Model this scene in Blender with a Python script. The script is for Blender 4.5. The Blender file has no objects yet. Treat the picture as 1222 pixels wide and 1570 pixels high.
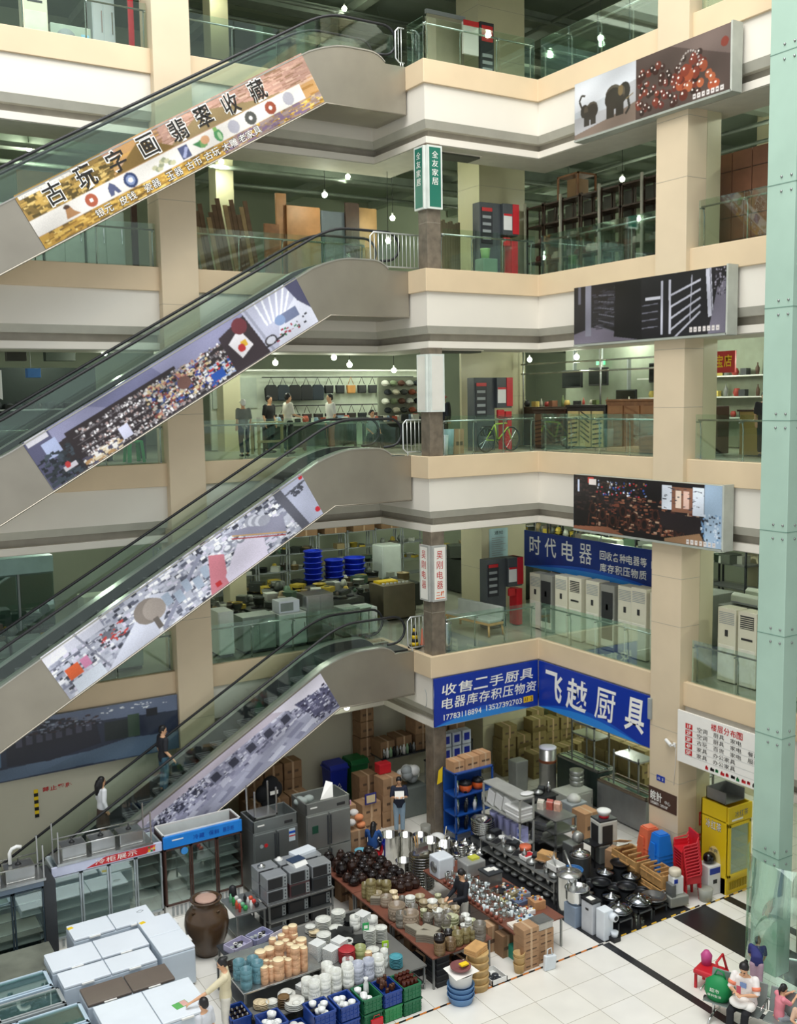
import bpy, math, random
import numpy as np
from mathutils import Vector, Matrix
R=random.Random(7)
PI=math.pi
S=bpy.context.scene; COL=S.collection
# ---------------- camera, sky, lights, exposure ----------------
yaw,pitch,roll=0.55,-0.1094,-0.0161
fw=Vector((math.sin(yaw)*math.cos(pitch),math.cos(yaw)*math.cos(pitch),math.sin(pitch)))
rt=fw.cross(Vector((0,0,1))).normalized(); up=rt.cross(fw)
c_,s_=math.cos(roll),math.sin(roll)
cx=c_*rt+s_*up; cy=-s_*rt+c_*up; cz=-fw
cam=bpy.data.cameras.new('camera'); co=bpy.data.objects.new('camera',cam); COL.objects.link(co)
co.matrix_world=Matrix(((cx.x,cy.x,cz.x,0),(cx.y,cy.y,cz.y,0),(cx.z,cy.z,cz.z,12.3),(0,0,0,1)))
cam.sensor_fit='HORIZONTAL'; cam.sensor_width=36; cam.lens=1569.6/1222*36; cam.clip_end=300
S.camera=co
S.view_settings.view_transform='Standard'; S.view_settings.look='None'; S.view_settings.gamma=1; S.view_settings.exposure=0.24
W=bpy.data.worlds.new('world'); S.world=W; W.use_nodes=True
bg=W.node_tree.nodes['Background']; bg.inputs[0].default_value=(.93,.97,1,1); bg.inputs[1].default_value=.66
def lamp(name,kind,loc,power,col=(1,1,1),size=1,sizey=None,rot=(0,0,0),parent=None):
    l=bpy.data.lights.new(name,kind); l.energy=power; l.color=col
    if kind=='AREA':
        l.size=size
        if sizey: l.shape='RECTANGLE'; l.size_y=sizey
    elif kind=='POINT': l.shadow_soft_size=size
    o=bpy.data.objects.new(name,l); COL.objects.link(o); o.location=loc; o.rotation_euler=rot
    if parent: o.parent=parent
    return o
# skylight over the atrium
lamp('skylight','AREA',(8,12,33),6300,(.95,.98,1),20,20)
# warm halogen flood lights of the upper hall
for x,y,z,p in ((10,13,30.5,700),(15,17,30.5,450),(3,17,30.5,450)):
    lamp('flood_light','POINT',(x,y,z),p,(1,.78,.5),.4)
# ---------------- materials ----------------
MATS={}
def lin(c):
    if isinstance(c,str):
        c=c.lstrip('#'); c=''.join(k*2 for k in c) if len(c)==3 else c; c=[int(c[i:i+2],16)/255 for i in (0,2,4)]
    return tuple((v/12.92 if v<=.04045 else ((v+.055)/1.055)**2.4) for v in c)
def mat(name,col,rough=.5,metal=0,var=.08,ns=3.,emit=0,bump=0,coat=0):
    if name in MATS: return MATS[name]
    m=bpy.data.materials.new(name); m.use_nodes=True; nt=m.node_tree; N=nt.nodes; b=N['Principled BSDF']
    c=lin(col)
    b.inputs['Roughness'].default_value=rough; b.inputs['Metallic'].default_value=metal
    if coat: b.inputs['Coat Weight'].default_value=coat
    b.inputs['Base Color'].default_value=(*c,1)
    if var or bump:
        tc=N.new('ShaderNodeTexCoord'); nz=N.new('ShaderNodeTexNoise'); nz.inputs['Scale'].default_value=ns; nz.inputs['Detail'].default_value=3
        nt.links.new(tc.outputs['Object'],nz.inputs['Vector'])
        if var:
            mr=N.new('ShaderNodeMapRange'); mr.inputs[1].default_value=.3; mr.inputs[2].default_value=.7; mr.inputs[3].default_value=1-var; mr.inputs[4].default_value=1+var
            nt.links.new(nz.outputs[0],mr.inputs[0])
            mx=N.new('ShaderNodeMix'); mx.data_type='RGBA'; mx.blend_type='MULTIPLY'; mx.inputs[0].default_value=1
            mx.inputs[6].default_value=(*c,1); nt.links.new(mr.outputs[0],mx.inputs[7]); nt.links.new(mx.outputs[2],b.inputs['Base Color'])
        if bump:
            bp=N.new('ShaderNodeBump'); bp.inputs['Strength'].default_value=bump; nt.links.new(nz.outputs[0],bp.inputs['Height']); nt.links.new(bp.outputs[0],b.inputs['Normal'])
    if emit:
        b.inputs['Emission Color'].default_value=(*c,1); b.inputs['Emission Strength'].default_value=emit
    MATS[name]=m; return m
def glass(name,tint,refl=.12,rough=.02):
    if name in MATS: return MATS[name]
    m=bpy.data.materials.new(name); m.use_nodes=True; nt=m.node_tree; N=nt.nodes; N.clear()
    o=N.new('ShaderNodeOutputMaterial'); t=N.new('ShaderNodeBsdfTransparent'); g=N.new('ShaderNodeBsdfGlossy'); mx=N.new('ShaderNodeMixShader'); f=N.new('ShaderNodeFresnel'); a=N.new('ShaderNodeMath')
    t.inputs[0].default_value=(*tint,1); g.inputs[0].default_value=(.9,1,.95,1); g.inputs[1].default_value=rough; f.inputs[0].default_value=1.45
    a.operation='MULTIPLY_ADD'; a.inputs[1].default_value=.42; a.inputs[2].default_value=refl*.12
    nt.links.new(f.outputs[0],a.inputs[0]); nt.links.new(a.outputs[0],mx.inputs[0]); nt.links.new(t.outputs[0],mx.inputs[1]); nt.links.new(g.outputs[0],mx.inputs[2]); nt.links.new(mx.outputs[0],o.inputs[0])
    MATS[name]=m; return m
def vmat(name,rough=.35):     # printed picture: colours of the print come from a colour attribute
    if name in MATS: return MATS[name]
    m=bpy.data.materials.new(name); m.use_nodes=True; nt=m.node_tree; b=nt.nodes['Principled BSDF']; b.inputs['Roughness'].default_value=rough
    a=nt.nodes.new('ShaderNodeVertexColor'); a.layer_name='print'; nt.links.new(a.outputs[0],b.inputs['Base Color'])
    MATS[name]=m; return m
# ---------------- mesh building ----------------
def tag(o,label=None,cat=None,group=None,kind=None):
    if label: o['label']=label
    if cat: o['category']=cat
    if group: o['group']=group
    if kind: o['kind']=kind
    return o
def thing(name,label,cat,loc=(0,0,0),rz=0,group=None):
    o=bpy.data.objects.new(name,None); COL.objects.link(o); o.empty_display_size=.1
    o.location=loc; o.rotation_euler=(0,0,rz); return tag(o,label,cat,group)
class MB:
    def __init__(s): s.v=[];s.f=[];s.mi=[];s.sm=[];s.mats=[]
    def M(s,m):
        if m not in s.mats: s.mats.append(m)
        return s.mats.index(m)
    def poly(s,vs,fs,m,smooth=False,T=None):
        b=len(s.v)
        for p in vs:
            p=Vector(p)
            if T is not None: p=T@p
            s.v.append(tuple(p))
        i=s.M(m)
        for f in fs: s.f.append(tuple(b+k for k in f)); s.mi.append(i); s.sm.append(smooth)
        return s
    def box(s,x0,y0,z0,x1,y1,z1,m,T=None,top=1.0):
        cx,cy=(x0+x1)/2,(y0+y1)/2
        q=[(x0,y0,z0),(x1,y0,z0),(x1,y1,z0),(x0,y1,z0)]
        q+=[(cx+(x-cx)*top,cy+(y-cy)*top,z1) for x,y,_ in q]
        return s.poly(q,[(3,2,1,0),(4,5,6,7),(0,1,5,4),(1,2,6,5),(2,3,7,6),(3,0,4,7)],m,T=T)
    def cbox(s,c,d,m,rz=0,T=None,top=1.0):
        A=Matrix.Translation(Vector(c))@Matrix.Rotation(rz,4,'Z')
        if T is not None: A=T@A
        return s.box(-d[0]/2,-d[1]/2,-d[2]/2,d[0]/2,d[1]/2,d[2]/2,m,T=A,top=top)
    def lathe(s,pr,m,c=(0,0,0),n=16,T=None,smooth=True,sx=1,sy=1,cap=True):
        vs=[];fs=[]
        for r,z in pr:
            for k in range(n):
                a=2*PI*k/n; vs.append((c[0]+r*math.cos(a)*sx,c[1]+r*math.sin(a)*sy,c[2]+z))
        for i in range(len(pr)-1):
            for k in range(n):
                k2=(k+1)%n; fs.append((i*n+k,i*n+k2,(i+1)*n+k2,(i+1)*n+k))
        if cap:
            fs.append(tuple(range(n-1,-1,-1))); fs.append(tuple((len(pr)-1)*n+k for k in range(n)))
        return s.poly(vs,fs,m,smooth,T)
    def cyl(s,c,r,h,m,n=14,r2=None,T=None):
        r2=r if r2 is None else r2
        s.lathe([(r,0),(r2,h)],m,c,n,T,smooth=False); return s
    def tube(s,pts,r,m,n=6,closed=False,rs=None):
        pts=[Vector(p) for p in pts]; L=len(pts); vs=[];fs=[]; pn=None
        for i,p in enumerate(pts):
            a=pts[(i-1)%L] if (i>0 or closed) else p; b=pts[(i+1)%L] if (i<L-1 or closed) else p
            t=(b-a)
            if t.length<1e-9: t=Vector((0,0,1))
            t.normalize()
            if pn is None:
                pn=t.cross(Vector((0,0,1)) if abs(t.z)<.9 else Vector((1,0,0))).normalized()
            else:
                pn=(pn-t*pn.dot(t))
                if pn.length<1e-6: pn=t.cross(Vector((1,.1,0)))
                pn.normalize()
            q=t.cross(pn); rr=rs[i] if rs else r
            for k in range(n):
                g=2*PI*k/n; vs.append(tuple(p+pn*math.cos(g)*rr+q*math.sin(g)*rr))
        for i in range(L if closed else L-1):
            j=(i+1)%L
            for k in range(n):
                k2=(k+1)%n; fs.append((i*n+k,i*n+k2,j*n+k2,j*n+k))
        if not closed: fs.append(tuple(range(n-1,-1,-1))); fs.append(tuple((L-1)*n+k for k in range(n)))
        return s.poly(vs,fs,m,n>4)
    def extr(s,poly,m,a,b,ax='y',T=None):   # polygon in the plane across ax, extruded along ax from a to b
        def P(p,t):
            return {'y':(p[0],t,p[1]),'x':(t,p[0],p[1]),'z':(p[0],p[1],t)}[ax]
        n=len(poly); vs=[P(p,a) for p in poly]+[P(p,b) for p in poly]
        fs=[tuple(range(n)),tuple(range(2*n-1,n-1,-1))]+[(i,(i+n),(i+1)%n+n,(i+1)%n) for i in range(n)]
        return s.poly(vs,fs,m,T=T)
    def build(s,name,parent=None,bev=0,loc=None,rz=0,label=None,cat=None,group=None,kind=None):
        me=bpy.data.meshes.new(name); me.from_pydata(s.v,[],s.f)
        for m in s.mats: me.materials.append(m)
        me.polygons.foreach_set('material_index',s.mi); me.polygons.foreach_set('use_smooth',s.sm)
        me.validate(); me.update()
        o=bpy.data.objects.new(name,me); COL.objects.link(o)
        if parent: o.parent=parent
        if loc is not None: o.location=loc
        if rz: o.rotation_euler=(0,0,rz)
        if bev:
            b=o.modifiers.new('bevel','BEVEL'); b.width=bev; b.segments=2; b.limit_method='ANGLE'; b.angle_limit=.9
        return tag(o,label,cat,group,kind)
def struct(mb,name,**k): return mb.build(name,kind='structure',**k)
def dup(root,loc,rz=None,label=None,group=None,scale=None):
    def cp(o,par):
        c=o.copy(); COL.objects.link(c)
        if par: c.parent=par
        for h in KIDS.get(o.name,()): cp(h,c)
        return c
    KIDS={}
    st=[root]
    while st:
        q=st.pop(); ch=[o for o in CH.get(q.name,())]; KIDS[q.name]=ch; st+=ch
    r=cp(root,None); r.location=loc
    if rz is not None: r.rotation_euler=(0,0,rz)
    if scale: r.scale=scale
    if label: r['label']=label
    if group: r['group']=group
    return r
CH={}
_b=MB.build
def _build(s,name,parent=None,**k):
    o=_b(s,name,parent,**k)
    if parent: CH.setdefault(parent.name,[]).append(o)
    return o
MB.build=_build
# text: each glyph fitted into its own cell of the plane frame (O,U,V); off = bold stroke
GL={}
def glyph(ch,off=0.):
    k=(ch,off)
    if k in GL: return GL[k]
    cu=bpy.data.curves.new('t','FONT'); cu.body=ch; cu.size=1; cu.offset=off; cu.resolution_u=3
    o=bpy.data.objects.new('t',cu); COL.objects.link(o); bpy.context.view_layer.update()
    dg=bpy.context.evaluated_depsgraph_get(); me=bpy.data.meshes.new_from_object(o.evaluated_get(dg))
    v=[tuple(q.co) for q in me.vertices]; f=[tuple(p.vertices) for p in me.polygons]
    bpy.data.objects.remove(o); bpy.data.meshes.remove(me); bpy.data.curves.remove(cu)
    GL[k]=(v,f); return GL[k]
def put_text(mb,s,x,y,w,h,F,m,off=.0,lift=.004,vert=False,gap=.1,shear=0,fit=True):
    """string s in the box (x,y,w,h) of frame F=(origin,U,V,normal)"""
    O,U,V,Nn=[Vector(q) for q in F]; n=len(s)
    if n==0: return
    cw,chh=(w,h/n) if vert else (w/n,h)
    for i,ch in enumerate(s):
        if ch==' ': continue
        v,f=glyph(ch,off)
        if not v: continue
        xs=[p[0] for p in v]; ys=[p[1] for p in v]; a,b,c,d=min(xs),max(xs),min(ys),max(ys)
        gx=x+(0 if vert else i*cw)+cw*gap/2; gy=y+((h-(i+1)*chh) if vert else 0)+(chh*gap/2 if vert else 0)
        W_=cw*(1-gap); H_=chh*(1-gap) if vert else chh
        sx=W_/max(b-a,1e-6); sy=H_/max(d-c,1e-6)
        if ch in '1-、.·二—': 
            if ch=='1': sx=min(sx,sy*1.1)
            elif ch=='二': sy=min(sy,sx*1.0)
            else: sx=min(sx,1.0*W_); sy=sx
        ox=gx+(W_-(b-a)*sx)/2; oy=gy+(H_-(d-c)*sy)/2
        pts=[]
        for p in v:
            px=ox+(p[0]-a)*sx; py=oy+(p[1]-c)*sy
            pts.append(O+U*(px+shear*(py-gy))+V*py+Nn*lift)
        mb.poly(pts,f,m)
def sign_rect(mb,F,x,y,w,h,m,lift=.002):
    O,U,V,Nn=[Vector(q) for q in F]
    mb.poly([O+U*a+V*b+Nn*lift for a,b in ((x,y),(x+w,y),(x+w,y+h),(x,y+h))],[(0,1,2,3)],m)
# picture printing
class Pic:
    def __init__(s,w,h,c,k=1.6): s.k=k; s.r=np.random.RandomState(w*7+h); w,h=int(w*k),int(h*k); s.w,s.h=w,h; s.a=np.zeros((h,w,3)); s.a[:]=lin(c); s.Y,s.X=np.mgrid[0:h,0:w]/k
    def rect(s,x0,y0,x1,y1,c):
        k=s.k; a,b=max(0,int(x0*k)),max(0,int(y0*k)); s.a[b:max(b+1,int(y1*k)),a:max(a+1,int(x1*k))]=lin(c)
    def ell(s,cx,cy,rx,ry,c): s.a[((s.X-cx)/rx)**2+((s.Y-cy)/ry)**2<=1]=lin(c)
    def line(s,x0,y0,x1,y1,t,c):
        d=math.hypot(x1-x0,y1-y0)+1e-6; u=((s.X-x0)*(x1-x0)+(s.Y-y0)*(y1-y0))/d; q=abs((s.X-x0)*(y1-y0)-(s.Y-y0)*(x1-x0))/d
        s.a[(u>=0)&(u<=d)&(q<=t/2)]=lin(c)
    def pol(s,pts,c):
        ins=np.zeros((s.h,s.w),bool); n=len(pts)
        for i in range(n):
            x1,y1=pts[i]; x2,y2=pts[(i+1)%n]
            if y1==y2: continue
            cnd=((s.Y<y1)!=(s.Y<y2))&(s.X<(x2-x1)*(s.Y-y1)/(y2-y1)+x1); ins^=cnd
        s.a[ins]=lin(c)
    def speck(s,x0,y0,x1,y1,n,cols,sz=2,ar=1.):
        for _ in range(int(n*1.9)):
            x=s.r.uniform(x0,x1); y=s.r.uniform(y0,y1); w=s.r.uniform(.3,.8)*sz*ar; h=s.r.uniform(.3,.8)*sz; c=cols[s.r.randint(len(cols))]
            q=s.r.uniform(-.5,.5)*h; s.pol([(x,y+q),(x+w,y),(x+w,y+h),(x,y+h+q)],c) if s.r.rand()<.5 and n<200 else s.rect(x,y,x+w,y+h,c)
    def noise(s,k):
        b=s.a.copy()
        for d in ((0,1),(0,-1),(1,0),(-1,0)): b+=np.roll(s.a,d,(0,1))
        s.a=.35*s.a+.65*b/5; s.a*=1+k*(s.r.rand(s.h,s.w,1)-.5); s.a*=1+.22*np.sin(s.X*.05+1)[...,None]*np.sin(s.Y*.11+s.X*.02)[...,None]
    def build(s,P,name,parent=None,rough=.3,**k):
        """P(u,v) -> world point; v up"""
        h,w=s.h,s.w; vs=[P(i/w,j/h) for j in range(h+1) for i in range(w+1)]
        fs=[(j*(w+1)+i,j*(w+1)+i+1,(j+1)*(w+1)+i+1,(j+1)*(w+1)+i) for j in range(h) for i in range(w)]
        mb=MB(); mb.poly(vs,fs,vmat('printed_picture_%d'%int(rough*100),rough)); o=mb.build(name,parent,**k)
        ca=o.data.color_attributes.new('print','FLOAT_COLOR','CORNER'); A=np.ones((h*w,4,4)); A[:,:,:3]=np.clip(s.a[::-1].reshape(-1,1,3),0,1)
        ca.data.foreach_set('color',A.ravel()); return o
def quadmap(bl,br,tr,tl):
    bl,br,tr,tl=[Vector(q) for q in (bl,br,tr,tl)]
    return lambda u,v:(bl*(1-u)+br*u)*(1-v)+(tl*(1-u)+tr*u)*v
ORD=['first','second','third','fourth','fifth','sixth','seventh','eighth','ninth','tenth','eleventh','twelfth','thirteenth','fourteenth','fifteenth','sixteenth','seventeenth','eighteenth','nineteenth','twentieth']
# shared materials
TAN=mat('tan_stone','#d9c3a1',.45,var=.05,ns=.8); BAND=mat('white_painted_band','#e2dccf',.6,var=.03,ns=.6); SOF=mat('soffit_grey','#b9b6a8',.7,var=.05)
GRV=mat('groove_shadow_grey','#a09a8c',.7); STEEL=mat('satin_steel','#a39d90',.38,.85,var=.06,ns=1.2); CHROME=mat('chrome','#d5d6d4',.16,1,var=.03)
SS=mat('stainless_steel','#b9bab8',.26,.9,var=.08,ns=4); SSD=mat('dull_stainless','#9a9c9a',.38,.75,var=.1,ns=3); BLK=mat('black_rubber','#16171a',.5,var=.1); DARK=mat('dark_grey','#34373a',.5)
WHT=mat('white_enamel','#dfe5ea',.35,var=.03); WPL=mat('white_plastic','#e6e6e2',.4,var=.03); GRYP=mat('grey_plastic','#9aa0a0',.5)
RAILG=glass('railing_glass',(.88,.95,.91),.25); TINT=glass('escalator_glass',(.90,.95,.925),.25)
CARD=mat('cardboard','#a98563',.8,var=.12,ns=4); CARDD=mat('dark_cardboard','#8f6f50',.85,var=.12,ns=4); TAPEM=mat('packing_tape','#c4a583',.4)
RED=mat('red_plastic','#c51f2b',.4); BLUEP=mat('blue_plastic','#1c4fb8',.35,var=.05); GRNP=mat('green_plastic','#1f7a44',.4,var=.08); YEL=mat('yellow_plastic','#f0cc22',.4,var=.04); ORG=mat('orange_plastic','#dd6f4c',.4)
BWOOD=mat('brown_wood','#8a5b38',.5,var=.2,ns=6); LWOOD=mat('light_wood','#c79a62',.5,var=.15,ns=5); DWOOD=mat('dark_wood','#3f2a1f',.5,var=.2,ns=5)
SKIN=mat('skin','#d9a883',.55,var=.04); HAIR=mat('black_hair','#141213',.45,var=.1)
# ---------------- the setting ----------------
Z={1:0,2:5.22,3:10.75,4:15.75,5:21.08,6:26.4}
def off(d,a=-8,e=1): return [(a,25.8+d),(15.13+d,25.8+d),(15.13+d,23.1+d),(18.93+d,23.1+d),(18.93+d,e)]
def sweep(mb,prof,z,m):
    n=len(prof); rings=[off(d) for d,_ in prof]; vs=[(rings[i][k][0],rings[i][k][1],z+prof[i][1]) for k in range(5) for i in range(n)]
    fs=[(k*n+i,k*n+(i+1)%n,(k+1)*n+(i+1)%n,(k+1)*n+i) for k in range(4) for i in range(n)]
    fs+=[tuple(range(n)),tuple(4*n+i for i in range(n-1,-1,-1))]
    mb.poly(vs,fs,m)
# ground floor
def floor_mat():
    m=bpy.data.materials.new('cream_floor_tile'); m.use_nodes=True; nt=m.node_tree; N=nt.nodes; b=N['Principled BSDF']; b.inputs['Roughness'].default_value=.17
    tc=N.new('ShaderNodeTexCoord'); mp=N.new('ShaderNodeMapping'); mp.inputs['Location'].default_value=(.32,.2,0); br=N.new('ShaderNodeTexBrick'); br.offset=0
    br.inputs['Scale'].default_value=1; br.inputs['Brick Width'].default_value=.92; br.inputs['Row Height'].default_value=.92; br.inputs['Mortar Size'].default_value=.006
    br.inputs['Color1'].default_value=(*lin('#f1eee6'),1); br.inputs['Color2'].default_value=(*lin('#ebe7dc'),1); br.inputs['Mortar'].default_value=(*lin('#a9a292'),1)
    nz=N.new('ShaderNodeTexNoise'); nz.inputs['Scale'].default_value=1.5; mx=N.new('ShaderNodeMix'); mx.data_type='RGBA'; mx.blend_type='MULTIPLY'; mx.inputs[0].default_value=.18
    nt.links.new(tc.outputs['Object'],mp.inputs[0]); nt.links.new(mp.outputs[0],br.inputs[0]); nt.links.new(tc.outputs['Object'],nz.inputs[0]); nt.links.new(br.outputs[0],mx.inputs[6]); nt.links.new(nz.outputs[0],mx.inputs[7]); nt.links.new(mx.outputs[2],b.inputs['Base Color'])
    return m
mb=MB(); mb.box(-9,0,-.3,32,39,0,floor_mat()); struct(mb,'floor')
BG=mat('black_granite_floor','#242426',.3,var=.15,ns=2)
for x0,y0,x1,y1 in ((15.22,2,15.42,16.33),(17.45,6,18.55,16.33),(19.15,8,19.4,16.3),(15.2,16.4,18.1,21.4)):
    mb=MB(); mb.box(x0,y0,-.05,x1,y1,.004,BG); struct(mb,'floor')
# hazard tape
def tape(x0,x1,y,name='floor_tape',lab='',w=.05):
    mb=MB(); a=mat('black_tape','#1c1a18',.5); b=mat('orange_tape','#c9772f',.5) if x1<16 else mat('yellow_tape','#e0b23a',.5); n=int((x1-x0)/.16)
    for i in range(n):
        u=x0+(x1-x0)*i/n; v=x0+(x1-x0)*(i+1)/n; k=.035
        mb.poly([(u,y,.006),(v,y,.006),(v+k,y+w,.006),(u+k,y+w,.006)],[(0,1,2,3)],(a,b)[i%2])
    mb.build(name,label=lab,cat='floor tape')
tape(9.5,15.25,16.33,lab='black and orange hazard tape on the floor in front of the crockery stall')
tape(15.35,18.4,16.36,lab='black and yellow hazard tape on the floor in front of the wok stands')
tape(18.4,21,16.3,lab='yellow and black hazard tape on the floor before the yellow drinks fridge')
def slab_pts(d,e): return [(-8,25.8+d),(15.13+d,25.8+d),(15.13+d,23.1+d),(18.93+d,23.1+d),(18.93+d,e),(31,e),(31,38),(-8,38)]
GF=mat('gallery_floor_tile','#a9aa98',.3,var=.08,ns=1.5); CEI=mat('gallery_ceiling','#9aa698',.8,var=.1,ns=.5)
for L in (2,3,4,5,6):
    z=Z[L]
    mb=MB(); mb.extr(slab_pts(.16,1),GF,z-.22,z-.03,'z'); struct(mb,'floor')
    mb=MB(); mb.extr(slab_pts(1.5,1),CEI,z-.6,z-.5,'z'); struct(mb,'ceiling')
    mb=MB(); sweep(mb,[(.0,0),(.16,0),(.16,-.6),(.0,-.6)],z,TAN); struct(mb,'trim_%d'%L,bev=.012)
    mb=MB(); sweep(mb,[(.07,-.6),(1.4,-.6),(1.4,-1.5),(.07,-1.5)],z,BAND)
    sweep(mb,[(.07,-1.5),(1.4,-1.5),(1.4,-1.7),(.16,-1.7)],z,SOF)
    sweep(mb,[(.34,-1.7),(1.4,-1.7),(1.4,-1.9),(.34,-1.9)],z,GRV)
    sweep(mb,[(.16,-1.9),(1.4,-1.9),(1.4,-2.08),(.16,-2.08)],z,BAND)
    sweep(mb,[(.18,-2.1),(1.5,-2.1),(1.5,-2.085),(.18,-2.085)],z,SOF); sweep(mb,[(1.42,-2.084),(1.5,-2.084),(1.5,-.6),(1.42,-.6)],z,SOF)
    struct(mb,'trim_%d'%(L+10))
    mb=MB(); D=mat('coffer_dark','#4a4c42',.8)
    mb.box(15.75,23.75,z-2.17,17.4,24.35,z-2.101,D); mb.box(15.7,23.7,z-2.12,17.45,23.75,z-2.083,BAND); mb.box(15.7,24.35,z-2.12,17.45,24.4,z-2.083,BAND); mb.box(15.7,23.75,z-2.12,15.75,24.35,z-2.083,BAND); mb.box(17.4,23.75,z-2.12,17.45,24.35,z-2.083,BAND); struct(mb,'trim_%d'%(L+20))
# ceiling services of every gallery: beams, ducts, pipes
GI=mat('galvanised_duct','#98a296',.5,.3,var=.1); BM=mat('ceiling_beam','#a9b3a2',.7,var=.05); DKB=mat('ceiling_black','#23282a',.8)
for L in (3,4,5,6):
    z=Z[L]-.6
    mb=MB()
    for x in range(-6,31,4): mb.box(x,27.4,z-.3,x+.35,37.9,z,BM)
    for y in range(4,26,4): mb.box(20.5,y,z-.3,30.9,y+.35,z,BM)
    for y in (29.8,33.5): mb.box(-7,y,z-.25,30,y+.3,z,BM)
    struct(mb,'ceiling')
    mb=MB(); o=mb
    for y in (28.6,31.6): mb.box(-6,y,z-.75,30,y+.55,z-.4,GI)
    mb.box(22,3,z-.75,22.6,27,z-.4,GI)
    for i,y in enumerate((28.1,30.6,32.6)): mb.tube([(-6,y,z-.9-.05*i),(30,y,z-.9-.05*i)],.07,GI,6)
    for i,x in enumerate((21.2,23.6,25)): mb.tube([(x,3,z-.8-.08*i),(x,30,z-.8-.08*i)],.06,GI,6)
    for x in range(-5,30,3): mb.box(x,28.8,z-.4,x+.03,28.83,z,GI); mb.box(x,31.8,z-.4,x+.03,31.83,z,GI)
    struct(mb,'ceiling_ductwork')
# back walls
WG=mat('shop_wall_green','#aab29c',.8,var=.06,ns=.6); WC=mat('cream_wall','#c9c4ae',.8,var=.05,ns=.5)
mb=MB(); mb.box(-8,38,0,31,38.2,26.4,WG); struct(mb,'wall_back')
mb=MB(); mb.box(31,1,0,31.2,38,26.4,WG); struct(mb,'wall_right')
mb=MB(); mb.box(-8,25.95,0,9.8,26.15,3.2,WC); mb.box(9.8,27.6,0,19.5,27.8,4.7,WC); mb.box(9.6,26.15,0,9.8,27.8,3.2,WC); struct(mb,'wall_ground_left')
mb=MB(); mb.box(19.5,27.6,0,31,27.8,4.7,mat('pale_green_wall','#cdd3ae',.8,var=.04)); struct(mb,'wall_ground_back')
# pillars
def pillar(x0,y0,x1,y1,z0,z1,m,seams=(),name='pillar'):
    mb=MB(); mb.box(x0,y0,z0,x1,y1,z1,m)
    for s in seams: mb.box(x0-.004,y0-.004,s,x1+.004,y1+.004,s+.012,GRV)
    return struct(mb,name,bev=.015)
TANP=mat('tan_pillar_tile','#d5c3a5',.4,var=.04,ns=1); PALE=mat('pale_pillar_tile','#c3bd9c',.35,var=.04,ns=1)
seams=[1.3,2.6,3.9,6.6,7.8,9.0,12,13.4,14.8,17.4,18.8,22.4]
pillar(8.78,25.6,9.76,26.5,0,26.4,TANP,seams)
pillar(18.8,17.47,19.45,18.46,0,26.4,TANP,seams)
pillar(19.46,17.475,19.95,18.44,0,26.4,PALE)
for L in (1,2,3,4,5): pillar(19.3,26.4,21.1,27.55,Z[L]-(.03 if L>1 else 0),Z[L]+4.7,PALE,[Z[L]+1.6,Z[L]+3.1])
BS=mat('brown_veined_stone','#6f6557',.35,var=.25,ns=5)
pillar(15.27,23.22,15.7,23.65,0,3.15,BS)
for L in (2,3,4): pillar(15.27,23.22,15.7,23.65,Z[L],Z[L+1]-2.08,BS,[Z[L]+1.2])
for x,y in ((12.5,31),(4,31),(24,31),(25,20),(24,12)): pillar(x,y,x+.6,y+.6,0,26,PALE)
# green lift-shaft post with bolted panels
GP=mat('mint_green_panel','#a6c2b1',.4,var=.05,ns=1.2); GPD=mat('panel_joint','#6f8f80',.5)
mb=MB(); mb.box(17.36,13.35,0,17.8,14.02,27,GP)
struct(mb,'lift_post',bev=.01)
mb=MB()
for z in (2.6,5.2,7.35,9.5,11.75,14.0,16.4,18.9,21.0):
    mb.box(17.354,13.344,z,17.806,14.02,z+.014,GPD)
    for dz in (-.14,.14):
        for y in (13.45,13.68): mb.lathe([(.028,0),(.02,.02)],SSD,n=8,T=Matrix.Translation((17.36,y,z+dz))@Matrix.Rotation(-PI/2,4,'Y'))
        mb.lathe([(.028,0),(.02,.02)],SSD,n=8,T=Matrix.Translation((17.6,13.35,z+dz))@Matrix.Rotation(PI/2,4,'X'))
struct(mb,'trim_30')
mb=MB(); mb.box(18.55,13.0,0,18.9,13.75,27,mat('beige_shaft_wall','#b9ac97',.6,var=.1)); mb.box(18.5,12.75,2.2,18.6,12.95,27,BLK); mb.box(18.6,11.5,0,18.9,12.7,27,mat('shaft_frame_grey','#8b8a84',.5)); struct(mb,'wall_lift_shaft')
for z in (4.6,7.2,9.8,12.4):
    mb=MB(); mb.box(18.2,12.98,z,18.5,13.04,z+.06,BLK); mb.cyl((18.2,13.01,z-.03),.05,.12,BLK); struct(mb,'trim_31')
# ---------------- railings ----------------
RS=mat('rail_steel','#b8bcb6',.25,.9,var=.03)
def railing(p,q,z,lab,h=1.08,n=None):
    """p->q plan points, posts on the inner side"""
    p=Vector((*p,0));q=Vector((*q,0));d=(q-p);Ln=d.length;u=d/Ln;nrm=Vector((-u.y,u.x,0))
    t=thing('glass_railing',lab,'railing',(p.x,p.y,z),math.atan2(u.y,u.x))
    n=n or max(1,round(Ln/1.25)); w=Ln/n
    for i in range(n):
        mb=MB(); mb.box(i*w+.012,-.008,.03,(i+1)*w-.012,.008,h,RAILG); mb.build('glass_pane',t)
    mb=MB(); mb.tube([(0,.09,h-.14),(Ln,.09,h-.14)],.024,RS,8); mb.build('handrail',t)
    for i in range(n+1):
        x=min(max(i*w,.04),Ln-.04)
        mb=MB(); mb.tube([(x,.14,0),(x,.14,h-.34),(x,.11,h-.2),(x,.09,h-.15)],.018,RS,6); mb.cyl((x,.14,0),.04,.02,RS,8); mb.box(x-.02,0,h-.2,x+.02,.14,h-.17,RS); mb.build('post',t)
    return t
lv={2:'second',3:'third',4:'fourth',5:'top'}
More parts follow.
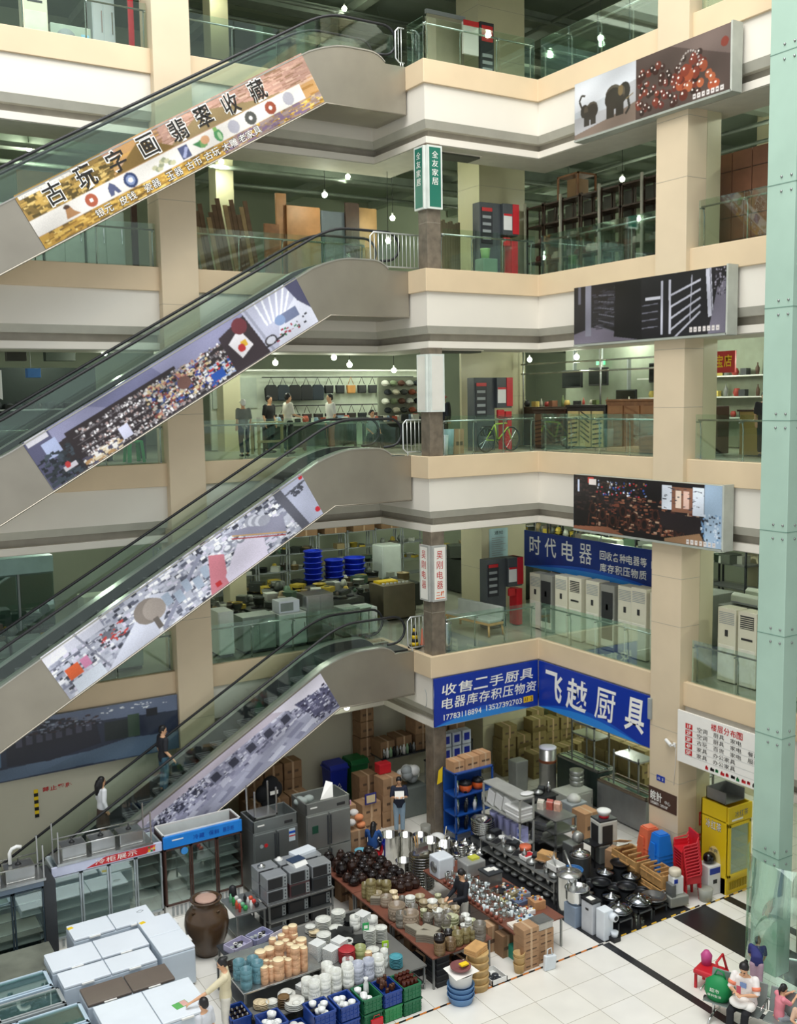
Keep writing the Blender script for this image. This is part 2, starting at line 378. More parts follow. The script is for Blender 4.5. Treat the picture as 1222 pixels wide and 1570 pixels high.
for L in (2,3,4,5):
    z=Z[L]; f=lv[L]
    railing((-6,25.88),(8.75,25.88),z,'glass railing of the %s gallery left of the tall left pillar'%f,n=10)
    railing((9.8,25.88),(14.9,25.88),z,'glass railing of the %s gallery behind the escalator head'%f,n=4)
    railing((15.75 if L<5 else 15.25,23.2),(18.9,23.2),z,'glass railing of the %s floor corner balcony beside the brown post'%f,n=3)
    railing((19.03,23.1),(19.03,18.5),z,'glass railing of the %s floor along the right gallery before the tan pillar'%f,n=4)
    railing((19.03,17.3),(19.03,9.5),z,'glass railing of the %s floor between the tan pillar and the green post'%f,n=6)
railing((15.21,24.0),(15.21,23.2),Z[5],'short glass railing end of the top floor corner balcony',n=1)
# white tube barriers at escalator heads
WT=mat('white_tube','#cfd2cf',.3,.5)
def barrier(x0,x1,z,lab,h=.98,y=24.0):
    mb=MB(); r=.1
    mb.tube([(x1,y,z+h),(x0+r,y,z+h),(x0,y,z+h-r),(x0,y,z+.1+r),(x0+r,y,z+.1),(x1,y,z+.1)],.022,WT,8)
    n=max(3,int((x1-x0)/.12))
    for i in range(1,n): x=x0+(x1-x0)*i/n; mb.tube([(x,y,z+.1),(x,y,z+h)],.012,WT,5)
    for x in (x0+.15,x1-.05): mb.tube([(x,y,z),(x,y,z+.1)],.02,WT,6)
    return mb.build('barrier_rail',label=lab,cat='barrier')
barrier(14.85,15.12,Z[5],'white tubular barrier at the top floor escalator head'); barrier(13.97,15.6,Z[4],'long white tubular barrier at the fourth floor escalator head')
barrier(14.9,15.55,Z[3],'white tubular barrier at the third floor escalator head beside the white post sign'); barrier(14.95,15.6,Z[2],'white tubular barrier behind the striped cone stand')
# curved glass of the lift well
mb=MB(); n=56; C0=(17.5,13.05); Rr=.92
def ring(a,r,z): return (C0[0]+r*math.cos(a),C0[1]+r*math.sin(a),z)
vs=[];fs=[]
for i in range(n+1):
    a=PI*.62+PI*.9*i/n; vs+=[ring(a,Rr,0.05),ring(a,Rr,2.85),ring(a,Rr+.02,2.85),ring(a,Rr+.02,.05)]
for i in range(n):
    for k in range(4): fs.append((i*4+k,i*4+(k+1)%4,i*4+4+(k+1)%4,i*4+4+k))
mb.poly(vs,fs,RAILG,True); struct(mb,'window_1')
mb=MB(); mb.lathe([(Rr-.03,0),(Rr-.03,.05),(Rr+.03,.05),(Rr+.03,0)],SS,(C0[0],C0[1],0),24,cap=False); struct(mb,'trim_32')
mb=MB(); mb.box(17.7,10.6,0,18.5,12.9,1.1,mat('lift_pit_box','#5d6060',.5)); mb.box(17.65,10.5,1.1,18.55,12.95,1.18,GRYP); mb.box(18.0,11,1.18,18.4,12.8,1.9,mat('lift_cabinet','#6f7673',.4)); mb.build('lift_machine_cabinet',label='dark grey machine cabinet behind the curved glass of the lift well',cat='cabinet',bev=.02)
# ---------------- escalators ----------------
def spline(a,b,c,n=6):   # rounded corner between a and c round b
    a,b,c=Vector(a),Vector(b),Vector(c)
    return [tuple((1-t)**2*a+2*t*(1-t)*b+t*t*c) for t in [i/n for i in range(n+1)]]
TG=math.tan(math.radians(30))
STM=mat('escalator_step_grey','#77797a',.45,.4,var=.1); STR=mat('escalator_riser_black','#2a2b2d',.5,.2); GCL=STEEL
YA,YB=23.97,25.5
def escalator(lo,hi,lab):
    zt,zb=Z[hi],Z[lo]; t=thing('escalator',lab,'escalator',(15.1,YA,zt))
    T0=Matrix.Translation((-15.1,-YA,-zt))
    def E(mb,name,par=t,**k):
        mb.v=[tuple(T0@Vector(p)) for p in mb.v]; return mb.build(name,par,**k)
    xk=12.77; d0=.23                              # deck line: flat above floor, bends at xk
    run=(zt-zb)/TG; xl=xk-run
    def deck(x,o=0): return (x,zt+d0+o-(xk-x)*TG)
    top=[(15.13,zt+.0),(14.5,zt+.0)]+spline((14.5,zt+.02),(14.3,zt+d0),(14.0,zt+d0),4)+spline((13.4,zt+d0),(12.95,zt+d0),deck(12.25),6)
    lowd=spline(deck(xl+.5),(xl,zb+d0),(xl-.5,zb+d0),5)+[(xl-1.6,zb+d0)]
    kb=12.72; bot=[(15.13,zt-1.24),(kb,zt-1.24)]
    def under(x): return zt-1.24-(kb-x)*TG
    xb=kb-(zt-1.24-(zb-1.24))/TG
    if lo==1: xg=kb-(zt-1.24)/TG; bot+=[(xg,0.0),(xl-1.6,0.0)]
    else: bot+=[(xb,zb-1.24),(xl-1.6,zb-1.24)]
    outline=top+lowd+bot[::-1]
    for nm,a,b in (('near_cladding',YA,YA+.14),('far_cladding',YB-.14,YB)):
        mb=MB(); mb.extr(outline,GCL,a,b,'y'); E(mb,nm)
    mb=MB(); mb.extr([(x,z+.0) for x,z in bot]+[(x,z+.06) for x,z in bot[::-1]],GCL,YA+.14,YB-.14,'y'); E(mb,'underside')
    edge=[(x,z) for x,z in bot]; mb=MB(); mb.tube([(x,YA-.01,z) for x,z in edge],.02,STEEL,6); E(mb,'edge_trim')
    dk=[p for p in top[2:]+lowd]
    mb=MB(); vs=[];fs=[]
    for x,z in dk: vs+=[(x,YA-.02,z),(x,YA+.3,z),(x,YA+.3,z+.035),(x,YA-.02,z+.035)]
    for i in range(len(dk)-1):
        for k in range(4): fs.append((i*4+k,i*4+(k+1)%4,i*4+4+(k+1)%4,i*4+4+k))
    fs+=[(0,1,2,3)]; mb.poly(vs,fs,mat('deck_aluminium','#b8b6ae',.3,.8)); o=E(mb,'deck_cover')
    vs2=[(x,y+(YB-YA-.28),z) for x,y,z in vs]
    mb=MB(); mb.poly([(x+15.1-15.1,y,z) for x,y,z in vs2],fs,mat('deck_aluminium','')); E(mb,'deck_cover')
    # skirts
    for y in (YA+.3,YB-.32):
        mb=MB(); vs=[];fs=[]
        for x,z in dk: vs+=[(x,y,z-.45),(x,y,z+.03),(x,y+.02,z+.03),(x,y+.02,z-.45)]
        for i in range(len(dk)-1):
            for k in range(4): fs.append((i*4+k,i*4+(k+1)%4,i*4+4+(k+1)%4,i*4+4+k))
        mb.poly(vs,fs,mat('skirt_dark','#4b4d4e',.3,.6)); E(mb,'skirt')
    # steps
    n=int(run/.4)
    for i in range(n+1):
        x=xk-.15-i*.4; z=zt-.05-i*.4*TG
        if x<2.6 or z<zb: break
        mb=MB(); mb.box(x-.4,YA+.33,z-.25-.06,x,YB-.33,z-.231-.0,STM); mb.box(x-.02,YA+.33,z-.5,x,YB-.33,z-.232,STR)
        for k in range(6): yy=YA+.36+k*.14; mb.box(x-.39,yy,z-.231,x-.01,yy+.05,z-.226,STR)
        E(mb,'step')
    mb=MB(); mb.box(xk-.2,YA+.32,zt-.1,15.13,YB-.32,zt-.0,mat('landing_plate','#5d5f60',.35,.6)); E(mb,'landing_plate')
    mb=MB(); mb.box(xl-1.6,YA+.32,zb-.0,xl+.3,YB-.32,zb+.02,mat('landing_plate','')); E(mb,'landing_plate')
    # balustrades
    hr=[]
    H0=.95
    cut=min(p[0] for p in dk)
    path=spline((13.35,zt+H0+.08),(12.85,zt+H0+.08),(12.2,zt+H0+.08-(12.85-12.2)*TG),6)
    line=[(14.55,zt+H0+.08)]+path+spline((xl+.6,zb+H0+.08+.6*TG-.0),(xl+.05,zb+H0+.08),(xl-.5,zb+H0+.08),5)+[(xl-1.4,zb+H0+.08)]
    loop=[(14.55+.38*math.sin(a),zt+H0+.08-.38+.38*math.cos(a)) for a in [PI*i/10 for i in range(1,11)]]+[(14.35,zt+.26)]
    lowloop=[(xl-1.4-.38*math.sin(a),zb+H0+.08-.38+.38*math.cos(a)) for a in [PI*i/10 for i in range(1,11)]]+[(xl-1.1,zb+.28)]
    full=loop[::-1]+line+lowloop
    for nm,y in (('near',YA+.15),('far',YB-.15)):
        mb=MB(); mb.tube([(x,y,z) for x,z in full],.036,BLK,8); E(mb,nm+'_handrail')
        inner=[(x,z-.03) for x,z in line]; lower=[(x,z) for x,z in reversed([p for p in dk if p[0]<14.45])]
        pol=[(14.55,zt+H0+.05)]+[(14.55+.34*math.sin(a),zt+H0+.08-.38+.34*math.cos(a)) for a in [PI*i/8 for i in range(7,0,-1)]][::-1]
        # pane split into sections
        xs=[14.85,13.5,12.5,11,9.5,8,6.5,5,3.6,xl-1.2]
        def zhi(x):
            for i in range(len(line)-1):
                if line[i+1][0]<=x<=line[i][0]:
                    f=(x-line[i+1][0])/(line[i][0]-line[i+1][0]+1e-9); return line[i+1][1]*(1-f)+line[i][1]*f-.03
            return zt+.8 if x>14 else zb+.8
        def zlo(x):
            for i in range(len(dk)-1):
                if dk[i+1][0]<=x<=dk[i][0]:
                    f=(x-dk[i+1][0])/(dk[i][0]-dk[i+1][0]+1e-9); return dk[i+1][1]*(1-f)+dk[i][1]*f+.03
            return zt+.23 if x>14 else zb+.23
        for a,b in zip(xs,xs[1:]):
            if b<xl-1.3: continue
            k=[a+(b-a)*i/5 for i in range(6)]; pg=[(x,zhi(x)) for x in k]+[(x,zlo(x)) for x in reversed(k)]
            k1=a-.02; mb=MB(); mb.extr(pg,TINT,y-.006,y+.006,'y'); E(mb,'glass_panel')
    return t
escalator(4,5,'topmost escalator rising to the top floor, carrying the golden antiques banner')
escalator(3,4,'second escalator from the top, its side covered by a crowded dark stall picture')
escalator(2,3,'escalator rising to the third floor, with a bright steel kitchenware picture on its side')
escalator(1,2,'lowest escalator rising from the ground floor with two riders on it')
# ---------------- printed banners and signs ----------------
C30,S30=math.cos(math.radians(30)),.5
def banner_on_cheek(pic,x0,L,W_,ztop,lab,y=23.955,name='banner',lift=.04):
    """rectangular sheet on an escalator side: lower left corner x0 on the lower edge, L long, W_ wide"""
    z0=ztop-1.24-(12.72-x0)*TG+lift
    bl=(x0,y,z0); br=(x0+L*C30,y,z0+L*S30); tl=(x0-W_*S30,y,z0+W_*C30); tr=(br[0]-W_*S30,y,br[2]+W_*C30)
    o=pic.build(quadmap(bl,br,tr,tl),name,label=lab,cat='banner',rough=.25)
    return o,(bl,(C30,0,S30),(-S30,0,C30),(0,-1,0))
def txt(par,name,mats,items,F,**k):
    mb=MB()
    for s,x,y,w,h,mi,o in items: put_text(mb,s,x,y,w,h,F,mats[mi] if isinstance(mi,int) else mi,o,**k)
    return mb.build(name,par)
INK=mat('black_ink','#17130f',.4,var=0); PAPER=mat('white_ink','#f4f2ea',.4,var=0); REDI=mat('red_ink','#c3262b',.4,var=0); YELI=mat('yellow_ink','#f2c21c',.4,var=0); ORI=mat('orange_ink','#e0662a',.4,var=0)
# golden antiques banner
p=Pic(330,52,'#b98f5c')
for i in range(330):
    pass
for i in range(46):
    x=p.r.uniform(-20,330); y=p.r.uniform(0,52); w=p.r.uniform(20,70); c=['#a0743c','#c79a55','#8c6a3a','#b78f7a','#caa98c','#94793f'][p.r.randint(6)]
    p.line(x,y,x+w,y-p.r.uniform(-4,4),p.r.uniform(2,5),c)
p.rect(0,0,90,26,'#9a7c40'); p.speck(0,2,90,24,150,['#6f5a2c','#b9974d','#cdb06a','#54461f'],4,3)
p.rect(150,0,330,24,'#b79080'); p.speck(130,0,330,24,170,['#c7a08c','#a27b68','#d0ae9a','#8f6f55'],2,9); p.pol([(150,24),(200,6),(260,20),(290,24)],'#8d7a55'); p.pol([(90,24),(130,4),(160,24)],'#79602f')
p.rect(0,41,330,52,'#b9923f'); p.speck(0,40,330,52,260,['#d2ac54','#8c6a2a','#a98238','#e0c070','#6e5526'],3,4); p.speck(200,40,326,52,90,['#7a6580','#8f7768','#9c8a86'],3,5)
p.rect(0,25,312,40,'#ddd9d2'); p.rect(3,2,58,6,'#e3dfd6'); p.speck(4,3,56,5,30,['#b9b4aa'],1,2)
for x in (40,): p.pol([(x-9,38),(x-5,27),(x-1,27),(x+1,33),(x+6,38)],'#a97d52'); p.ell(x-4,28,3,2,'#4a3526')
for x,r,c,k in ((60,6,'#a2543a','#e9e5de'),(103,7,'#2c3c63','#dfe2e8'),(245,6.5,'#4b4c48','#e5e3de'),(270,6.3,'#8f4631','#e8e4dc'),(224,6.4,'#a9a8b2',None),(293,6.4,'#a9a7b0',None)):
    p.ell(x,32.5,r,r,c); 
    if k: p.ell(x,32.5,r*.3,r*.3,k)
p.ell(103,32.5,4.5,4.5,'#7d8cb0'); p.ell(103,32.5,2.5,2.5,'#dfe4ee')
p.pol([(78,38),(79,30),(83,26),(87,30),(90,38),(86,38),(84,34),(82,38)],'#4d5372')
for i in range(9): p.ell(130+i*2.4,33+3*math.sin(i),3,2.2,['#b9b795','#8f9478'][i%2])
p.rect(160,27,171,39,'#4b5273'); p.line(162,37,169,29,3,'#9aa0c0'); p.ell(186,33,6,4,'#6f9a5c'); p.ell(190,31,5,4,'#c99a72'); p.pol([(176,30),(184,30),(182,36)],'#3f7a4a')
p.ell(205,33,4.5,6,'#4f8f5a'); p.rect(203,25,207,29,'#7aa65c'); p.ell(206,34,2,4,'#a6c79a')
p.noise(.12)
o,F=banner_on_cheek(p,5.58,8.2,1.27,Z[5],'long golden antiques banner with large black brush characters on the topmost escalator')
for ch,u in zip('古玩字画翡翠收藏',(.10,.202,.304,.41,.515,.607,.705,.805)):
    mb=MB(); mb2=MB(); put_text(mb,ch,u*8.2-.275,.69,.55,.54,F,PAPER,.05,lift=.006); put_text(mb2,ch,u*8.2-.25,.72,.5,.48,F,INK,.008,lift=.012); mb.build('character_outline',o); mb2.build('large_character',o)
mb=MB(); mb2=MB()
for s,u in zip(('银元','皮钱','瓷器','玉器','古币','古玩','木雕','老家具'),(.2,.278,.362,.44,.508,.575,.64,.715)):
    w=.24*len(s); put_text(mb,s,u*8.2-w/2,.05,w,.2,F,INK,.05,lift=.006); put_text(mb2,s,u*8.2-w/2+.01,.06,w-.02,.18,F,PAPER,.0,lift=.012)
mb.build('small_character_shadow',o); mb2.build('small_characters',o)
# dark stall picture
p=Pic(300,50,'#2b2426')
p.pol([(0,0),(300,0),(300,8),(190,18),(120,26),(40,14),(0,20)],'#8a8aa8'); p.pol([(60,0),(130,0),(140,20),(90,20)],'#6f7090')
p.rect(0,0,24,50,'#50506a'); p.rect(2,0,22,7,'#c9c7cf'); p.rect(12,10,26,26,'#a4aecf'); p.speck(0,20,34,48,60,['#1c2026','#2c3338','#3d4750'],4,2); p.rect(18,38,30,42,'#d9d4dc'); p.ell(22,37,2.5,3,'#c73a3a')
p.rect(34,12,150,50,'#2a2123')
for k in range(5):
    y=14+k*7; p.line(38,y+6,210,y-3+6,1,'#5a5456')
    p.speck(40,y+1,200,y+5,90,['#c9c4c6','#8d888c','#6a6468','#ebe7ea','#a18a86','#4e484c'],3,1)
p.rect(76,34,86,46,'#cfd0e6'); p.speck(34,40,70,50,40,['#d8c7a8','#b08b5c','#e8e4e0','#4c4a60'],4,2)
p.speck(110,16,180,44,240,['#3c4a8c','#b07a6a','#d9d4d0','#1f1c22','#7a3f3a','#a9a29a','#c9b58c','#40526a'],4,1.3); p.ell(150,30,7,6,'#6a4a42')
p.speck(170,30,238,46,90,['#d9dde6','#9fb4d9','#2c58a8','#c23a36','#e6e2dc'],4,1.5); p.rect(176,38,190,46,'#2456b0')
p.pol([(200,12),(236,4),(240,50),(200,50)],'#342a30'); p.pol([(206,22),(222,14),(228,34),(212,40)],'#e6e2e6'); p.ell(224,12,8,8,'#6a3038'); p.rect(218,26,224,32,'#e0b23a'); p.ell(216,31,4,4,'#b33')
p.pol([(232,0),(300,0),(300,50),(240,50)],'#b9bbcf'); p.line(236,0,244,50,3,'#9a9cae')
for i in range(6): p.line(248+i*9,0,250+i*4,26,2,'#eceef6')
p.pol([(262,30),(300,10),(300,50),(250,50)],'#d6d8e6'); p.rect(268,24,286,34,'#6d7694'); p.ell(264,28,6,5,'#7f93b9'); p.speck(250,34,290,44,12,['#2c7a4a','#a3394a','#30303a'],3,1.5); p.pol([(284,0),(300,0),(300,34),(290,20)],'#4c4c66')
p.line(238,44,262,42,2,'#26242a'); p.ell(246,40,7,5,'#3a363c'); p.ell(246,40,5,3.4,'#c5c6d2'); p.noise(.12)
banner_on_cheek(p,5.47,7.95,1.27,Z[4],'dark stall picture banner with shelves of small wares on the second escalator')
# steel kitchen shop picture
p=Pic(300,50,'#b9bccb'); 
p.speck(0,0,300,50,700,['#e9eaf2','#8a8da0','#c9ccdb','#5c5f70','#f6f6fb','#a3a6b8','#3b3d4a','#d7d3e6'],5,1.8)
p.pol([(0,0),(60,0),(60,8),(0,12)],'#e9e8f0'); p.rect(22,4,60,12,'#cfd0de'); p.rect(10,24,24,36,'#e0622f'); p.rect(26,24,34,34,'#d98ab0'); p.line(34,0,46,50,2,'#8a8c9c'); p.line(0,16,60,16,1.5,'#7c7e90')
p.pol([(40,50),(110,12),(130,22),(96,50)],'#d9dcec'); p.rect(10,38,40,50,'#dfe6f2'); p.ell(60,18,8,6,'#70727e'); p.speck(48,12,76,28,30,['#3c3e48','#c0403a','#b9bbc9'],3,2)
p.ell(100,24,14,12,'#8a8078'); p.ell(106,26,11.5,10.5,'#a79c94'); p.rect(100,34,106,46,'#6d655f'); p.line(104,48,170,8,4,'#9497ac')
for i in range(6): p.rect(118+i*11,20+(i%2)*5,126+i*11,32+(i%2)*5,'#aab8cc')
p.pol([(158,50),(176,14),(190,22),(182,42),(200,50)],'#cf7f8c'); p.rect(168,42,174,47,'#c22a2e'); p.pol([(180,42),(214,16),(236,22),(228,50),(180,50)],'#dfd8ea')
for i in range(5): p.ell(188+i*8,14+(i%2)*6,5,3.5,'#8c8f9c'); p.ell(188+i*8,13+(i%2)*6,3.6,2.2,'#e6e8f0')
p.pol([(200,6),(262,24),(256,44),(214,18)],'#8e8ea2'); p.line(204,14,254,44,1.4,'#a33a3f'); p.line(206,12,256,42,1.2,'#c9a05a')
for i in range(5): p.ell(230+i*3,10+i*2,7,5,['#a0a2b0','#d0d2de'][i%2])
p.pol([(262,0),(272,0),(282,50),(272,50)],'#5d5e6a'); p.pol([(272,0),(300,0),(300,50),(282,50)],'#b4b8ce'); p.line(274,10,300,8,2,'#60626f'); p.speck(280,8,292,16,14,['#4a4c58'],3,2); p.ell(297,3,2.5,2.5,'#c32a38'); p.ell(297,42,3,3,'#c32a38'); p.noise(.14)
banner_on_cheek(p,5.6,7.8,1.27,Z[3],'steel kitchenware picture banner with a round chopping block on the third escalator')
# grey appliance picture of the lowest escalator
p=Pic(280,62,'#a4a3bb')
p.speck(0,0,280,62,600,['#c9c9dc','#8c8ca4','#6c6c84','#b7b7cc','#dcdcea','#56566c'],5,2)
p.pol([(0,0),(280,0),(280,10),(0,10)],'#c3b9c6'); p.pol([(210,0),(280,0),(280,20),(230,16)],'#ddd8e4')
for i in range(9):
    x=20+i*24; p.pol([(x,14),(x+14,12),(x+16,28),(x+2,30)],'#8f90a6'); p.pol([(x+2,16),(x+12,15),(x+13,26),(x+3,27)],'#3c3d4e')
for i in range(14): x=8+i*19; p.pol([(x,34),(x+13,32),(x+13,38),(x,41)],['#c4c4d6','#9a9ab2'][i%2])
p.pol([(0,46),(280,34),(280,62),(0,62)],'#a6a7bc')
for i in range(22): x=p.r.uniform(0,250); y=p.r.uniform(40,58); p.pol([(x,y),(x+22,y-5),(x+26,y+1),(x+4,y+6)],['#cfd0e0','#8c8da4','#b5b6ca'][i%3])
p.speck(20,8,110,26,120,['#e6e6f2','#2f2f40','#9a9ab0'],3,1.5); p.pol([(236,12),(280,20),(280,60),(250,50)],'#5d5c78'); p.speck(240,14,280,56,70,['#2f2c44','#8d8ca6','#d2d2e2','#474660'],4,1.5); p.noise(.12)
z0=Z[2]-1.24
bl=(7.0,23.955,z0-(12.72-7.0)*TG+.03)
o=p.build(quadmap(bl,(12.72,23.955,z0+.05),(12.15,23.955,z0+.05+1.02),(6.3,23.955,bl[2]+.95)),'banner',label='grey picture banner of rows of ovens on the lowest escalator',cat='banner')
# poster boxes hung on the right gallery front
def wing_box(pic,zb,zt,lab,y0=21.2,y1=16.05,x=18.62):
    t=thing('hanging_poster',lab,'poster',(x,y0,zb))
    mb=MB(); mb.box(0.005,y1-y0,0,.30,0,zt-zb,mat('poster_frame_grey','#9da298',.5)); mb.box(-.03,y1-y0-.03,-.04,.3,y1-y0+.02,zt-zb+.03,mat('poster_frame_light','#b7bbb0',.4)); mb.box(-.03,y1-y0,-.05,.3,0,.0,mat('poster_frame_grey','')); mb.build('poster_box',t)
    pic.build(quadmap((-.012,0,0.01),(-.012,y1-y0+.03,.01),(-.012,y1-y0+.03,zt-zb),(-.012,0,zt-zb)),'printed_sheet',t,rough=.3)
    return t
def smalltext(p,x,y,n=7):
    for i in range(n): p.rect(x+i*6,y,x+i*6+4,y+5,'#cfc8c4'); p.rect(x+i*6+1,y+2,x+i*6+3,y+3,'#5a5250')
p=Pic(230,66,'#a9a9ab')
for j in range(66): p.a[j,:100]=np.array(lin('#8e9298'))*(1.15-.3*abs(j/66-.5)) if False else lin('#b7bcc0')
p.pol([(0,0),(100,0),(100,20),(0,34)],'#c9ccd0'); p.pol([(0,60),(60,52),(100,44),(100,66),(0,66)],'#7a6a5e')
def elephant(cx,cy,s,flip,c):
    q=-1 if flip else 1
    p.ell(cx,cy,15*s,11*s,c); p.ell(cx-q*3*s,cy-4*s,11*s,9*s,'#4d473c'); p.ell(cx-q*3*s,cy-2*s,11*s,8*s,c); p.ell(cx+q*12*s,cy-3*s,8*s,9*s,c); p.ell(cx+q*9*s,cy-3*s,4*s,6*s,'#4e463a')
    for dx in (-9,-4,4,9): p.rect(cx+dx*s-3*s,cy,cx+dx*s+2.6*s,cy+19*s,c)
    return q
q=elephant(27,38,.85,True,'#2b2722'); p.line(14,34,8,22,3,'#2b2722'); p.line(8,22,12,16,3,'#2b2722'); p.line(12,16,18,18,2.5,'#2b2722')
elephant(68,32,1.15,False,'#2a2620'); p.line(86,30,90,48,3.5,'#2a2620'); p.line(90,48,84,54,3,'#2a2620'); p.line(84,38,96,34,1.5,'#7a6a4a'); p.ell(76,26,4,6,'#6b5a3c')
p.rect(100,0,230,66,'#4b3d38'); p.pol([(150,0),(230,0),(230,30)],'#695a54')
for i in range(75):
    x=p.r.uniform(103,190); y=p.r.uniform(14,62); r=p.r.uniform(3,5); c=['#3a1d18','#5c2620','#2a1a16','#6e2f22'][i%4]; p.ell(x,y,r,r,c); p.ell(x-r*.3,y-r*.4,1,1,'#e6dcd4')
for i in range(26):
    x=p.r.uniform(150,215); y=p.r.uniform(26,58); r=p.r.uniform(4,6.5); c=['#9c4a2c','#7c3220','#a85a38','#5a241a'][i%4]; p.ell(x,y,r,r,c); p.ell(x-r*.3,y-r*.35,1.3,1.2,'#f0e6da')
for k in range(14): a=PI*(1+k/13); p.ell(176+14*math.cos(a),30+18*math.sin(a),1.2,1.2,'#a39a94')
p.ell(222,16,5,5,'#7a3226'); smalltext(p,182,59,7); p.noise(.06)
wing_box(p,18.98,20.4,'hanging poster of two bronze elephants and a heap of dark red beads')
p=Pic(230,66,'#1d1c1f'); p.pol([(0,66),(0,54),(40,46),(110,66)],'#6e6876'); p.rect(20,0,30,58,'#7f7f8c'); p.rect(8,0,12,20,'#5e5e6a'); p.speck(30,5,100,50,60,['#2d2c33','#3a3942'],2,8)
for i in range(6): p.line(42,12+i*7,68,14+i*8,1,'#5c5c66')
p.pol([(70,2),(110,0),(112,66),(68,60)],'#121214'); p.rect(118,22,140,25,'#cfcfd8')
for i in range(4): p.line(112,30+i*8,136,29+i*8,1,'#6a6a75')
p.line(142,6,142,62,3,'#b5b5c2'); p.line(153,6,154,62,3,'#bcbcc8'); p.line(184,4,182,50,1.5,'#8d8d98')
for i in range(5): p.line(155,22+i*12,196,10+i*10-i*i*.5,2,'#b3b3be')
p.line(206,0,210,48,7,'#b9b9c4'); p.line(208,0,212,48,1.2,'#5c5c66'); p.pol([(212,44),(218,20),(230,10),(230,66),(206,66)],'#6b6774'); p.speck(214,0,230,26,40,['#2c2a30','#8c8894'],3,1); smalltext(p,182,58,7); p.noise(.1)
wing_box(p,13.68,15.18,'hanging poster of dark wardrobes with pale steel racks')
p=Pic(230,66,'#1a1718'); p.speck(0,0,110,40,150,['#0f0f11','#2b2226','#3d2c2a','#241c1e'],4,2); p.rect(8,6,11,20,'#c9d2e6'); p.rect(26,2,36,9,'#c23a30'); p.rect(28,4,40,11,'#e6dcd6')
p.speck(40,4,120,20,40,['#a9b9d9','#e6e9f0','#c22f35','#3a5aa8','#8a6a4a'],3,1.2); p.speck(30,20,200,60,170,['#4a2c26','#6a3a2c','#8a5a44','#2a1c1a','#a98a72'],3,3)
for i in range(9): x=34+i*17; p.ell(x,38+(i%3)*6,6,7,'#3c221c'); p.ell(x,38+(i%3)*6,3.6,5,'#171213'); p.line(x-6,44,x-8,58,1.5,'#4a2c24'); p.line(x+6,44,x+8,58,1.5,'#4a2c24')
p.rect(146,4,160,30,'#dfe6f0'); p.rect(160,5,190,32,'#8a5f4a'); p.rect(166,9,174,28,'#efd9c6'); p.rect(177,9,185,28,'#e6c0b0'); p.rect(190,4,206,34,'#dde5f0'); p.speck(146,6,206,28,20,['#3a3d46'],1.5,4)
p.pol([(140,32),(206,36),(204,56),(146,50)],'#241d1f'); p.pol([(150,62),(200,52),(210,66),(150,66)],'#8f6f52'); p.pol([(0,62),(60,58),(90,66),(0,66)],'#8a5a44'); p.pol([(206,0),(230,0),(230,66),(206,66)],'#9fb6cc'); p.speck(200,30,230,60,30,['#6f93b9','#3c4450','#cdd9e6'],4,1); smalltext(p,182,60,7); p.noise(.1)
wing_box(p,8.72,10.2,'hanging poster of a dark restaurant full of round backed chairs')
# dark poster at the left gallery edge, top floor
p=Pic(40,40,'#3a2c2c'); p.speck(0,10,40,40,60,['#5c3c34','#241c1c','#7a5a4c'],3,1); p.pol([(0,0),(40,0),(40,14),(0,18)],'#8d929b'); smalltext(p,8,34,5)
mb=MB(); t=thing('hanging_poster','dark brown hanging poster at the left end of the top gallery front','poster',(1.9,25.7,Z[5]-2.08)); mb.box(0,-.02,0,2.2,.2,1.42,mat('poster_frame_light','')); mb.build('poster_box',t)
p.build(quadmap((0,-.035,0),(2.2,-.035,0),(2.2,-.035,1.42),(0,-.035,1.42)),'printed_sheet',t)
# dark blue shop picture on the ground floor wall
p=Pic(240,70,'#2c3448'); p.pol([(0,70),(240,66),(240,48),(150,52),(60,56),(0,58)],'#5c6f86'); p.pol([(120,0),(240,0),(240,20),(170,16)],'#6a7690')
p.speck(0,6,150,30,150,['#8b9ab0','#566178','#39435a','#a9b6c8','#1d2231'],3,3); p.pol([(20,30),(80,26),(80,52),(20,54)],'#39455c')
for i in range(7): p.rect(40+i*14,26+i%2,50+i*14,52,['#5c7896','#2a3448','#41597a'][i%3])
p.pol([(96,20),(168,12),(172,44),(130,54),(96,52)],'#232634'); 
for i in range(8): p.rect(104+i*8,22-i*.8,109+i*8,32-i*.8,'#4c4d60')
p.speck(98,6,170,20,80,['#3c2c34','#7a7f92','#191b26'],3,1.5); p.rect(176,20,200,44,'#1f2a2c'); p.rect(196,16,206,44,'#3a5040'); p.rect(212,12,222,22,'#1a1c26'); p.pol([(150,54),(196,44),(240,48),(240,70),(120,66)],'#56697e'); p.speck(170,2,230,10,12,['#e9eef6'],2,2); p.noise(.12)
p.build(quadmap((1.5,25.93,1.95),(8.77,25.93,3.24),(8.77,25.93,4.55),(1.5,25.93,4.55)) if False else quadmap((1.5,25.7,3.15),(8.77,25.7,3.15),(8.77,25.7,4.62),(1.5,25.7,4.62)),'wall_poster',label='dark blue picture of an appliance shop across the gallery front above the lowest escalator',cat='poster')
# hazard strip and notice on the ground wall
mb=MB()
for i in range(8): mb.box(5.05,25.93,2.0+i*.09,5.15,25.95,2.09+i*.09,(BLK,YEL)[i%2])
mb.build('hazard_strip',label='short yellow and black hazard strip on the wall beside the white blouse rider',cat='strip')
F=((5.25,25.94,2.62),(1,0,0),(0,0,1),(0,-1,0)); mb=MB(); put_text(mb,'禁止攀爬',0,0,.75,.12,F,REDI,.02); mb.build('wall_notice',label='small red wall notice beside the hazard strip above the lowest escalator',cat='notice')
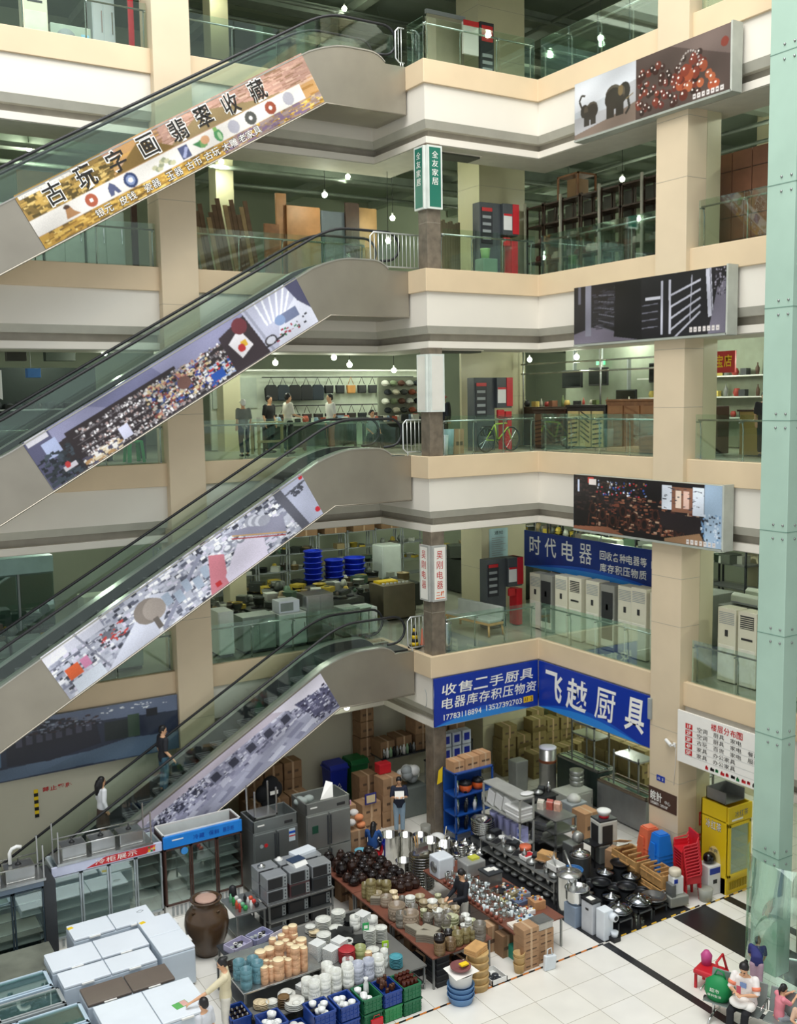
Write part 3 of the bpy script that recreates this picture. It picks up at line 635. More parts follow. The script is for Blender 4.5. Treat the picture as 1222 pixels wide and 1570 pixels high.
# blue shop signs at the corner
SB=mat('sign_blue','#12349b',.3,var=.05,ns=.8); SB2=mat('sign_blue_light','#2f86d6',.3,var=0); SB3=mat('sign_blue_mid','#1b55bd',.3,var=0)
def swoosh(mb,F,w,h,k=1):
    O,U,V,Nn=[Vector(q) for q in F]; n=24
    for (a,b,m,l) in ((.0,.26,SB3,.003),(.0,.17,SB2,.005)):
        up_=[];dn=[]
        for i in range(n+1):
            t=i/n; y=h*(b*math.sin(PI*min(1,t*1.1))*(1 if k else 1)); y2=0
            up_.append(O+U*(w*t)+V*max(0,y)+Nn*l); dn.append(O+U*(w*t)+V*0+Nn*l)
        vs=up_+dn; mb.poly(vs,[(n+1+i,n+2+i,i+1,i) for i in range(n)],m)
def sign(name,lab,F,w,h,mbase,texts,depth=.05,sw=False):
    O,U,V,Nn=[Vector(q) for q in F]; t=thing(name,lab,'sign',tuple(O))
    F0=(Vector((0,0,0)),U,V,Nn); mb=MB(); pts=[U*a+V*b+Nn*c for c in (-depth,0) for a,b in ((0,0),(w,0),(w,h),(0,h))]
    mb.poly(pts,[(3,2,1,0),(4,5,6,7),(0,1,5,4),(1,2,6,5),(2,3,7,6),(3,0,4,7)],mbase); mb.build('sign_board',t)
    if sw: mb=MB(); swoosh(mb,F0,w,h); mb.build('blue_swoosh',t)
    mb=MB(); k=0
    for s,x,y,ww,hh,m,o,sh in texts: put_text(mb,s,x,y,ww,hh,F0,m,o,lift=.009,shear=sh)
    if texts: mb.build('lettering',t)
    return t,F0
zb,zt=3.23,4.6
F=((15.2,23.05,zb),(1,0,0),(0,0,1),(0,-1,0))
t,F0=sign('shop_sign','blue corner sign with white lettering and phone numbers, left of the large kitchenware name',F,3.67,zt-zb,SB,[
 ('收售二手厨具',.2,.86,3.3,.32,PAPER,.012,.12),('电器库存积压物资',.2,.46,3.4,.32,PAPER,.012,.12),('17783118894',.25,.15,1.35,.16,PAPER,.01,0),('13527392703',1.72,.17,1.35,.16,PAPER,.01,0)],sw=True)
mb=MB(); sign_rect(mb,F0,3.12,.17,.36,.18,YELI,.008); put_text(mb,'A1-2',3.15,.2,.3,.12,F0,INK,.0,lift=.012); mb.build('stall_number_plate',t)
F=((18.86,23.0,zb),(0,-1,0),(0,0,1),(-1,0,0))
t,F0=sign('shop_sign','large blue sign with four big white brush characters below the second floor right gallery',F,4.6,zt-zb,SB,[
 ('飞',.2,.3,.85,.88,PAPER,.02,.1),('越',1.15,.26,.95,.92,PAPER,.02,.1),('厨',2.35,.28,.85,.9,PAPER,.008,.1),('具',3.5,.28,.8,.92,PAPER,.02,.1)],sw=True)
# shop sign inside the second floor
F=((20.4,25.6,Z[2]+1.72),(0,-1,0),(0,0,1),(-1,0,0))
t,F0=sign('shop_sign','blue hanging sign inside the second floor above the air conditioners',F,7.0,1.15,mat('sign_navy','#15307c',.3),[
 ('时',.25,.42,.6,.6,WPL,.01,0),('代',1.0,.42,.6,.6,WPL,.01,0),('电',1.8,.42,.6,.6,WPL,.01,0),('器',2.6,.42,.6,.6,WPL,.0,0),
 ('回收各种电器等',3.5,.64,1.9,.26,WPL,.015,0),('库存积压物质',3.5,.28,1.9,.26,WPL,.015,0),('13647',5.5,.64,.8,.2,WPL,.01,0)],sw=True)
mb=MB(); sign_rect(mb,F0,5.7,.2,.5,.28,YELI,.008); put_text(mb,'A2',5.78,.25,.3,.18,F0,REDI,.0,lift=.012); mb.build('stall_number_plate',t); mb=MB(); [mb.tube([Vector((.05,-y,1.1)),Vector((.05,-y,3.2))],.015,GRYP,5) for y in (.5,3.5,6.5)]; mb.build('hanging_rods',t)
# floor directory
F=((18.7,17.43,3.27),(0,-1,0),(0,0,1),(-1,0,0))
rows=[('1F','空调 厨具 家电'),('2F','空调 厨具 家电 餐厅'),('3F','古玩 百货 家电 服装'),('4F','家具 办公家具'),('5F','家具 办公家具')]
t,F0=sign('floor_directory','white floor directory board with red floor numbers beside the green post',F,2.9,1.3,mat('directory_white','#efece4',.4,var=.02),[('楼层分布图',1.05,1.06,.95,.17,REDI,.01,0)])
mb=MB();mb2=MB();mb3=MB()
for i,(a,b) in enumerate(rows):
    y=.9-i*.165; sign_rect(mb,F0,.26,y,.22,.13,REDI,.004); put_text(mb2,a,.29,y+.02,.16,.09,F0,PAPER,.01,lift=.008); put_text(mb3,b,.62,y+.01,.125*len(b)*1.35,.11,F0,INK,.0,lift=.006)
    sign_rect(mb3,F0,.25,y-.02,2.6,.006,GRYP,.004)
mb.build('floor_number_tiles',t); mb2.build('floor_numbers',t); mb3.build('lettering',t)
mb=MB()
for i in range(12):
    x=.9+i*.155; m=(REDI,INK,GRNP,REDI)[i%4]; sign_rect(mb,F0,x,.05+.01*(i%3),.09+.03*(i%2),.07,m,.005); sign_rect(mb,F0,x+.02,.1,.04,.05,m,.005)
mb.build('furniture_pictures',t)
# signs on the brown corner posts
def post_sign(z0,z1,base,frame,chars,chm,lab,lab2=None,fill=.75):
    t=thing('post_sign',lab,'sign',(15.27,23.22,z0)); h=z1-z0
    for nm,Fo,U,Nn in (('front_panel',(0,-.09,0),(1,0,0),(0,-1,0)),('side_panel',(-.09,.45,0),(0,-1,0),(-1,0,0))):
        U=Vector(U);Nn=Vector(Nn);Fo=Vector(Fo); mb=MB(); V=Vector((0,0,1)); w=.44
        a,b=-.02,w
        pts=[Fo+U*x+V*z-Nn*d for d in (.085,0) for x,z in ((a,0),(b,0),(b,h),(a,h))]
        mb.poly(pts,[(3,2,1,0),(4,5,6,7),(0,1,5,4),(1,2,6,5),(2,3,7,6),(3,0,4,7)],frame)
        F0=(Fo,U,V,Nn); sign_rect(mb,F0,.03,.05,w-.08,h-.1,base,.004); o=mb.build(nm,t)
        if chars:
            mb=MB(); hh=h*fill; put_text(mb,chars,.08,h-.12-hh,w-.18,hh,F0,chm,.0,lift=.008,vert=True,gap=.22); mb.build('lettering',o)
    return t
post_sign(17.3,18.93,mat('sign_green','#1f6f5c',.4,var=.03),mat('sign_frame_white','#d5dbd3',.4),'全友家居',PAPER,'green vertical sign with white characters on the fourth floor corner post',fill=.56)
post_sign(11.95,13.5,mat('blank_panel_cream','#dcd9cf',.3,var=.03),mat('sign_frame_white',''),'',None,'blank cream vertical sign box on the third floor corner post')
t=post_sign(6.75,8.3,mat('sign_white','#e9e6dc',.3,var=.02),mat('sign_frame_grey','#a9aaa4',.4),'吴刚电器',REDI,'white vertical sign with red characters on the second floor corner post',fill=.72)
mb=MB(); F0=(Vector((0,-.09,0)),Vector((1,0,0)),Vector((0,0,1)),Vector((0,-1,0))); put_text(mb,'二楼',.08,.14,.28,.14,F0,ORI,.02,lift=.008); sign_rect(mb,F0,.08,.08,.28,.025,ORI,.006); mb.build('floor_lettering',t)
# plates on the tan pillar
F=((18.795,18.4,2.1),(0,-1,0),(0,0,1),(-1,0,0))
t,F0=sign('wall_plate','brown design centre plate on the tan pillar above the plastic stools',((18.79,18.47,1.78),(0,-1,0),(0,0,1),(-1,0,0)),.96,.5,mat('plate_brown','#4b3429',.4),[('皖計',.06,.16,.42,.26,PAPER,.02,0),('中心',.56,.17,.2,.1,PAPER,.0,0),('Design Center',.08,.06,.6,.07,PAPER,0,0)],depth=.012)
t,F0=sign('wall_plate','small blue number plate on the tan pillar above the brown plate',((18.79,18.2,2.5),(0,-1,0),(0,0,1),(-1,0,0)),.28,.15,SB,[('A1-3',.04,.04,.2,.07,PAPER,0,0)],depth=.012)
for x,z,w,h,s,lab in ((19.62,1.35,.22,.36,'禁止吸烟','dark red upright notice on the pale pillar side behind the red chairs'),(19.5,.95,.3,.18,'小心','red and white notice low on the pale pillar behind the red chairs')):
    t,F0=sign('wall_notice',lab,((x-.05,17.465,z),(1,0,0),(0,0,1),(0,-1,0)),w,h,REDI,[(s[:2],.03,h*.5,w-.06,h*.35,PAPER,0,0)]+([(s[2:],.03,h*.1,w-.06,h*.3,PAPER,0,0)] if len(s)>2 else []),depth=.01)
for L,z in ((2,5.22),(3,10.75)):
    f={2:'second',3:'third'}[L]
    t,F0=sign('wall_notice','red no smoking notice on the pale pillar of the %s floor balcony'%f,((19.32+.1,26.39,z+1.15),(1,0,0),(0,0,1),(0,-1,0)),.34,.42,REDI,[('禁烟',.05,.05,.24,.1,PAPER,0,0)],depth=.01)
    mb=MB(); O,U,V,Nn=F0; mb.lathe([(.11,0),(.11,.012)],PAPER,n=20,T=Matrix.Translation((.17,0,.28))@Matrix.Rotation(PI/2,4,'X')); mb.lathe([(.085,0.0),(.085,.014)],REDI,n=20,T=Matrix.Translation((.17,0,.28))@Matrix.Rotation(PI/2,4,'X')); mb.build('no_smoking_disc',t)
t,F0=sign('wall_poster','pale blue paper poster on the pale pillar of the second floor balcony',((19.6,26.39,7.0),(1,0,0),(0,0,1),(0,-1,0)),.75,1.1,mat('pale_poster','#a9c9cc',.6),[('通知',.2,.9,.35,.12,INK,0,0)],depth=.008)
mb=MB()
for i in range(10): sign_rect(mb,F0,.1,.15+i*.07,.55-.1*(i%3),.02,GRYP,.005)
mb.build('printed_lines',t)
# security camera on the tan pillar and a lift call strip
t=thing('security_camera','small white security camera on the tan pillar below the large blue sign','camera',(18.8,17.6,3.55)); mb=MB(); mb.box(-.04,-.04,0,.0,.04,.1,WPL); mb.tube([(0,0,.05),(-.12,.0,.05)],.018,WPL); mb.build('bracket',t)
mb=MB(); mb.cyl((0,0,0),.045,.26,WPL,12,T=Matrix.Translation((-.12,0.02,.05))@Matrix.Rotation(-PI/2+.25,4,'X')@Matrix.Rotation(.3,4,'Y')); mb.build('camera_body',t)
mb=MB(); mb.tube([(-.0,-.03,.05),(-.02,-.05,-.3),(-.02,.0,-1.0)],.006,WPL,5); mb.build('cable',t)
mb=MB(); mb.box(18.72,18.38,4.05,18.8,18.48,4.6,GRYP); mb.build('junction_box',label='thin grey junction box at the right end of the large blue sign',cat='box',bev=.01)
# rising wire marks on white side of sign corner
mb=MB(); mb.tube([(15.19,23.6+.18*math.cos(a),3.95+.3*math.sin(a)) for a in [PI*(.65+i/14*.7) for i in range(15)]],.008,GRYP,5); mb.build('door_pull',label='thin curved wire handle on the white end panel beside the blue corner sign',cat='handle')
# ---------------- people ----------------
def remesh(o,v,smooth=True):
    m=o.modifiers.new('skin','REMESH'); m.mode='VOXEL'; m.voxel_size=v; m.use_smooth_shade=True
    k=o.modifiers.new('relax','SMOOTH'); k.factor=.5; k.iterations=3
def blob(mb,c,r,m,T=None,n=12):
    pr=[(max(.002,math.sin(PI*i/8)),-math.cos(PI*i/8)) for i in range(9)]; A=Matrix.Translation(Vector(c))@Matrix.Diagonal((r[0],r[1],r[2],1))
    if T is not None: A=T@A
    mb.lathe(pr,m,n=n,T=A)
def loft(mb,rings,m,n=14):
    vs=[];fs=[]
    for c,L,D in rings:
        c=Vector(c);L=Vector(L);D=Vector(D)
        for k in range(n):
            a=2*PI*k/n; vs.append(tuple(c+L*math.cos(a)+D*math.sin(a)))
    for i in range(len(rings)-1):
        for k in range(n): fs.append((i*n+k,i*n+(k+1)%n,(i+1)*n+(k+1)%n,(i+1)*n+k))
    fs.append(tuple(range(n-1,-1,-1))); fs.append(tuple((len(rings)-1)*n+k for k in range(n))); mb.poly(vs,fs,m,True)
def person(label,loc,rz=0,h=1.65,J=None,shirt='#e8e4dc',pants='#23262c',sleeve=.45,hair='short',fine=.016,skirt=0,legs=1,shoe='#2a2a2c',hold=None,look=None,wide=1,belly=1,group=None,bare=False,pattern=None):
    s=h/1.65; d=dict(head=(0,-.02,1.535),neck=(0,0,1.40),chest=(0,0,1.24),waist=(0,0,1.04),pelvis=(0,0,.9),
      shl=(-.165,0,1.345),shr=(.165,0,1.345),ell=(-.21,.03,1.08),elr=(.21,.03,1.08),wrl=(-.22,-.04,.85),wrr=(.22,-.04,.85),
      hil=(-.085,0,.87),hir=(.085,0,.87),knl=(-.09,-.02,.48),knr=(.09,-.02,.48),anl=(-.09,.03,.08),anr=(.09,.03,.08))
    if J: d.update(J)
    P={k:Vector(v)*s for k,v in d.items()}
    lk=Vector(look or (0,-1,-.15)).normalized(); mb=MB()
    side=(P['shr']-P['shl']).normalized(); hside=(P['hir']-P['hil']).normalized()
    def dep(a,b,sd): t=(P[a]-P[b]).normalized(); return t.cross(sd).normalized()
    dc=dep('neck','chest',side); dw=dep('chest','pelvis',side)
    w=wide*s
    rings=[(P['pelvis']-Vector((0,0,.06*s)),hside*.13*w,dw*.09*s),(P['pelvis'],hside*.155*w,dw*.105*s*belly),(P['waist'],side*.13*w,dw*.09*s*belly),((P['waist']+P['chest'])/2,side*.14*w,dw*.1*s*belly),(P['chest'],side*.16*w,dc*.1*s),((P['chest']*.35+P['neck']*.65),side*.15*w,dc*.075*s),(P['neck'],side*.055*s,dc*.055*s)]
    loft(mb,rings,SKIN)
    for q in 'lr':
        mb.tube([P['sh'+q],P['sh'+q]*.5+P['el'+q]*.5,P['el'+q],P['el'+q]*.5+P['wr'+q]*.5,P['wr'+q]],.03,SKIN,10,rs=[.052*s,.047*s,.037*s,.036*s,.026*s])
        blob(mb,P['sh'+q],(.055*s,)*3,SKIN)
        hd=(P['wr'+q]-P['el'+q]).normalized(); pc=P['wr'+q]+hd*.045*s; sd=hd.cross(Vector((0,0,1)) if abs(hd.z)<.9 else Vector((0,1,0))).normalized(); nn=hd.cross(sd)
        if abs(hd.z)>.9: sd,nn=Vector((0,1,0)),Vector((-1 if q=='r' else 1,0,0))
        loft(mb,[(P['wr'+q],sd*.026*s,nn*.02*s),(pc,sd*.04*s,nn*.016*s),(pc+hd*.04*s,sd*.04*s,nn*.013*s)],SKIN,8)
        for f in range(4):
            b=pc+hd*.035*s+sd*(.03-.02*f)*s; ln=(.066,.075,.07,.055)[f]*s; e1=b+hd*ln*.5+nn*.008*s; e2=e1+hd*ln*.35+nn*.03*s
            mb.tube([b,e1,e2],.01,SKIN,6,rs=[.0105*s,.0095*s,.0075*s])
        b=P['wr'+q]+hd*.02*s+sd*.03*s; mb.tube([b,b+sd*.025*s+hd*.03*s+nn*.01*s,b+sd*.028*s+hd*.058*s+nn*.03*s],.011,SKIN,6,rs=[.013*s,.011*s,.008*s])
    if legs:
        for q in 'lr':
            mb.tube([P['hi'+q],P['hi'+q]*.5+P['kn'+q]*.5,P['kn'+q],P['kn'+q]*.6+P['an'+q]*.4,P['an'+q]],.05,SKIN,10,rs=[.082*s,.07*s,.052*s,.05*s,.034*s])
            ft=Vector((0,-1,0)); hdv=(P['kn'+q]-P['hi'+q]); hdv.z=0
            if hdv.length>.2*s: ft=hdv.normalized()
            mb.tube([P['an'+q]+ft*-.04*s-Vector((0,0,.04*s)),P['an'+q]+ft*.15*s-Vector((0,0,.05*s))],.03,SKIN,8,rs=[.034*s,.028*s])
    # head
    hz=P['head']; z=Vector((0,0,1)); z=(z-lk*lk.dot(z)).normalized(); x=lk.cross(z).normalized()
    A=Matrix(((x.x,-lk.x,z.x,hz.x),(x.y,-lk.y,z.y,hz.y),(x.z,-lk.z,z.z,hz.z),(0,0,0,1)))
    mb.tube([P['neck']-Vector((0,0,.03*s)),P['neck']*.4+hz*.6],.05,SKIN,10,rs=[.055*s,.05*s])
    blob(mb,(0,.012*s,.03*s),(.074*s,.09*s,.088*s),SKIN,A); blob(mb,(0,-.012*s,-.035*s),(.058*s,.072*s,.075*s),SKIN,A)
    blob(mb,(0,-.09*s,-.008*s),(.013*s,.02*s,.022*s),SKIN,A); blob(mb,(0,-.062*s,-.085*s),(.03*s,.025*s,.02*s),SKIN,A)
    for q in (-1,1): blob(mb,(q*.075*s,.012*s,-.005*s),(.012*s,.02*s,.028*s),SKIN,A)
    body=mb.build('person',loc=loc,rz=rz,label=label,cat='person',group=group); remesh(body,fine if fine<.03 else .03)
    EY=mat('eye_dark','#1b1512',.3,var=0); LIP=mat('lip','#a85a50',.5,var=0)
    mb=MB()
    for q in (-1,1):
        blob(mb,(q*.03*s,-.078*s,.01*s),(.013*s,.009*s,.007*s),EY,A,8); mb.tube([A@Vector((q*.016*s,-.085*s,.033*s)),A@Vector((q*.046*s,-.075*s,.033*s))],.004*s,HAIR,5)
    mb.build('eyes',body); mb=MB(); blob(mb,(0,-.083*s,-.052*s),(.022*s,.009*s,.007*s),LIP,A,8); mb.build('mouth',body)
    if hair!='none':
        HM=hair[1] if isinstance(hair,tuple) else HAIR; hk=hair[0] if isinstance(hair,tuple) else hair; mb=MB()
        blob(mb,(0,.028*s,.052*s),(.086*s,.092*s,.083*s),HM,A); blob(mb,(0,.05*s,.0),(.08*s,.066*s,.085*s),HM,A)
        for q in (-1,1): blob(mb,(q*.066*s,.02*s,.03*s),(.02*s,.05*s,.045*s),HM,A)
        if hk=='long':
            mb.tube([A@Vector((0,.07*s,.02*s)),A@Vector((0,.10*s,-.1*s)),P['neck']+dc*-.0+Vector((0,.1,-.08))*s,P['chest']+Vector((0,.13,-.03))*s],.06,HM,10,rs=[.08*s,.085*s,.075*s,.03*s])
            for q in (-1,1): mb.tube([A@Vector((q*.07*s,.03*s,.03*s)),A@Vector((q*.075*s,.03*s,-.12*s)),P['chest']+Vector((q*.1,.06,.02))*s],.025,HM,8,rs=[.03*s,.032*s,.012*s])
        if hk=='tail': mb.tube([A@Vector((0,.11*s,.07*s)),A@Vector((0,.15*s,.0)),A@Vector((0,.13*s,-.16*s))],.03,HM,8,rs=[.025*s,.038*s,.015*s])
        if hk=='bun': blob(mb,(0,.12*s,.07*s),(.04*s,.04*s,.04*s),HM,A)
        o=mb.build('hair' if hk!='cap' else 'cap',body); remesh(o,fine)
        if hk=='cap':
            mb=MB(); blob(mb,(0,-.1*s,.06*s),(.07*s,.07*s,.012*s),HM,A); mb.build('cap_brim',body)
    # clothes
    SM=shirt if not isinstance(shirt,str) else mat('cloth_'+shirt[1:],shirt,.8,var=.06,ns=6,bump=.1); PM=mat('cloth_'+pants[1:],pants,.85,var=.08,ns=8,bump=.1)
    mb=MB(); k=1.13; rr=[(c,L*k,D*k*1.04) for c,L,D in rings[:6]]; rr[0]=(rr[0][0]-Vector((0,0,.05*s)),rr[0][1],rr[0][2]*1.05); rr.append((P['neck']-Vector((0,0,.015*s)),side*.075*s,dc*.07*s)); loft(mb,rr,SM)
    for q in 'lr':
        e=P['el'+q]; wv=P['wr'+q]; a=P['sh'+q]
        pts=[a,a*.5+e*.5,e,e*.5+wv*.5,wv]; rs=[.072*s,.066*s,.055*s,.05*s,.042*s]
        n_=2+int(sleeve*3.01) if sleeve>.3 else 2
        n_=min(n_,5); mb.tube(pts[:n_],.05,SM,10,rs=rs[:n_]); blob(mb,a,(.072*s,)*3,SM)
    o=mb.build('shirt',body); remesh(o,fine)
    if pattern: pattern(body,P,s,dc,side)
    if legs:
        mb=MB()
        if skirt:
            n=[(P['waist']*.3+P['pelvis']*.7,hside*.15*s,dw*.11*s),(P['pelvis']-Vector((0,0,.1*s)),hside*.18*s,dw*.13*s),(P['pelvis']-Vector((0,0,skirt*s)),hside*.22*s,dw*.17*s)]; loft(mb,n,PM)
        else:
            loft(mb,[(P['pelvis']-Vector((0,0,.08*s)),hside*.15*w,dw*.11*s),(P['pelvis'],hside*.17*w,dw*.118*s*belly),(P['pelvis']*.6+P['waist']*.4,hside*.15*w,dw*.105*s*belly)],PM)
            for q in 'lr': mb.tube([P['hi'+q],P['hi'+q]*.5+P['kn'+q]*.5,P['kn'+q],P['kn'+q]*.5+P['an'+q]*.5,P['an'+q]+(P['kn'+q]-P['an'+q]).normalized()*.03*s],.08,PM,10,rs=[.1*s,.088*s,.072*s,.068*s,.062*s]); blob(mb,P['hi'+q],(.1*s,)*3,PM)
        o=mb.build('skirt' if skirt else 'trousers',body); remesh(o,fine)
        SH=mat('shoe_'+shoe[1:],shoe,.5)
        for q in 'lr':
            mb=MB(); ft=Vector((0,-1,0)); hdv=(P['kn'+q]-P['hi'+q]); hdv.z=0
            if hdv.length>.2*s: ft=hdv.normalized()
            b=P['an'+q]-Vector((0,0,.042*s)); mb.tube([b-ft*.06*s,b+ft*.02*s,b+ft*.12*s,b+ft*.17*s],.04,SH,8,rs=[.036*s,.042*s,.038*s,.022*s]); mb.build('shoe',body)
    return body
# ---------------- lamps of the shops ----------------
BULB=mat('lit_bulb','#f4ffe0',.3,var=0,emit=14)
def bulb(x,y,z,lab,top=None,power=34,group=None,ln=None):
    ln=ln or [Z[L]-.6 for L in (2,3,4,5,6) if Z[L]-.6>z][0]-z
    t=thing('pendant_bulb',lab,'lamp',(x,y,z),group=group)
    mb=MB(); mb.tube([(0,0,.12),(0,0,ln)],.008,BLK,5); mb.build('cord',t)
    mb=MB(); mb.lathe([(.02,.06),(.03,.08),(.03,.14),(.015,.15)],WPL,n=10); mb.build('socket',t)
    mb=MB(); mb.lathe([(.01,-.09),(.06,-.07),(.085,-.01),(.07,.04),(.03,.07)],BULB,n=12); mb.build('glass_bulb',t)
    lamp('bulb_light','POINT',(0,0,-.16),power,(.93,1,.8),.09,parent=t); return t
for x,y,z,w in ((17.0,26.5,19.35,'just left of the green post sign'),(14.75,28,18.45,'above the wood panels'),(17.12,28,17.95,'low behind the green post sign'),(23,24,18.95,'above the dark wooden racks'),(23.3,18.7,19.0,'in the bay beside the green post'),(16.1,26.6,17.0,'behind the fourth floor corner railing'),(2.0,28,19.0,'at the far left above the pale screens'),(27,30,18.2,'deep in the shelves of the fourth floor')):
    bulb(x,y,z,'lit pendant bulb on the fourth floor '+w)
bulb(21,22.83,22.45,'lit pendant bulb above the top floor right gallery')
for x,y,z,w in ((7.92,28,13.7,'left of the tall tan pillar'),(12.97,28,13.45,'first above the bag stall'),(14.94,28,13.62,'second above the bag stall'),(15.48,28,13.4,'third above the bag stall'),(21.64,28,13.6,'above the red display stand'),(22.57,28,13.6,'right of the red display stand'),(21,23.81,13.5,'beside the green exit light'),(21.4,20.6,13.7,'above the carved cupboards, upper'),(21.4,20.3,13.35,'above the carved cupboards, lower'),(22,17.2,13.35,'beside the red sign near the green post'),(18.3,30,13.3,'deep behind the corner balcony')):
    bulb(x,y,z,'lit pendant bulb on the third floor '+w,power=36)
def added_tubelight(x,y,z,lab,power=90,rz=0,ln=1.4):  # added fixtures on hidden ceilings, to brighten the gallery interiors
    t=thing('added_ceiling_light',lab,'lamp',(x,y,z),rz,group='added ceiling tube lights of the galleries')
    mb=MB(); mb.box(-ln/2,-.09,0,ln/2,.09,.06,WPL); mb.build('fitting',t); mb=MB(); mb.box(-ln/2+.03,-.05,-.03,ln/2-.03,.05,0,mat('added_lit_tube','#f0ffe8',.3,var=0,emit=5)); mb.build('tube',t)
    lamp('added_tube_light','POINT',(0,0,-.2),power*.8,(.93,1,.86),.12,parent=t)
for L,pw in ((1,150),(2,150),(3,90),(4,80),(5,50)):
    zc=(Z[L+1] if L<5 else 26.4)-(1.5 if L>1 else .75)
    for x,y in ((1,30.5),(7,30.5),(12.5,29.5),(17,29.6),(22,29),(23.5,24.5),(22.3,20.5),(22.3,15.5),(26,33)):
        if L==1 and x<9: continue
        if L>3:
            if (x,y) in ((7,30.5),(17,29.6),(26,33),(22.3,15.5),(12.5,29.5)): bulb(x,y+1,zc+.1,'added high pendant bulb deep on the %s, %s'%({4:'fourth floor',5:'top floor'}[L],{7:'left of the tall pillar',17:'behind the corner balcony',26:'far right',22.3:'in the right bay',12.5:'above the planks'}[x]),power=pw*1.6)  # additional bulbs, put in to light the upper galleries
            continue
        added_tubelight(x,y,zc,'added white ceiling tube light of the %s gallery'%({1:'ground floor',2:'second floor',3:'third floor',4:'fourth floor',5:'top floor'}[L]),pw,PI/2 if y<27 else 0)
bulb(13.6,25.2,3.55,'white and black bulb hanging below the lowest escalator head',power=6,ln=1.1)
# ---------------- shared shop goods ----------------
def pick(l,i): return l[i%len(l)]
ACF=mat('ac_ivory','#ded9c2',.4,var=.03); ACD=mat('ac_slot','#2b2b2c',.5); ACS=mat('ac_side_grey','#8f8f86',.5)
def ac_tower(x,y,z,rz,lab,w=.52,d=.42,h=1.85,style=0,group=None):
    t=thing('air_conditioner',lab,'air conditioner',(x,y,z),rz,group)   # front faces local -Y
    mb=MB(); mb.box(-w/2,-d/2,0,w/2,d/2,h,ACF if style!=3 else ACS); mb.build('body',t,bev=.015)
    mb=MB()
    if style in (0,2):
        for k in range(7): mb.box(-w*.42,-d/2-.012,h-.12-k*.045,w*.42,-d/2+.01,h-.105-k*.045,GRYP)
    elif style==1: mb.box(-w*.36,-d/2-.012,h-.42,w*.36,-d/2+.01,h-.1,ACD); [mb.box(-w*.36,-d/2-.02,h-.4+k*.05,w*.36,-d/2-.01,h-.385+k*.05,ACF) for k in range(6)]
    else: mb.box(-w*.4,-d/2-.012,.3,w*.4,-d/2+.01,h-.2,ACD)
    mb.build('air_grille',t)
    mb=MB(); mb.box(-w*(.08 if style!=1 else .3),-d/2-.012,h*.62,w*(.08 if style!=1 else .3),-d/2+.01,h*.62+(.16 if style!=1 else .05),ACD); mb.build('control_panel',t)
    mb=MB(); mb.box(-w*.45,-d/2-.008,.1,w*.45,-d/2+.01,h*.5,mat('ac_panel_white','#e6e2d2',.3)); mb.build('front_panel',t,bev=.006)
    return t
def carton(x,y,z,d,rz,lab,m=CARD,name='cardboard_box',group=None,flap=0):
    mb=MB(); w,l,h=d; mb.box(-w/2,-l/2,0,w/2,l/2,h,m); mb.box(-.03,-l/2-.003,0.0,.03,l/2+.003,h+.003,TAPEM)
    for sx in (-1,1): mb.box(sx*w*.2-.06,-l/2-.004,h*.35,sx*w*.2+.06,-l/2,h*.5,mat('carton_print','#5f4a38',.8))
    if flap: mb.poly([(-w/2,-l/2,h),(w/2,-l/2,h),(w/2,-l/2-.1,h+.2),(-w/2,-l/2-.1,h+.2)],[(0,1,2,3),(3,2,1,0)],m)
    return mb.build(name,loc=(x,y,z),rz=rz,label=lab,cat='box',group=group)
def cabinet(x,y,z,w,d,h,rz,lab,m=SS,name='steel_cabinet',doors=2,handle=CHROME,cat='cabinet',group=None):
    t=thing(name,lab,cat,(x,y,z),rz,group); mb=MB(); mb.box(-w/2,-d/2,.08,w/2,d/2,h,m); mb.box(-w/2+.03,-d/2+.03,0,w/2-.03,d/2-.03,.08,DARK); mb.build('body',t,bev=.01)
    for i in range(doors):
        a=-w/2+.02+i*(w-.04)/doors; b=a+(w-.04)/doors-.015; mb=MB(); mb.box(a,-d/2-.02,.12,b,-d/2,h-.06,m); o=mb.build('door',t,bev=.005); mb=MB(); mb.box(b-.06,-d/2-.045,h*.45,b-.035,-d/2-.02,h*.7,handle); mb.build('handle',o)
    return t
def pile(n,x0,y0,x1,y1,z,fn):
    for i in range(n): fn(i,R.uniform(x0,x1),R.uniform(y0,y1),z)
# --- second floor, right gallery: air conditioners
for i,(y,st,h,m) in enumerate(((24.3,0,1.7,0),(23.7,3,1.75,0),(23.05,0,1.8,0),(22.35,1,1.85,0),(21.65,0,1.85,0),(20.95,3,1.85,0),(20.3,0,1.9,0),(19.7,2,1.95,0),(19.05,1,1.9,0))):
    ac_tower(20.0-.06*(i%2)-.02*i,y,Z[2],-PI/2,'ivory floor standing air conditioner, %s from the corner along the second floor right railing'%ORD[i],style=st,h=h,w=.55)
for i in range(7): ac_tower(20.75,24.2-i*.78,Z[2],-PI/2,'back row air conditioner, %s from the corner on the second floor right gallery'%ORD[i],style=(i+1)%3,h=1.8)
for i in range(6):
    y=25.6-i*.95; t=thing('ceiling_cassette','pale green ceiling cassette unit on end, %s from the corner, behind the air conditioners'%ORD[i],'air conditioner',(22.2+.1*(i%2),y,7.0 if i%3 else 6.75))
    GC=mat('cassette_green_white','#c9d6bc',.5); mb=MB(); mb.box(0,-.42,0,.3,.42,.84,GC); mb.build('frame',t,bev=.03); mb=MB(); mb.box(-.02,-.26,.16,0,.26,.68,mat('cassette_grille','#6d7668',.6)); [mb.box(-.03,-.26,.2+k*.08,-.018,.26,.21+k*.08,GC) for k in range(6)]; mb.build('grille',t)
mb=MB(); mb.box(21.9,19.5,Z[2],23.2,27,6.7,mat('rack_grey','#7c8078',.6)); mb.build('storage_rack',label='long grey rack holding the cassette units on the second floor',cat='rack',bev=.02)
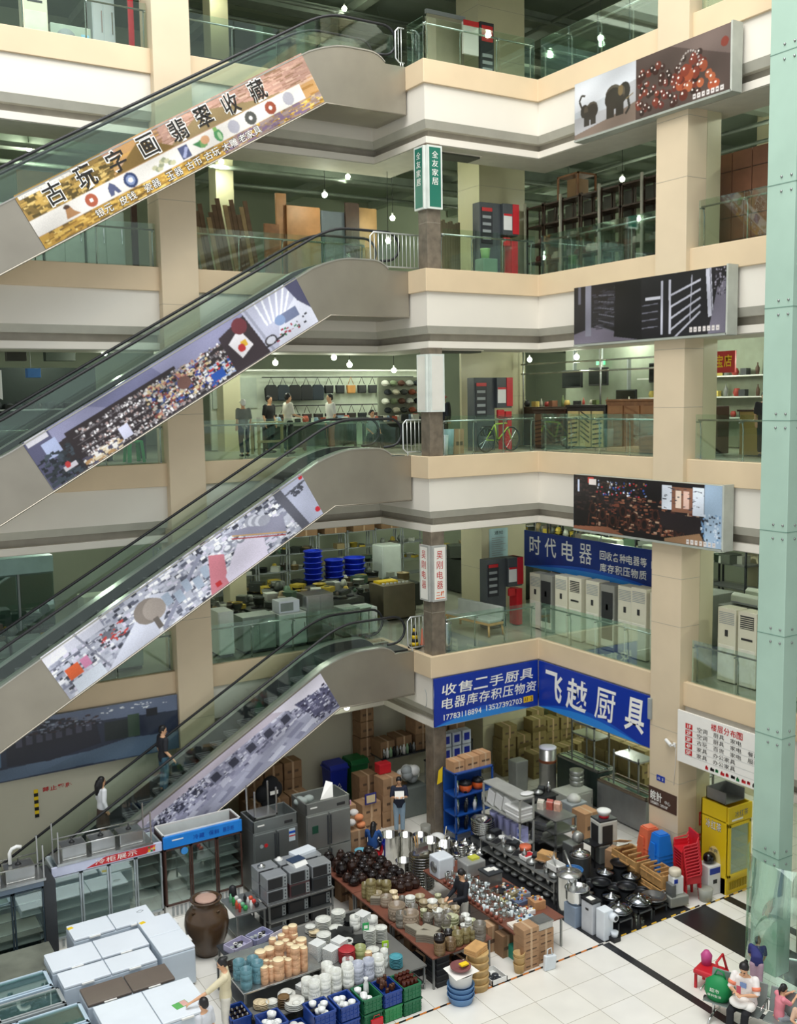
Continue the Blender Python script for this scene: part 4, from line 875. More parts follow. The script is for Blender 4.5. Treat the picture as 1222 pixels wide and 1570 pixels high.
for i in range(4):
    ac_tower(20.0,16.9-i*.62,Z[2],-PI/2,'ivory air conditioner, %s from the pillar in the second floor bay beside the green post'%ORD[i],style=(0,1,2,0)[i],h=1.85,w=.55)
SPL=mat('split_unit_green_white','#cfd8c6',.4,var=.04)
for r in range(6):
    for k in range(4):
        t=thing('wall_air_conditioner','long white split air conditioner lying in row %s, %s of the bay beside the green post'%(ORD[r],ORD[k]),'air conditioner',(20.9+r*.55,17.2-k*1.0,Z[2]+1.75+.06*r),.05*((r+k)%3-1)-PI/2)
        mb=MB(); mb.extr([(-.12,0),(.12,0),(.12,.22),(0,.28),(-.12,.2)],SPL,-.45,.45,'x'); mb.build('body',t,bev=.02); mb=MB(); mb.box(-.42,-.135,.02,.42,-.12,.06,GRYP); mb.build('louvre',t)
mb=MB(); mb.box(20.5,13,Z[2],24.3,17.8,Z[2]+1.72,mat('rack_grey','')); mb.build('storage_rack',label='low rack under the rows of split air conditioners beside the green post',cat='rack')
for i in range(3): ac_tower(24.8,17.4-i*.8,Z[2]+.3,-PI/2,'tall white air conditioner at the back, %s behind the split units'%ORD[i],style=0,h=2.4,w=.5)
# --- corner balcony furniture of each level
def kiosk(x,y,z,lab):
    t=thing('display_kiosk',lab,'kiosk',(x,y,z)); K=mat('kiosk_grey','#4a4f52',.5); 
    mb=MB(); mb.box(-.75,0,0,0,.35,2.15,K); mb.build('grey_panel',t,bev=.01)
    mb=MB(); mb.box(.0,-.12,1.25,.55,.35,2.15,K); mb.box(.35,-.14,1.3,.58,.36,2.15,RED); mb.build('red_head',t,bev=.01)
    mb=MB(); mb.box(.36,-.08,0,.58,.3,1.15,RED); mb.build('red_post',t,bev=.01)
    mb=MB(); mb.box(.02,-.135,1.4,.32,-.12,1.85,WPL); o=mb.build('white_notice',t); mb=MB(); mb.box(.02,-.14,1.8,.32,-.134,1.86,RED); mb.build('red_heading',o)
    mb=MB(); mb.box(-.7,-.02,1.0,-.3,0,2.0,mat('kiosk_black','#2b2d33',.4)); [mb.box(-.66,-.03,1.1+k*.2,-.36,-.02,1.18+k*.2,GRYP) for k in range(4)]; mb.box(-.68,-.03,1.95-.05,-.32,-.02,2.0,REDI); mb.build('poster_panel',t)
    mb=MB(); mb.box(.05,-.1,.95,.3,0,1.2,REDI); mb.build('coin_box',t,bev=.03)
    return t
kiosk(19.2,25.0,Z[2],'grey and red display kiosk beside the bench on the second floor'); kiosk(18.5,24.6,Z[3],'grey and red display kiosk behind the bicycle'); kiosk(18.6,24.4,Z[4],'grey and red display kiosk on the fourth floor above a green bucket')
t=thing('display_kiosk','dark and red poster panel on the pale pillar of the top floor','kiosk',(18.95,25.6,Z[5]+.0)); mb=MB(); mb.box(-.15,0,.5,.35,.1,2.3,mat('kiosk_black','')); [mb.box(-.08,-.02,.7+k*.2,.28,0,.8+k*.2,GRYP) for k in range(4)]; mb.box(-.1,-.02,1.75,.3,0,2.2,REDI); mb.build('dark_panel',t); mb=MB(); mb.box(-.75,.02,1.3,-.2,.1,2.2,PAPER); mb.box(-.75,0,2.1,-.2,.02,2.25,REDI); mb.build('white_panel',t); mb=MB(); mb.box(-.7,.02,0,-.3,.1,.6,REDI); mb.box(-.62,0,.1,-.38,.02,.4,PAPER); mb.build('red_notice',t)
# bench
t=thing('bench','wooden bench with pale grey cushions on the second floor balcony','bench',(18.05,25.1,Z[2]),-PI/2+.12)
mb=MB(); mb.box(-1.0,-.3,.33,1.0,.3,.4,LWOOD); mb.build('seat_frame',t,bev=.01); mb=MB(); mb.box(-.98,-.3,.4,.98,.22,.5,mat('bench_cushion','#b9bdb5',.9)); mb.build('seat_cushion',t,bev=.03)
mb=MB(); mb.box(-.98,.2,.45,.98,.32,.85,mat('bench_cushion','')); mb.build('back_cushion',t,bev=.03)
for sx in (-1,1):
    for sy in (-1,1): mb=MB(); mb.tube([(sx*.92,sy*.26,.35),(sx*.97,sy*.3,0)],.035,LWOOD,6); mb.build('leg',t)
mb=MB(); mb.lathe([(.16,0),(.17,.02),(.17,.75),(.15,.8),(.14,.8),(.13,.7)],SS,n=18); mb.build('litter_bin',loc=(16.0,23.62,Z[2]),label='round steel litter bin beside the brown post on the second floor',cat='bin')
# cone stand on escalator 2 landing
t=thing('caution_cone','black and yellow striped caution cone behind the barrier at the second floor escalator head','cone',(15.4,24.35,Z[2])); mb=MB(); mb.lathe([(.2,0),(.2,.05),(.13,.06)],BLK,n=16); mb.build('base',t); mb=MB()
for k in range(6): mb.lathe([(.125-.017*k,.06+.1*k),(.108-.017*k,.16+.1*k)],(YEL,BLK)[k%2],n=16)
mb.build('cone_body',t)
mb=MB(); mb.lathe([(.1,0),(.1,.03),(.06,.04),(.02,.5),(.01,.5)],ORG,n=14); mb.build('caution_cone',loc=(15.7,24.4,Z[2]),label='small orange cone beside the striped cone at the second floor escalator head',cat='cone')
mb=MB(); mb.lathe([(.11,0),(.14,.26),(.15,.28),(.13,.28),(.1,.03)],mat('lime_bucket','#b6dd9a',.4),n=16); mb.build('bucket',loc=(17.45,23.6,Z[4]+.42),label='lime green bucket by the fourth floor corner railing',cat='bucket')
mb=MB(); mb.box(-.25,-.2,0,.25,.2,.42,mat('green_grey_crate','#7f9a86',.6)); mb.build('storage_crate',loc=(17.5,23.62,Z[4]),label='grey green crate under the lime bucket',cat='crate',bev=.02)
mb=MB()
for k in range(9): mb.box(-.55+k*.12,-.02,0,-.44+k*.12,.02,1.7+.04*(k%3),mat('rolled_mat','#8d8468',.8))
mb.build('leaning_mat',loc=(17.6,25.6,Z[4]),rz=.3,label='tall olive mat leaning behind the fourth floor corner railing',cat='mat')
t=thing('room_screen','beige roller screen on the top floor corner balcony','screen',(17.4,26.3,Z[5])); mb=MB(); mb.box(0,0,0,1.3,.06,2.5,mat('beige_screen','#a9a58c',.7)); mb.build('screen_cloth',t); mb=MB(); mb.box(-.05,-.02,2.5,1.35,.08,2.62,GRYP); mb.build('top_rail',t)
# bicycle
t=thing('bicycle','bicycle with a lime green frame leaning by the third floor corner railing','bicycle',(18.0,23.75,Z[3]),.15)
LG=mat('lime_frame','#a8c43a',.3)
for x in (-.52,.52):
    mb=MB(); mb.tube([(x+.34*math.cos(a),0,.36+.34*math.sin(a)) for a in [2*PI*i/24 for i in range(24)]],.025,BLK,8,closed=True); o=mb.build('wheel',t); mb=MB(); [mb.tube([(x,0,.36),(x+.33*math.cos(a),0,.36+.33*math.sin(a))],.003,CHROME,4) for a in [2*PI*i/14 for i in range(14)]]; mb.build('spokes',o)
mb=MB(); P_=dict(bb=(-.05,0,.33),st=(-.16,0,.8),hd=(.34,0,.82),hb=(.38,0,.7),rw=(-.52,0,.36),fw=(.52,0,.36))
for a,b in (('bb','st'),('st','hd'),('bb','hb'),('bb','rw'),('st','rw'),('hb','fw')): mb.tube([P_[a],P_[b]],.02 if b!='rw' else .012,LG,8)
mb.build('frame',t); mb=MB(); mb.tube([(.34,0,.82),(.33,0,.98)],.015,BLK); mb.tube([(.3,-.28,1.0),(.33,0,.98),(.3,.28,1.0)],.014,BLK); mb.build('handlebar',t); mb=MB(); blob(mb,(-.19,0,.93),(.14,.06,.03),BLK); mb.tube([(-.16,0,.8),(-.18,0,.92)],.014,BLK); mb.build('saddle',t); mb=MB(); mb.cyl((-.05,-.03,.33),.07,.03,BLK,T=None); mb.tube([(-.05,.06,.33),(.05,.06,.2)],.01,BLK); mb.build('crank',t)
mb=MB(); mb.box(-.16,-.14,0,.16,.14,.3,BLK); mb.build('black_bag',loc=(17.72,23.95,Z[3]+.45),label='black bag hanging over the rear of the bicycle',cat='bag',bev=.06)
carton(16.55,23.7,Z[3],(.42,.06,.7),.3,'tan cardboard sheet box leaning by the third floor corner railing')
for i,(x,y,h,m) in enumerate(((15.95,23.6,.55,WHT),(16.25,23.75,.7,mat('pale_blue_bin','#8fb0b5',.5)))): mb=MB(); mb.lathe([(.13,0),(.16,h),(.15,h),(.12,.03)],m,n=14); mb.build('waste_bin',loc=(x,y,Z[3]),label=('white','pale blue')[i]+' bin beside the brown post on the third floor',cat='bin')
t=thing('glass_door','pale door leaf frame at the back of the third floor balcony','door',(18.5,26.3,Z[3])); mb=MB(); mb.box(0,0,0,.75,.08,3.0,PALE); mb.build('door_panel',t); mb=MB(); mb.box(.35,-.05,1.1,.4,0,1.5,mat('handle_red','#5a2a22',.4)); mb.build('door_handle',t)
# --- third floor right gallery: carved cupboards, counters, displays
for i,(y0,w,m,m2) in enumerate(((25.0,1.5,DWOOD,mat('umber_wood','#6e5138',.5,var=.15)),(23.44,1.66,mat('dark_shelf','#2c2a28',.5),mat('pale_yellow_carved','#c9b57a',.5,var=.1)),(21.72,2.0,BWOOD,mat('rust_wood','#9a6a44',.5,var=.12)))):
    t=thing('carved_cabinet',('dark slatted','pale yellow carved','rust brown carved')[i]+' cabinet front along the third floor right railing','cabinet',(20.3,y0,Z[3])); h=(1.15,1.25,1.4)[i]
    mb=MB(); mb.box(0,-w,0,.5,0,h,m); mb.box(-.05,-w-.04,h,.55,.02,h+.06,m); mb.build('body',t,bev=.01)
    for k in range(3):
        a=-w+.08+k*(w-.1)/3; b=a+(w-.1)/3-.06; mb=MB(); mb.box(-.03,a,.1,0,b,h-.12,m2)
        for q in range(6): zz=.2+q*(h-.4)/6; mb.poly([(-.045,a+.04,zz),(-.045,b-.04,zz+.12*(1 if k%2 else -1)+.08),(-.045,b-.04,zz+.12*(1 if k%2 else -1)+.12),(-.045,a+.04,zz+.05)],[(0,1,2,3),(3,2,1,0)],m)
        mb.build('carved_panel',t)
def goods_row(n,x,y0,y1,z,cols,lab,kinds=('bottle','box','jar'),names=None,s=1.,cat=None,ax='y',x1=None):
    for i in range(n):
        y=y0+(y1-y0)*(i+.5)/n+R.uniform(-.03,.03); k=kinds[i%len(kinds)]; c=mat('goods_'+pick(cols,i*3+i//2)[1:],pick(cols,i*3+i//2),.5); mb=MB(); q=s*R.uniform(.8,1.2)
        if k=='bottle': mb.lathe([(.04*q,0),(.045*q,.15*q),(.015*q,.21*q),(.015*q,.26*q)],c,n=10)
        elif k=='jar': mb.lathe([(.06*q,0),(.09*q,.08*q),(.06*q,.16*q),(.05*q,.17*q)],c,n=12)
        elif k=='pot': mb.lathe([(.12*q,0),(.14*q,.12*q),(.15*q,.13*q),(.08*q,.17*q),(.02*q,.19*q)],c,n=14)
        else: mb.box(-.09*q,-.08*q,0,.09*q,.08*q,.16*q,c)
        p=(x+R.uniform(-.08,.08),y,z) if ax=='y' else (y,x+R.uniform(-.08,.08),z)
        mb.build({'bottle':'bottle','jar':'jar','pot':'cooking_pot','box':'small_box'}[k],loc=p,rz=R.uniform(-.3,.3),label=lab,cat={'bottle':'bottle','jar':'jar','pot':'pot','box':'box'}[k],group=lab+' goods')
mb=MB(); mb.box(20.9,18.4,Z[3],21.5,26.3,12.0,DWOOD); mb.build('shop_counter',label='long dark counter behind the third floor right railing',cat='counter',bev=.02)
goods_row(26,21.2,18.6,27.2,12.0,['#8a5a44','#c9c4b0','#2c2c2e','#6a7a4a','#b0433a','#d0b060'],'small curios on the dark counter of the third floor right gallery',s=1.1)
for i,(y,z,w,m) in enumerate(((26.9,12.9,1.0,BLK),(25.6,12.95,.9,BLK),(24.3,12.2,.9,mat('deep_black','#101214',.4)),(22.9,13.0,.8,BLK))):
    t=thing('television','black television on the third floor right gallery, %s from the corner'%ORD[i],'television',(23.5,y,z-.3)); mb=MB(); mb.box(0,-w/2,0,.08,w/2,.6,m); mb.build('frame',t,bev=.02); mb=MB(); mb.box(-.01,-w/2+.04,.05,0,w/2-.04,.56,mat('tv_screen','#16191d',.1)); mb.build('screen',t); mb=MB(); mb.box(.08,-.03,.3,.2,.03,1.6,GRYP); mb.build('hanger',t)
mb=MB(); mb.box(24.2,16,Z[3],24.4,28,14.2,mat('stall_partition','#8d9482',.7)); mb.build('stall_partition',label='grey green partition behind the televisions on the third floor',cat='partition')
for z in (11.6,12.2,12.8):
    mb=MB(); mb.box(23.7,17,z,24.2,24,z+.04,WPL); mb.build('wall_shelf',label='white wall shelf at height %s of the third floor stall'%ORD[int((z-11.6)/.6+.2)],cat='shelf')
    goods_row(18,23.95,17.2,23.8,z+.04,['#3a3c40','#8a8c8a','#c8c4ba','#5c4438','#a03c34','#d8c26a'],'wares on the wall shelf at %s height of the third floor stall'%('low','middle','top')[int((z-11.6)/.6+.2)],s=1.2)
mb=MB(); mb.tube([(20.86,26.3,13.35),(20.86,18.5,13.35)],.03,RS); mb.tube([(20.86,26.3,13.05),(20.86,18.5,13.05)],.03,RS); [mb.tube([(20.86,y,10.75),(20.86,y,15.1)],.03,RS) for y in (18.6,22.6,26.2)]; mb.build('display_scaffold',label='steel tube display frame across the third floor right gallery',cat='frame')
t,F0=sign('shop_sign','red sign with yellow characters in the third floor bay beside the green post',((21.0,18.55,12.85),(0,-1,0),(0,0,1),(-1,0,0)),.72,.55,REDI,[('宝店',.08,.14,.56,.32,YELI,.02,0)])
mb=MB(); mb.box(-.01,-.01,.1,.01,.01,1.8,GRYP); mb.box(-.02,-.2,0,.02,.2,.12,mat('exit_green','#3fd07a',.3,var=0,emit=1.2)); mb.build('exit_light',loc=(24.0,26.0,13.35),label='small green lit exit light on the third floor',cat='light')
t=thing('reception_desk','pale yellow desk in the third floor bay beside the green post','desk',(21.3,17.9,Z[3])); mb=MB(); mb.box(0,-2.4,0,.5,0,1.1,mat('desk_ochre','#a98f52',.5)); mb.build('front',t); mb=MB(); mb.box(-.05,-2.45,1.1,.6,.05,1.15,DWOOD); mb.build('top',t)
for z in (12.5,):
    mb=MB(); mb.box(23.2,16,z,23.5,18.4,z+.04,WPL); mb.build('wall_shelf',label='white shelf of ornaments beside the red sign',cat='shelf'); goods_row(7,23.3,16.3,18.3,z+.04,['#b9b9b0','#e0ddd0','#9a9a90'],'pale ornaments on the shelf beside the red sign',('jar','bottle'),s=1.6)
for i,(x,y,c,h) in enumerate(((21.9,17.9,'#d9d9d6',1.2),(22.1,17.2,'#1d3a34',1.55),(21.0,16.9,'#2a2a2c',1.6))):
    person(('person in a white top sitting behind the desk in the third floor bay','person in a dark green top standing behind the desk beside the green post','person in black near the railing beside the green post')[i],(x,y,Z[3]),-PI/2+.4*i,h,fine=.03,shirt=c)
# --- third floor left: bag stall
mb=MB(); mb.box(12.3,31.6,Z[3],20.6,31.7,13.3,mat('stall_white','#c4cbbb',.7)); mb.box(12.3,31.3,13.3,20.6,31.7,13.36,WPL); mb.build('stall_partition',label='white back wall of the bag stall on the third floor',cat='partition')
mb=MB(); mb.box(12.35,31.52,12.1,13.9,31.6,13.1,mat('panel_pale_green','#aeb8ac',.5)); mb.build('wall_panel',label='pale blank panel at the left end of the bag stall wall',cat='panel')
mb=MB(); mb.tube([(14.0,31.3,13.1),(19.9,31.3,13.1)],.02,BLK); mb.tube([(14.0,31.3,12.15),(19.9,31.3,12.15)],.02,BLK); mb.build('hanging_rail',label='double black hanging rail of the bag stall',cat='rail')
BG_=['#15171b','#1d2126','#101113','#2a2320','#1a2530','#3b2a26']
for i in range(26):
    row=i%2; k=i//2; x=14.3+k*.43; z=13.1-row*.95; m=mat('bag_'+pick(BG_,i*5)[1:],pick(BG_,i*5),.6); c=pick(BG_,i)
    if i==14: m=mat('bag_mustard','#b07a3a',.6)
    if i==20: m=mat('bag_tan','#6d5538',.6)
    t=thing('hanging_bag','dark bag hanging on the %s rail of the bag stall, %s from the left'%(('upper','lower')[row],ORD[k]),'bag',(x,31.25,z)); s=.9 if k>4 or row else 1.25
    mb=MB(); mb.extr([(-.17*s,-.62*s),(.17*s,-.62*s),(.19*s,-.3*s),(.12*s,-.2*s if s>1 else -.28),(-.12*s,-.2*s if s>1 else -.28),(-.19*s,-.3*s)],m,-.06,.06,'y'); mb.build('bag_body',t,bev=.03)
    mb=MB(); mb.tube([(-.12*s,0,-.28*s),(0,0,0),(.12*s,0,-.28*s)],.012,m,5); mb.build('strap',t)
CAPC=['#d8d6cc','#8a4a34','#3b3d3a','#b9b2a0','#20242a','#c9c9c4','#5b3a2e','#7d8a6a']
for i in range(30):
    a=i%5; b=i//5; x=17.7+a*.32+.1*(b%2); z=12.85-b*.3; mb=MB(); m=mat('cap_'+pick(CAPC,i*7+b)[1:],pick(CAPC,i*7+b),.8); blob(mb,(0,0,0),(.13,.13,.1),m); blob(mb,(0,-.13,-.03),(.1,.1,.015),m)
    mb.build('cap',loc=(x,29.6,z),label='cap on the stand right of the bag stall, row %s from the top'%ORD[b],cat='cap',group='caps on the rack row '+ORD[b])
mb=MB(); mb.box(17.5,29.7,Z[3],19.3,29.78,13.05,mat('cap_board','#8f9384',.7)); mb.build('cap_board',label='tall board of caps at the right end of the bag stall',cat='board')
for i,(x0,x1,y) in enumerate(((14.6,16.6,29.6),(16.7,18.7,28.6),(12.9,14.4,28.9))):
    t=thing('sales_table','low sales table of the bag stall covered with small goods, %s'%('middle','right','left')[i],'table',(x0,y,Z[3])); w=x1-x0; mb=MB(); mb.box(0,0,.78,w,.9,.84,mat('table_grey','#7f8478',.6)); mb.build('table_top',t); mb=MB(); mb.box(.05,.05,.1,w-.05,.08,.78,mat('table_cloth_dark','#2e3330',.8)); mb.build('front_skirt',t)
    for sx in (.05,w-.05):
        for sy in (.05,.85): mb=MB(); mb.box(sx-.03,sy-.03,0,sx+.03,sy+.03,.78,DARK); mb.build('leg',t)
    goods_row(int(w*7),y+.4,x0+.1,x1-.1,Z[3]+.84,['#c9c9c0','#2a2c2e','#8aa0b8','#b0503c','#e0dccf','#5a5048'],'small goods on the %s sales table of the bag stall'%('middle','right','left')[i],('box','jar','box'),s=1.2,ax='x')
t=thing('work_table','pale wooden work table with crossbars by the third floor railing','table',(12.2,27.7,Z[3])); mb=MB(); mb.box(0,0,.9,1.1,.6,.96,mat('pale_timber','#b7ad84',.6)); mb.build('table_top',t)
for x in (.03,1.0):
    for y in (.03,.52): mb=MB(); mb.box(x,y,0,x+.07,y+.07,.9,mat('pale_timber','')); mb.build('leg',t)
mb=MB(); mb.box(0,.02,.35,1.1,.08,.42,mat('pale_timber','')); mb.build('crossbar',t)
person('person in a grey shirt and white cap standing at the work table on the third floor',(11.6,27.3,Z[3]),PI,1.62,fine=.025,shirt='#7f8580',pants='#2c3c48',hair=('cap',WPL))
person('person in a white polo shirt and black trousers facing right at the bag stall',(13.15,27.6,Z[3]),PI/2,1.78,fine=.025,shirt='#e6e2d6',pants='#1e2224',J={'wrl':(-.2,-.3,1.0),'ell':(-.21,-.05,1.08)})
person('person in a black shirt standing behind the white polo shirt',(13.0,28.6,Z[3]),.4,1.72,fine=.025,shirt='#15161a',pants='#1e2224')
person('person in a white t-shirt and red shorts facing left at the bag stall',(14.35,27.2,Z[3]),-PI/2,1.75,fine=.025,shirt='#e9e8e0',pants='#b0735f')
person('person in dark purple partly hidden behind the tall left pillar on the third floor',(10.15,28.2,Z[3]),0,1.7,fine=.03,shirt='#3a2c4a',pants='#222')
person('person in a red cap and dark jacket behind the third floor corner post',(18.75,27.7,Z[3]),PI*.6,1.68,fine=.025,shirt='#1c2030',hair=('cap',RED),pants='#222428',sleeve=1)
person('person in dark clothes beside the red capped person',(19.15,28.3,Z[3]),-.7,1.7,fine=.03,shirt='#20242a',pants='#222428',sleeve=1)
def striped(body,P,s,dc,side): pass
person('seated person in a grey striped top behind the escalator glass on the third floor',(15.6,26.9,Z[3]),0,1.6,fine=.025,shirt='#8fa39a',pants='#3a3e3c',J={'knl':(-.12,-.4,.5),'knr':(.12,-.4,.5),'anl':(-.12,-.42,.08),'anr':(.12,-.42,.08),'hil':(-.09,0,.5),'hir':(.09,0,.5),'pelvis':(0,0,.52),'waist':(0,0,.66),'chest':(0,0,.86),'neck':(0,0,1.03),'head':(0,-.02,1.17),'shl':(-.17,0,.97),'shr':(.17,0,.97),'ell':(-.22,-.05,.72),'elr':(.22,-.05,.72),'wrl':(-.15,-.25,.6),'wrr':(.15,-.25,.6)})
mb=MB(); mb.box(-.2,-.2,0,.2,.2,.46,DARK,top=.9); mb.build('stool',loc=(15.6,26.95,Z[3]),label='dark stool under the seated person in the striped top',cat='stool')
# --- third floor far left
def pstool(x,y,z,m,lab,s=1):
    t=thing('plastic_stool',lab,'stool',(x,y,z)); mb=MB(); mb.box(-.16*s,-.16*s,.42*s,.16*s,.16*s,.46*s,m); mb.build('seat',t,bev=.01)
    for a in (-1,1):
        for b in (-1,1): mb=MB(); mb.poly([(a*.16*s,b*.16*s,.43*s),(a*.09*s,b*.16*s,.43*s),(a*.12*s,b*.2*s,0),(a*.19*s,b*.2*s,0),(a*.16*s,b*.09*s,.43*s),(a*.19*s,b*.13*s,0)],[(0,1,2,3),(3,2,1,0),(0,4,5,3),(3,5,4,0)],m); mb.build('leg',t)
    return t
pstool(8.3,27.0,Z[3],mat('bright_green_plastic','#2fae5a',.4),'bright green plastic stool behind the third floor railing left of the pillar',1.25)
pstool(7.15,27.2,Z[3],mat('dull_blue_plastic','#3f6f9a',.4),'dull blue plastic stool left of the green stool on the third floor',1.0)
t=thing('shop_table','dark table with small goods behind the green stool on the third floor','table',(7.6,28.2,Z[3])); mb=MB(); mb.box(0,0,.72,1.5,.8,.78,DWOOD); mb.build('table_top',t); mb=MB(); mb.box(.05,.1,0,.5,.7,.72,DARK); mb.build('drawer_base',t); mb=MB(); mb.box(1.4,.1,0,1.45,.7,.72,DARK); mb.build('leg',t)
goods_row(9,28.6,7.7,9.0,Z[3]+.78,['#c9c9c0','#2a2c2e','#8a8a80'],'small goods on the dark table behind the green stool',('box','jar'),s=.9,ax='x')
mb=MB(); mb.box(-3,31.5,Z[3],8.6,31.6,13.4,mat('teal_dark_wall','#26302c',.7)); mb.build('stall_partition',label='dark green stall wall at the left of the third floor',cat='partition')
mb=MB(); mb.box(3.4,31.35,12.15,8.5,31.5,12.2,GRYP); mb.build('wall_shelf',label='grey shelf of dark hats on the left third floor wall',cat='shelf'); goods_row(16,31.42,3.6,8.2,12.2,['#20242a','#34383a','#2a2018'],'dark hats on the left third floor wall shelf',('pot','jar'),s=1.1,ax='x')
mb=MB(); mb.poly([(4.2,27.5,12.95),(5.15,27.5,12.95),(5.15,27.5,12.45)],[(0,1,2),(2,1,0)],PAPER); mb.poly([(4.2,27.49,13.2),(5.15,27.49,13.2),(5.15,27.49,12.95),(4.2,27.49,12.95)],[(0,1,2,3)],PAPER); mb.build('paper_notice',label='white and red paper notice at the left end of the third floor',cat='notice')
for i,(x,c) in enumerate(((5.6,'#2c2a24'),(6.6,'#3a443c'),(6.1,'#3c6fb0'))):
    mb=MB(); mb.box(0,0,0,(.5,.8,.35)[i],.3,(.5,.45,.25)[i],mat('hung_'+c[1:],c,.5)); mb.box(.1,.1,.2,.12,.12,(1.65,1.65,2.1)[i],GRYP); mb.build('hanging_display',loc=(x,29.0,(13.5,13.5,13.05)[i]),label=('dark square display box hung','dark television hung','small blue pack hung')[i]+' above the left third floor stall',cat='display',bev=.01)
# --- second floor left gallery, right of the tall pillar
PG=mat('pale_green_enamel','#cfd8d0',.4,var=.05)
for i,(x,w,h,m,n) in enumerate(((10.4,.5,1.3,PG,'pale green'),(11.4,1.1,1.05,mat('grey_green_steel','#8b968c',.5,.3),'grey green'),(12.45,.95,1.0,PG,'pale'),(13.35,.95,1.45,SS,'tall three door steel'),(14.4,.6,.9,mat('grey_green_steel',''),'small grey'),(15.0,.6,.85,PG,'low white'))):
    cabinet(x+.1,26.75,Z[2],w*.92,.7,h,0,n+' cabinet, %s from the tall pillar behind the second floor railing'%ORD[i],m,doors=1 if w<.7 else 2)
t=thing('microwave_oven','white microwave oven on the pale cabinet behind the second floor railing','oven',(12.5,26.75,Z[2]+1.0)); mb=MB(); mb.box(-.33,-.25,0,.33,.25,.36,WHT); mb.build('body',t,bev=.02); mb=MB(); mb.box(-.28,-.26,.06,.12,-.25,.3,mat('oven_glass','#8a928c',.2)); mb.build('door',t)
for i in range(4):   # steel ranges and ovens
    x=11.2+i*1.35; t=thing('cooking_range','grey steel cooking range behind the cabinets of the second floor, %s from the left'%ORD[i],'range',(x,28.2+.2*(i%2),Z[2])); mb=MB(); mb.box(-.6,-.4,.1,.6,.4,.85,mat('range_dark','#4a4f48',.5,.3)); mb.build('body',t,bev=.02); mb=MB(); [mb.lathe([(.13,0),(.14,.03),(.1,.04),(.05,.02)],BLK,c=(-.3+.6*k,0,.85),n=12) for k in range(2)]; mb.build('burner',t); mb=MB(); mb.box(-.5,-.42,.3,.5,-.4,.7,DARK); mb.build('oven_door',t)
t=thing('cooking_range','tall brown steel range with yellow tray near the second floor landing','range',(17.0,28.2,Z[2])); mb=MB(); mb.box(-.6,-.45,.05,.6,.45,1.15,mat('warm_steel','#857d68',.4,.6)); mb.build('body',t,bev=.01); mb=MB(); [mb.cyl((-.45+.15*k,-.2,1.15),.045,.05,WPL,10) for k in range(7)]; mb.build('knob_row',t); mb=MB(); mb.box(-.5,-.05,1.15,.2,.35,1.22,YEL); mb.build('yellow_tray',t)
BLB=mat('royal_blue_plastic','#1a36c0',.35)
for i,(x,n,r) in enumerate(((15.5,6,.3),(16.3,4,.32),(17.1,4,.36))):
    for k in range(n):
        mb=MB(); mb.lathe([(r*.8,0),(r,.3),(r+.03,.3),(r+.03,.33),(r-.02,.33),(r*.76,.04)],BLB,n=18); mb.build('plastic_basin',loc=(x,30.9,Z[2]+.75+k*.19),label='blue plastic basin in the %s stack of the second floor, %s from the bottom'%(('tall left','middle','right')[i],ORD[k]),cat='basin')
mb=MB(); mb.box(13.2,29.45,Z[2],19,31.6,Z[2]+.75,mat('stock_table_dark','#3a3f38',.7)); mb.build('stock_table',label='long dark stock table under the blue basins on the second floor',cat='table')
JC=['#5c6258','#8a8f86','#3a4038','#a9ad9f','#70685a','#c6c9bd','#2c312c','#56705a','#b9a23a','#9c8a62']
def junk(n,x0,y0,x1,y1,z0,where,smin=.15,smax=.42,zj=.3):
    for i in range(n):
        x=R.uniform(x0,x1);y=R.uniform(y0,y1);c=pick(JC,R.randint(0,99)); m=mat('ware_'+c[1:],c,.4,.3 if c[1] in '58a' else 0); k=R.randint(0,3); mb=MB(); a=R.uniform(smin,smax)
        if k==0: mb.box(-a/2,-a/2,0,a/2,a/2,a*.6,m); nm='kitchen_box'
        elif k==1: mb.lathe([(a*.4,0),(a*.45,a*.5),(a*.48,a*.5),(a*.4,a*.46),(a*.38,.02)],m,n=14); nm='cooking_pot'
        elif k==2: mb.box(-a*.7,-a*.4,0,a*.7,a*.4,a*.25,m); mb.box(-a*.6,-a*.3,a*.25,a*.6,a*.3,a*.3,DARK); nm='kitchen_tray'
        else: mb.lathe([(a*.2,0),(a*.35,a*.3),(a*.2,a*.7),(a*.1,a*.75)],m,n=12); nm='kitchen_jar'
        mb.build(nm,loc=(x,y,z0+zj*R.random()),rz=R.uniform(0,3),label='assorted %s %s'%(nm.replace('_',' '),where),cat=nm.split('_')[1],group='assorted ware '+where)
mb=MB(); mb.box(10.5,28.66,Z[2],18.2,29.35,Z[2]+.84,mat('stock_table_dark','')); mb.build('stock_counter',label='dark counter behind the steel ranges of the second floor',cat='counter')
junk(70,10.6,28.0,16.2,29.2,Z[2]+.85,'on the ranges behind the second floor cabinets',zj=.15)
junk(60,13.3,29.6,18.6,31.3,Z[2]+.76,'piled before the back of the second floor',smin=.2,smax=.5,zj=.15)
for i in range(9): 
    x=10.8+i*1.2; t=thing('steel_rack','open steel rack of kitchenware at the back of the second floor, %s from the left'%ORD[i],'rack',(x,33.0,Z[2]))
    for sx in (0,1.1):
        for sy in (0,.5): mb=MB(); mb.box(sx,sy,0,sx+.04,sy+.04,2.3,GRYP); mb.build('post',t)
    for z in (.4,1.0,1.6,2.2): mb=MB(); mb.box(0,0,z,1.14,.54,z+.03,GRYP); mb.build('shelf',t)
junk(60,10.9,33.1,21,33.5,Z[2]+1.03,'on the steel racks at the back of the second floor',smin=.2,smax=.4,zj=0); junk(45,10.9,33.1,21,33.5,Z[2]+1.63,'on the upper shelves of the back steel racks',smin=.2,smax=.4,zj=0)
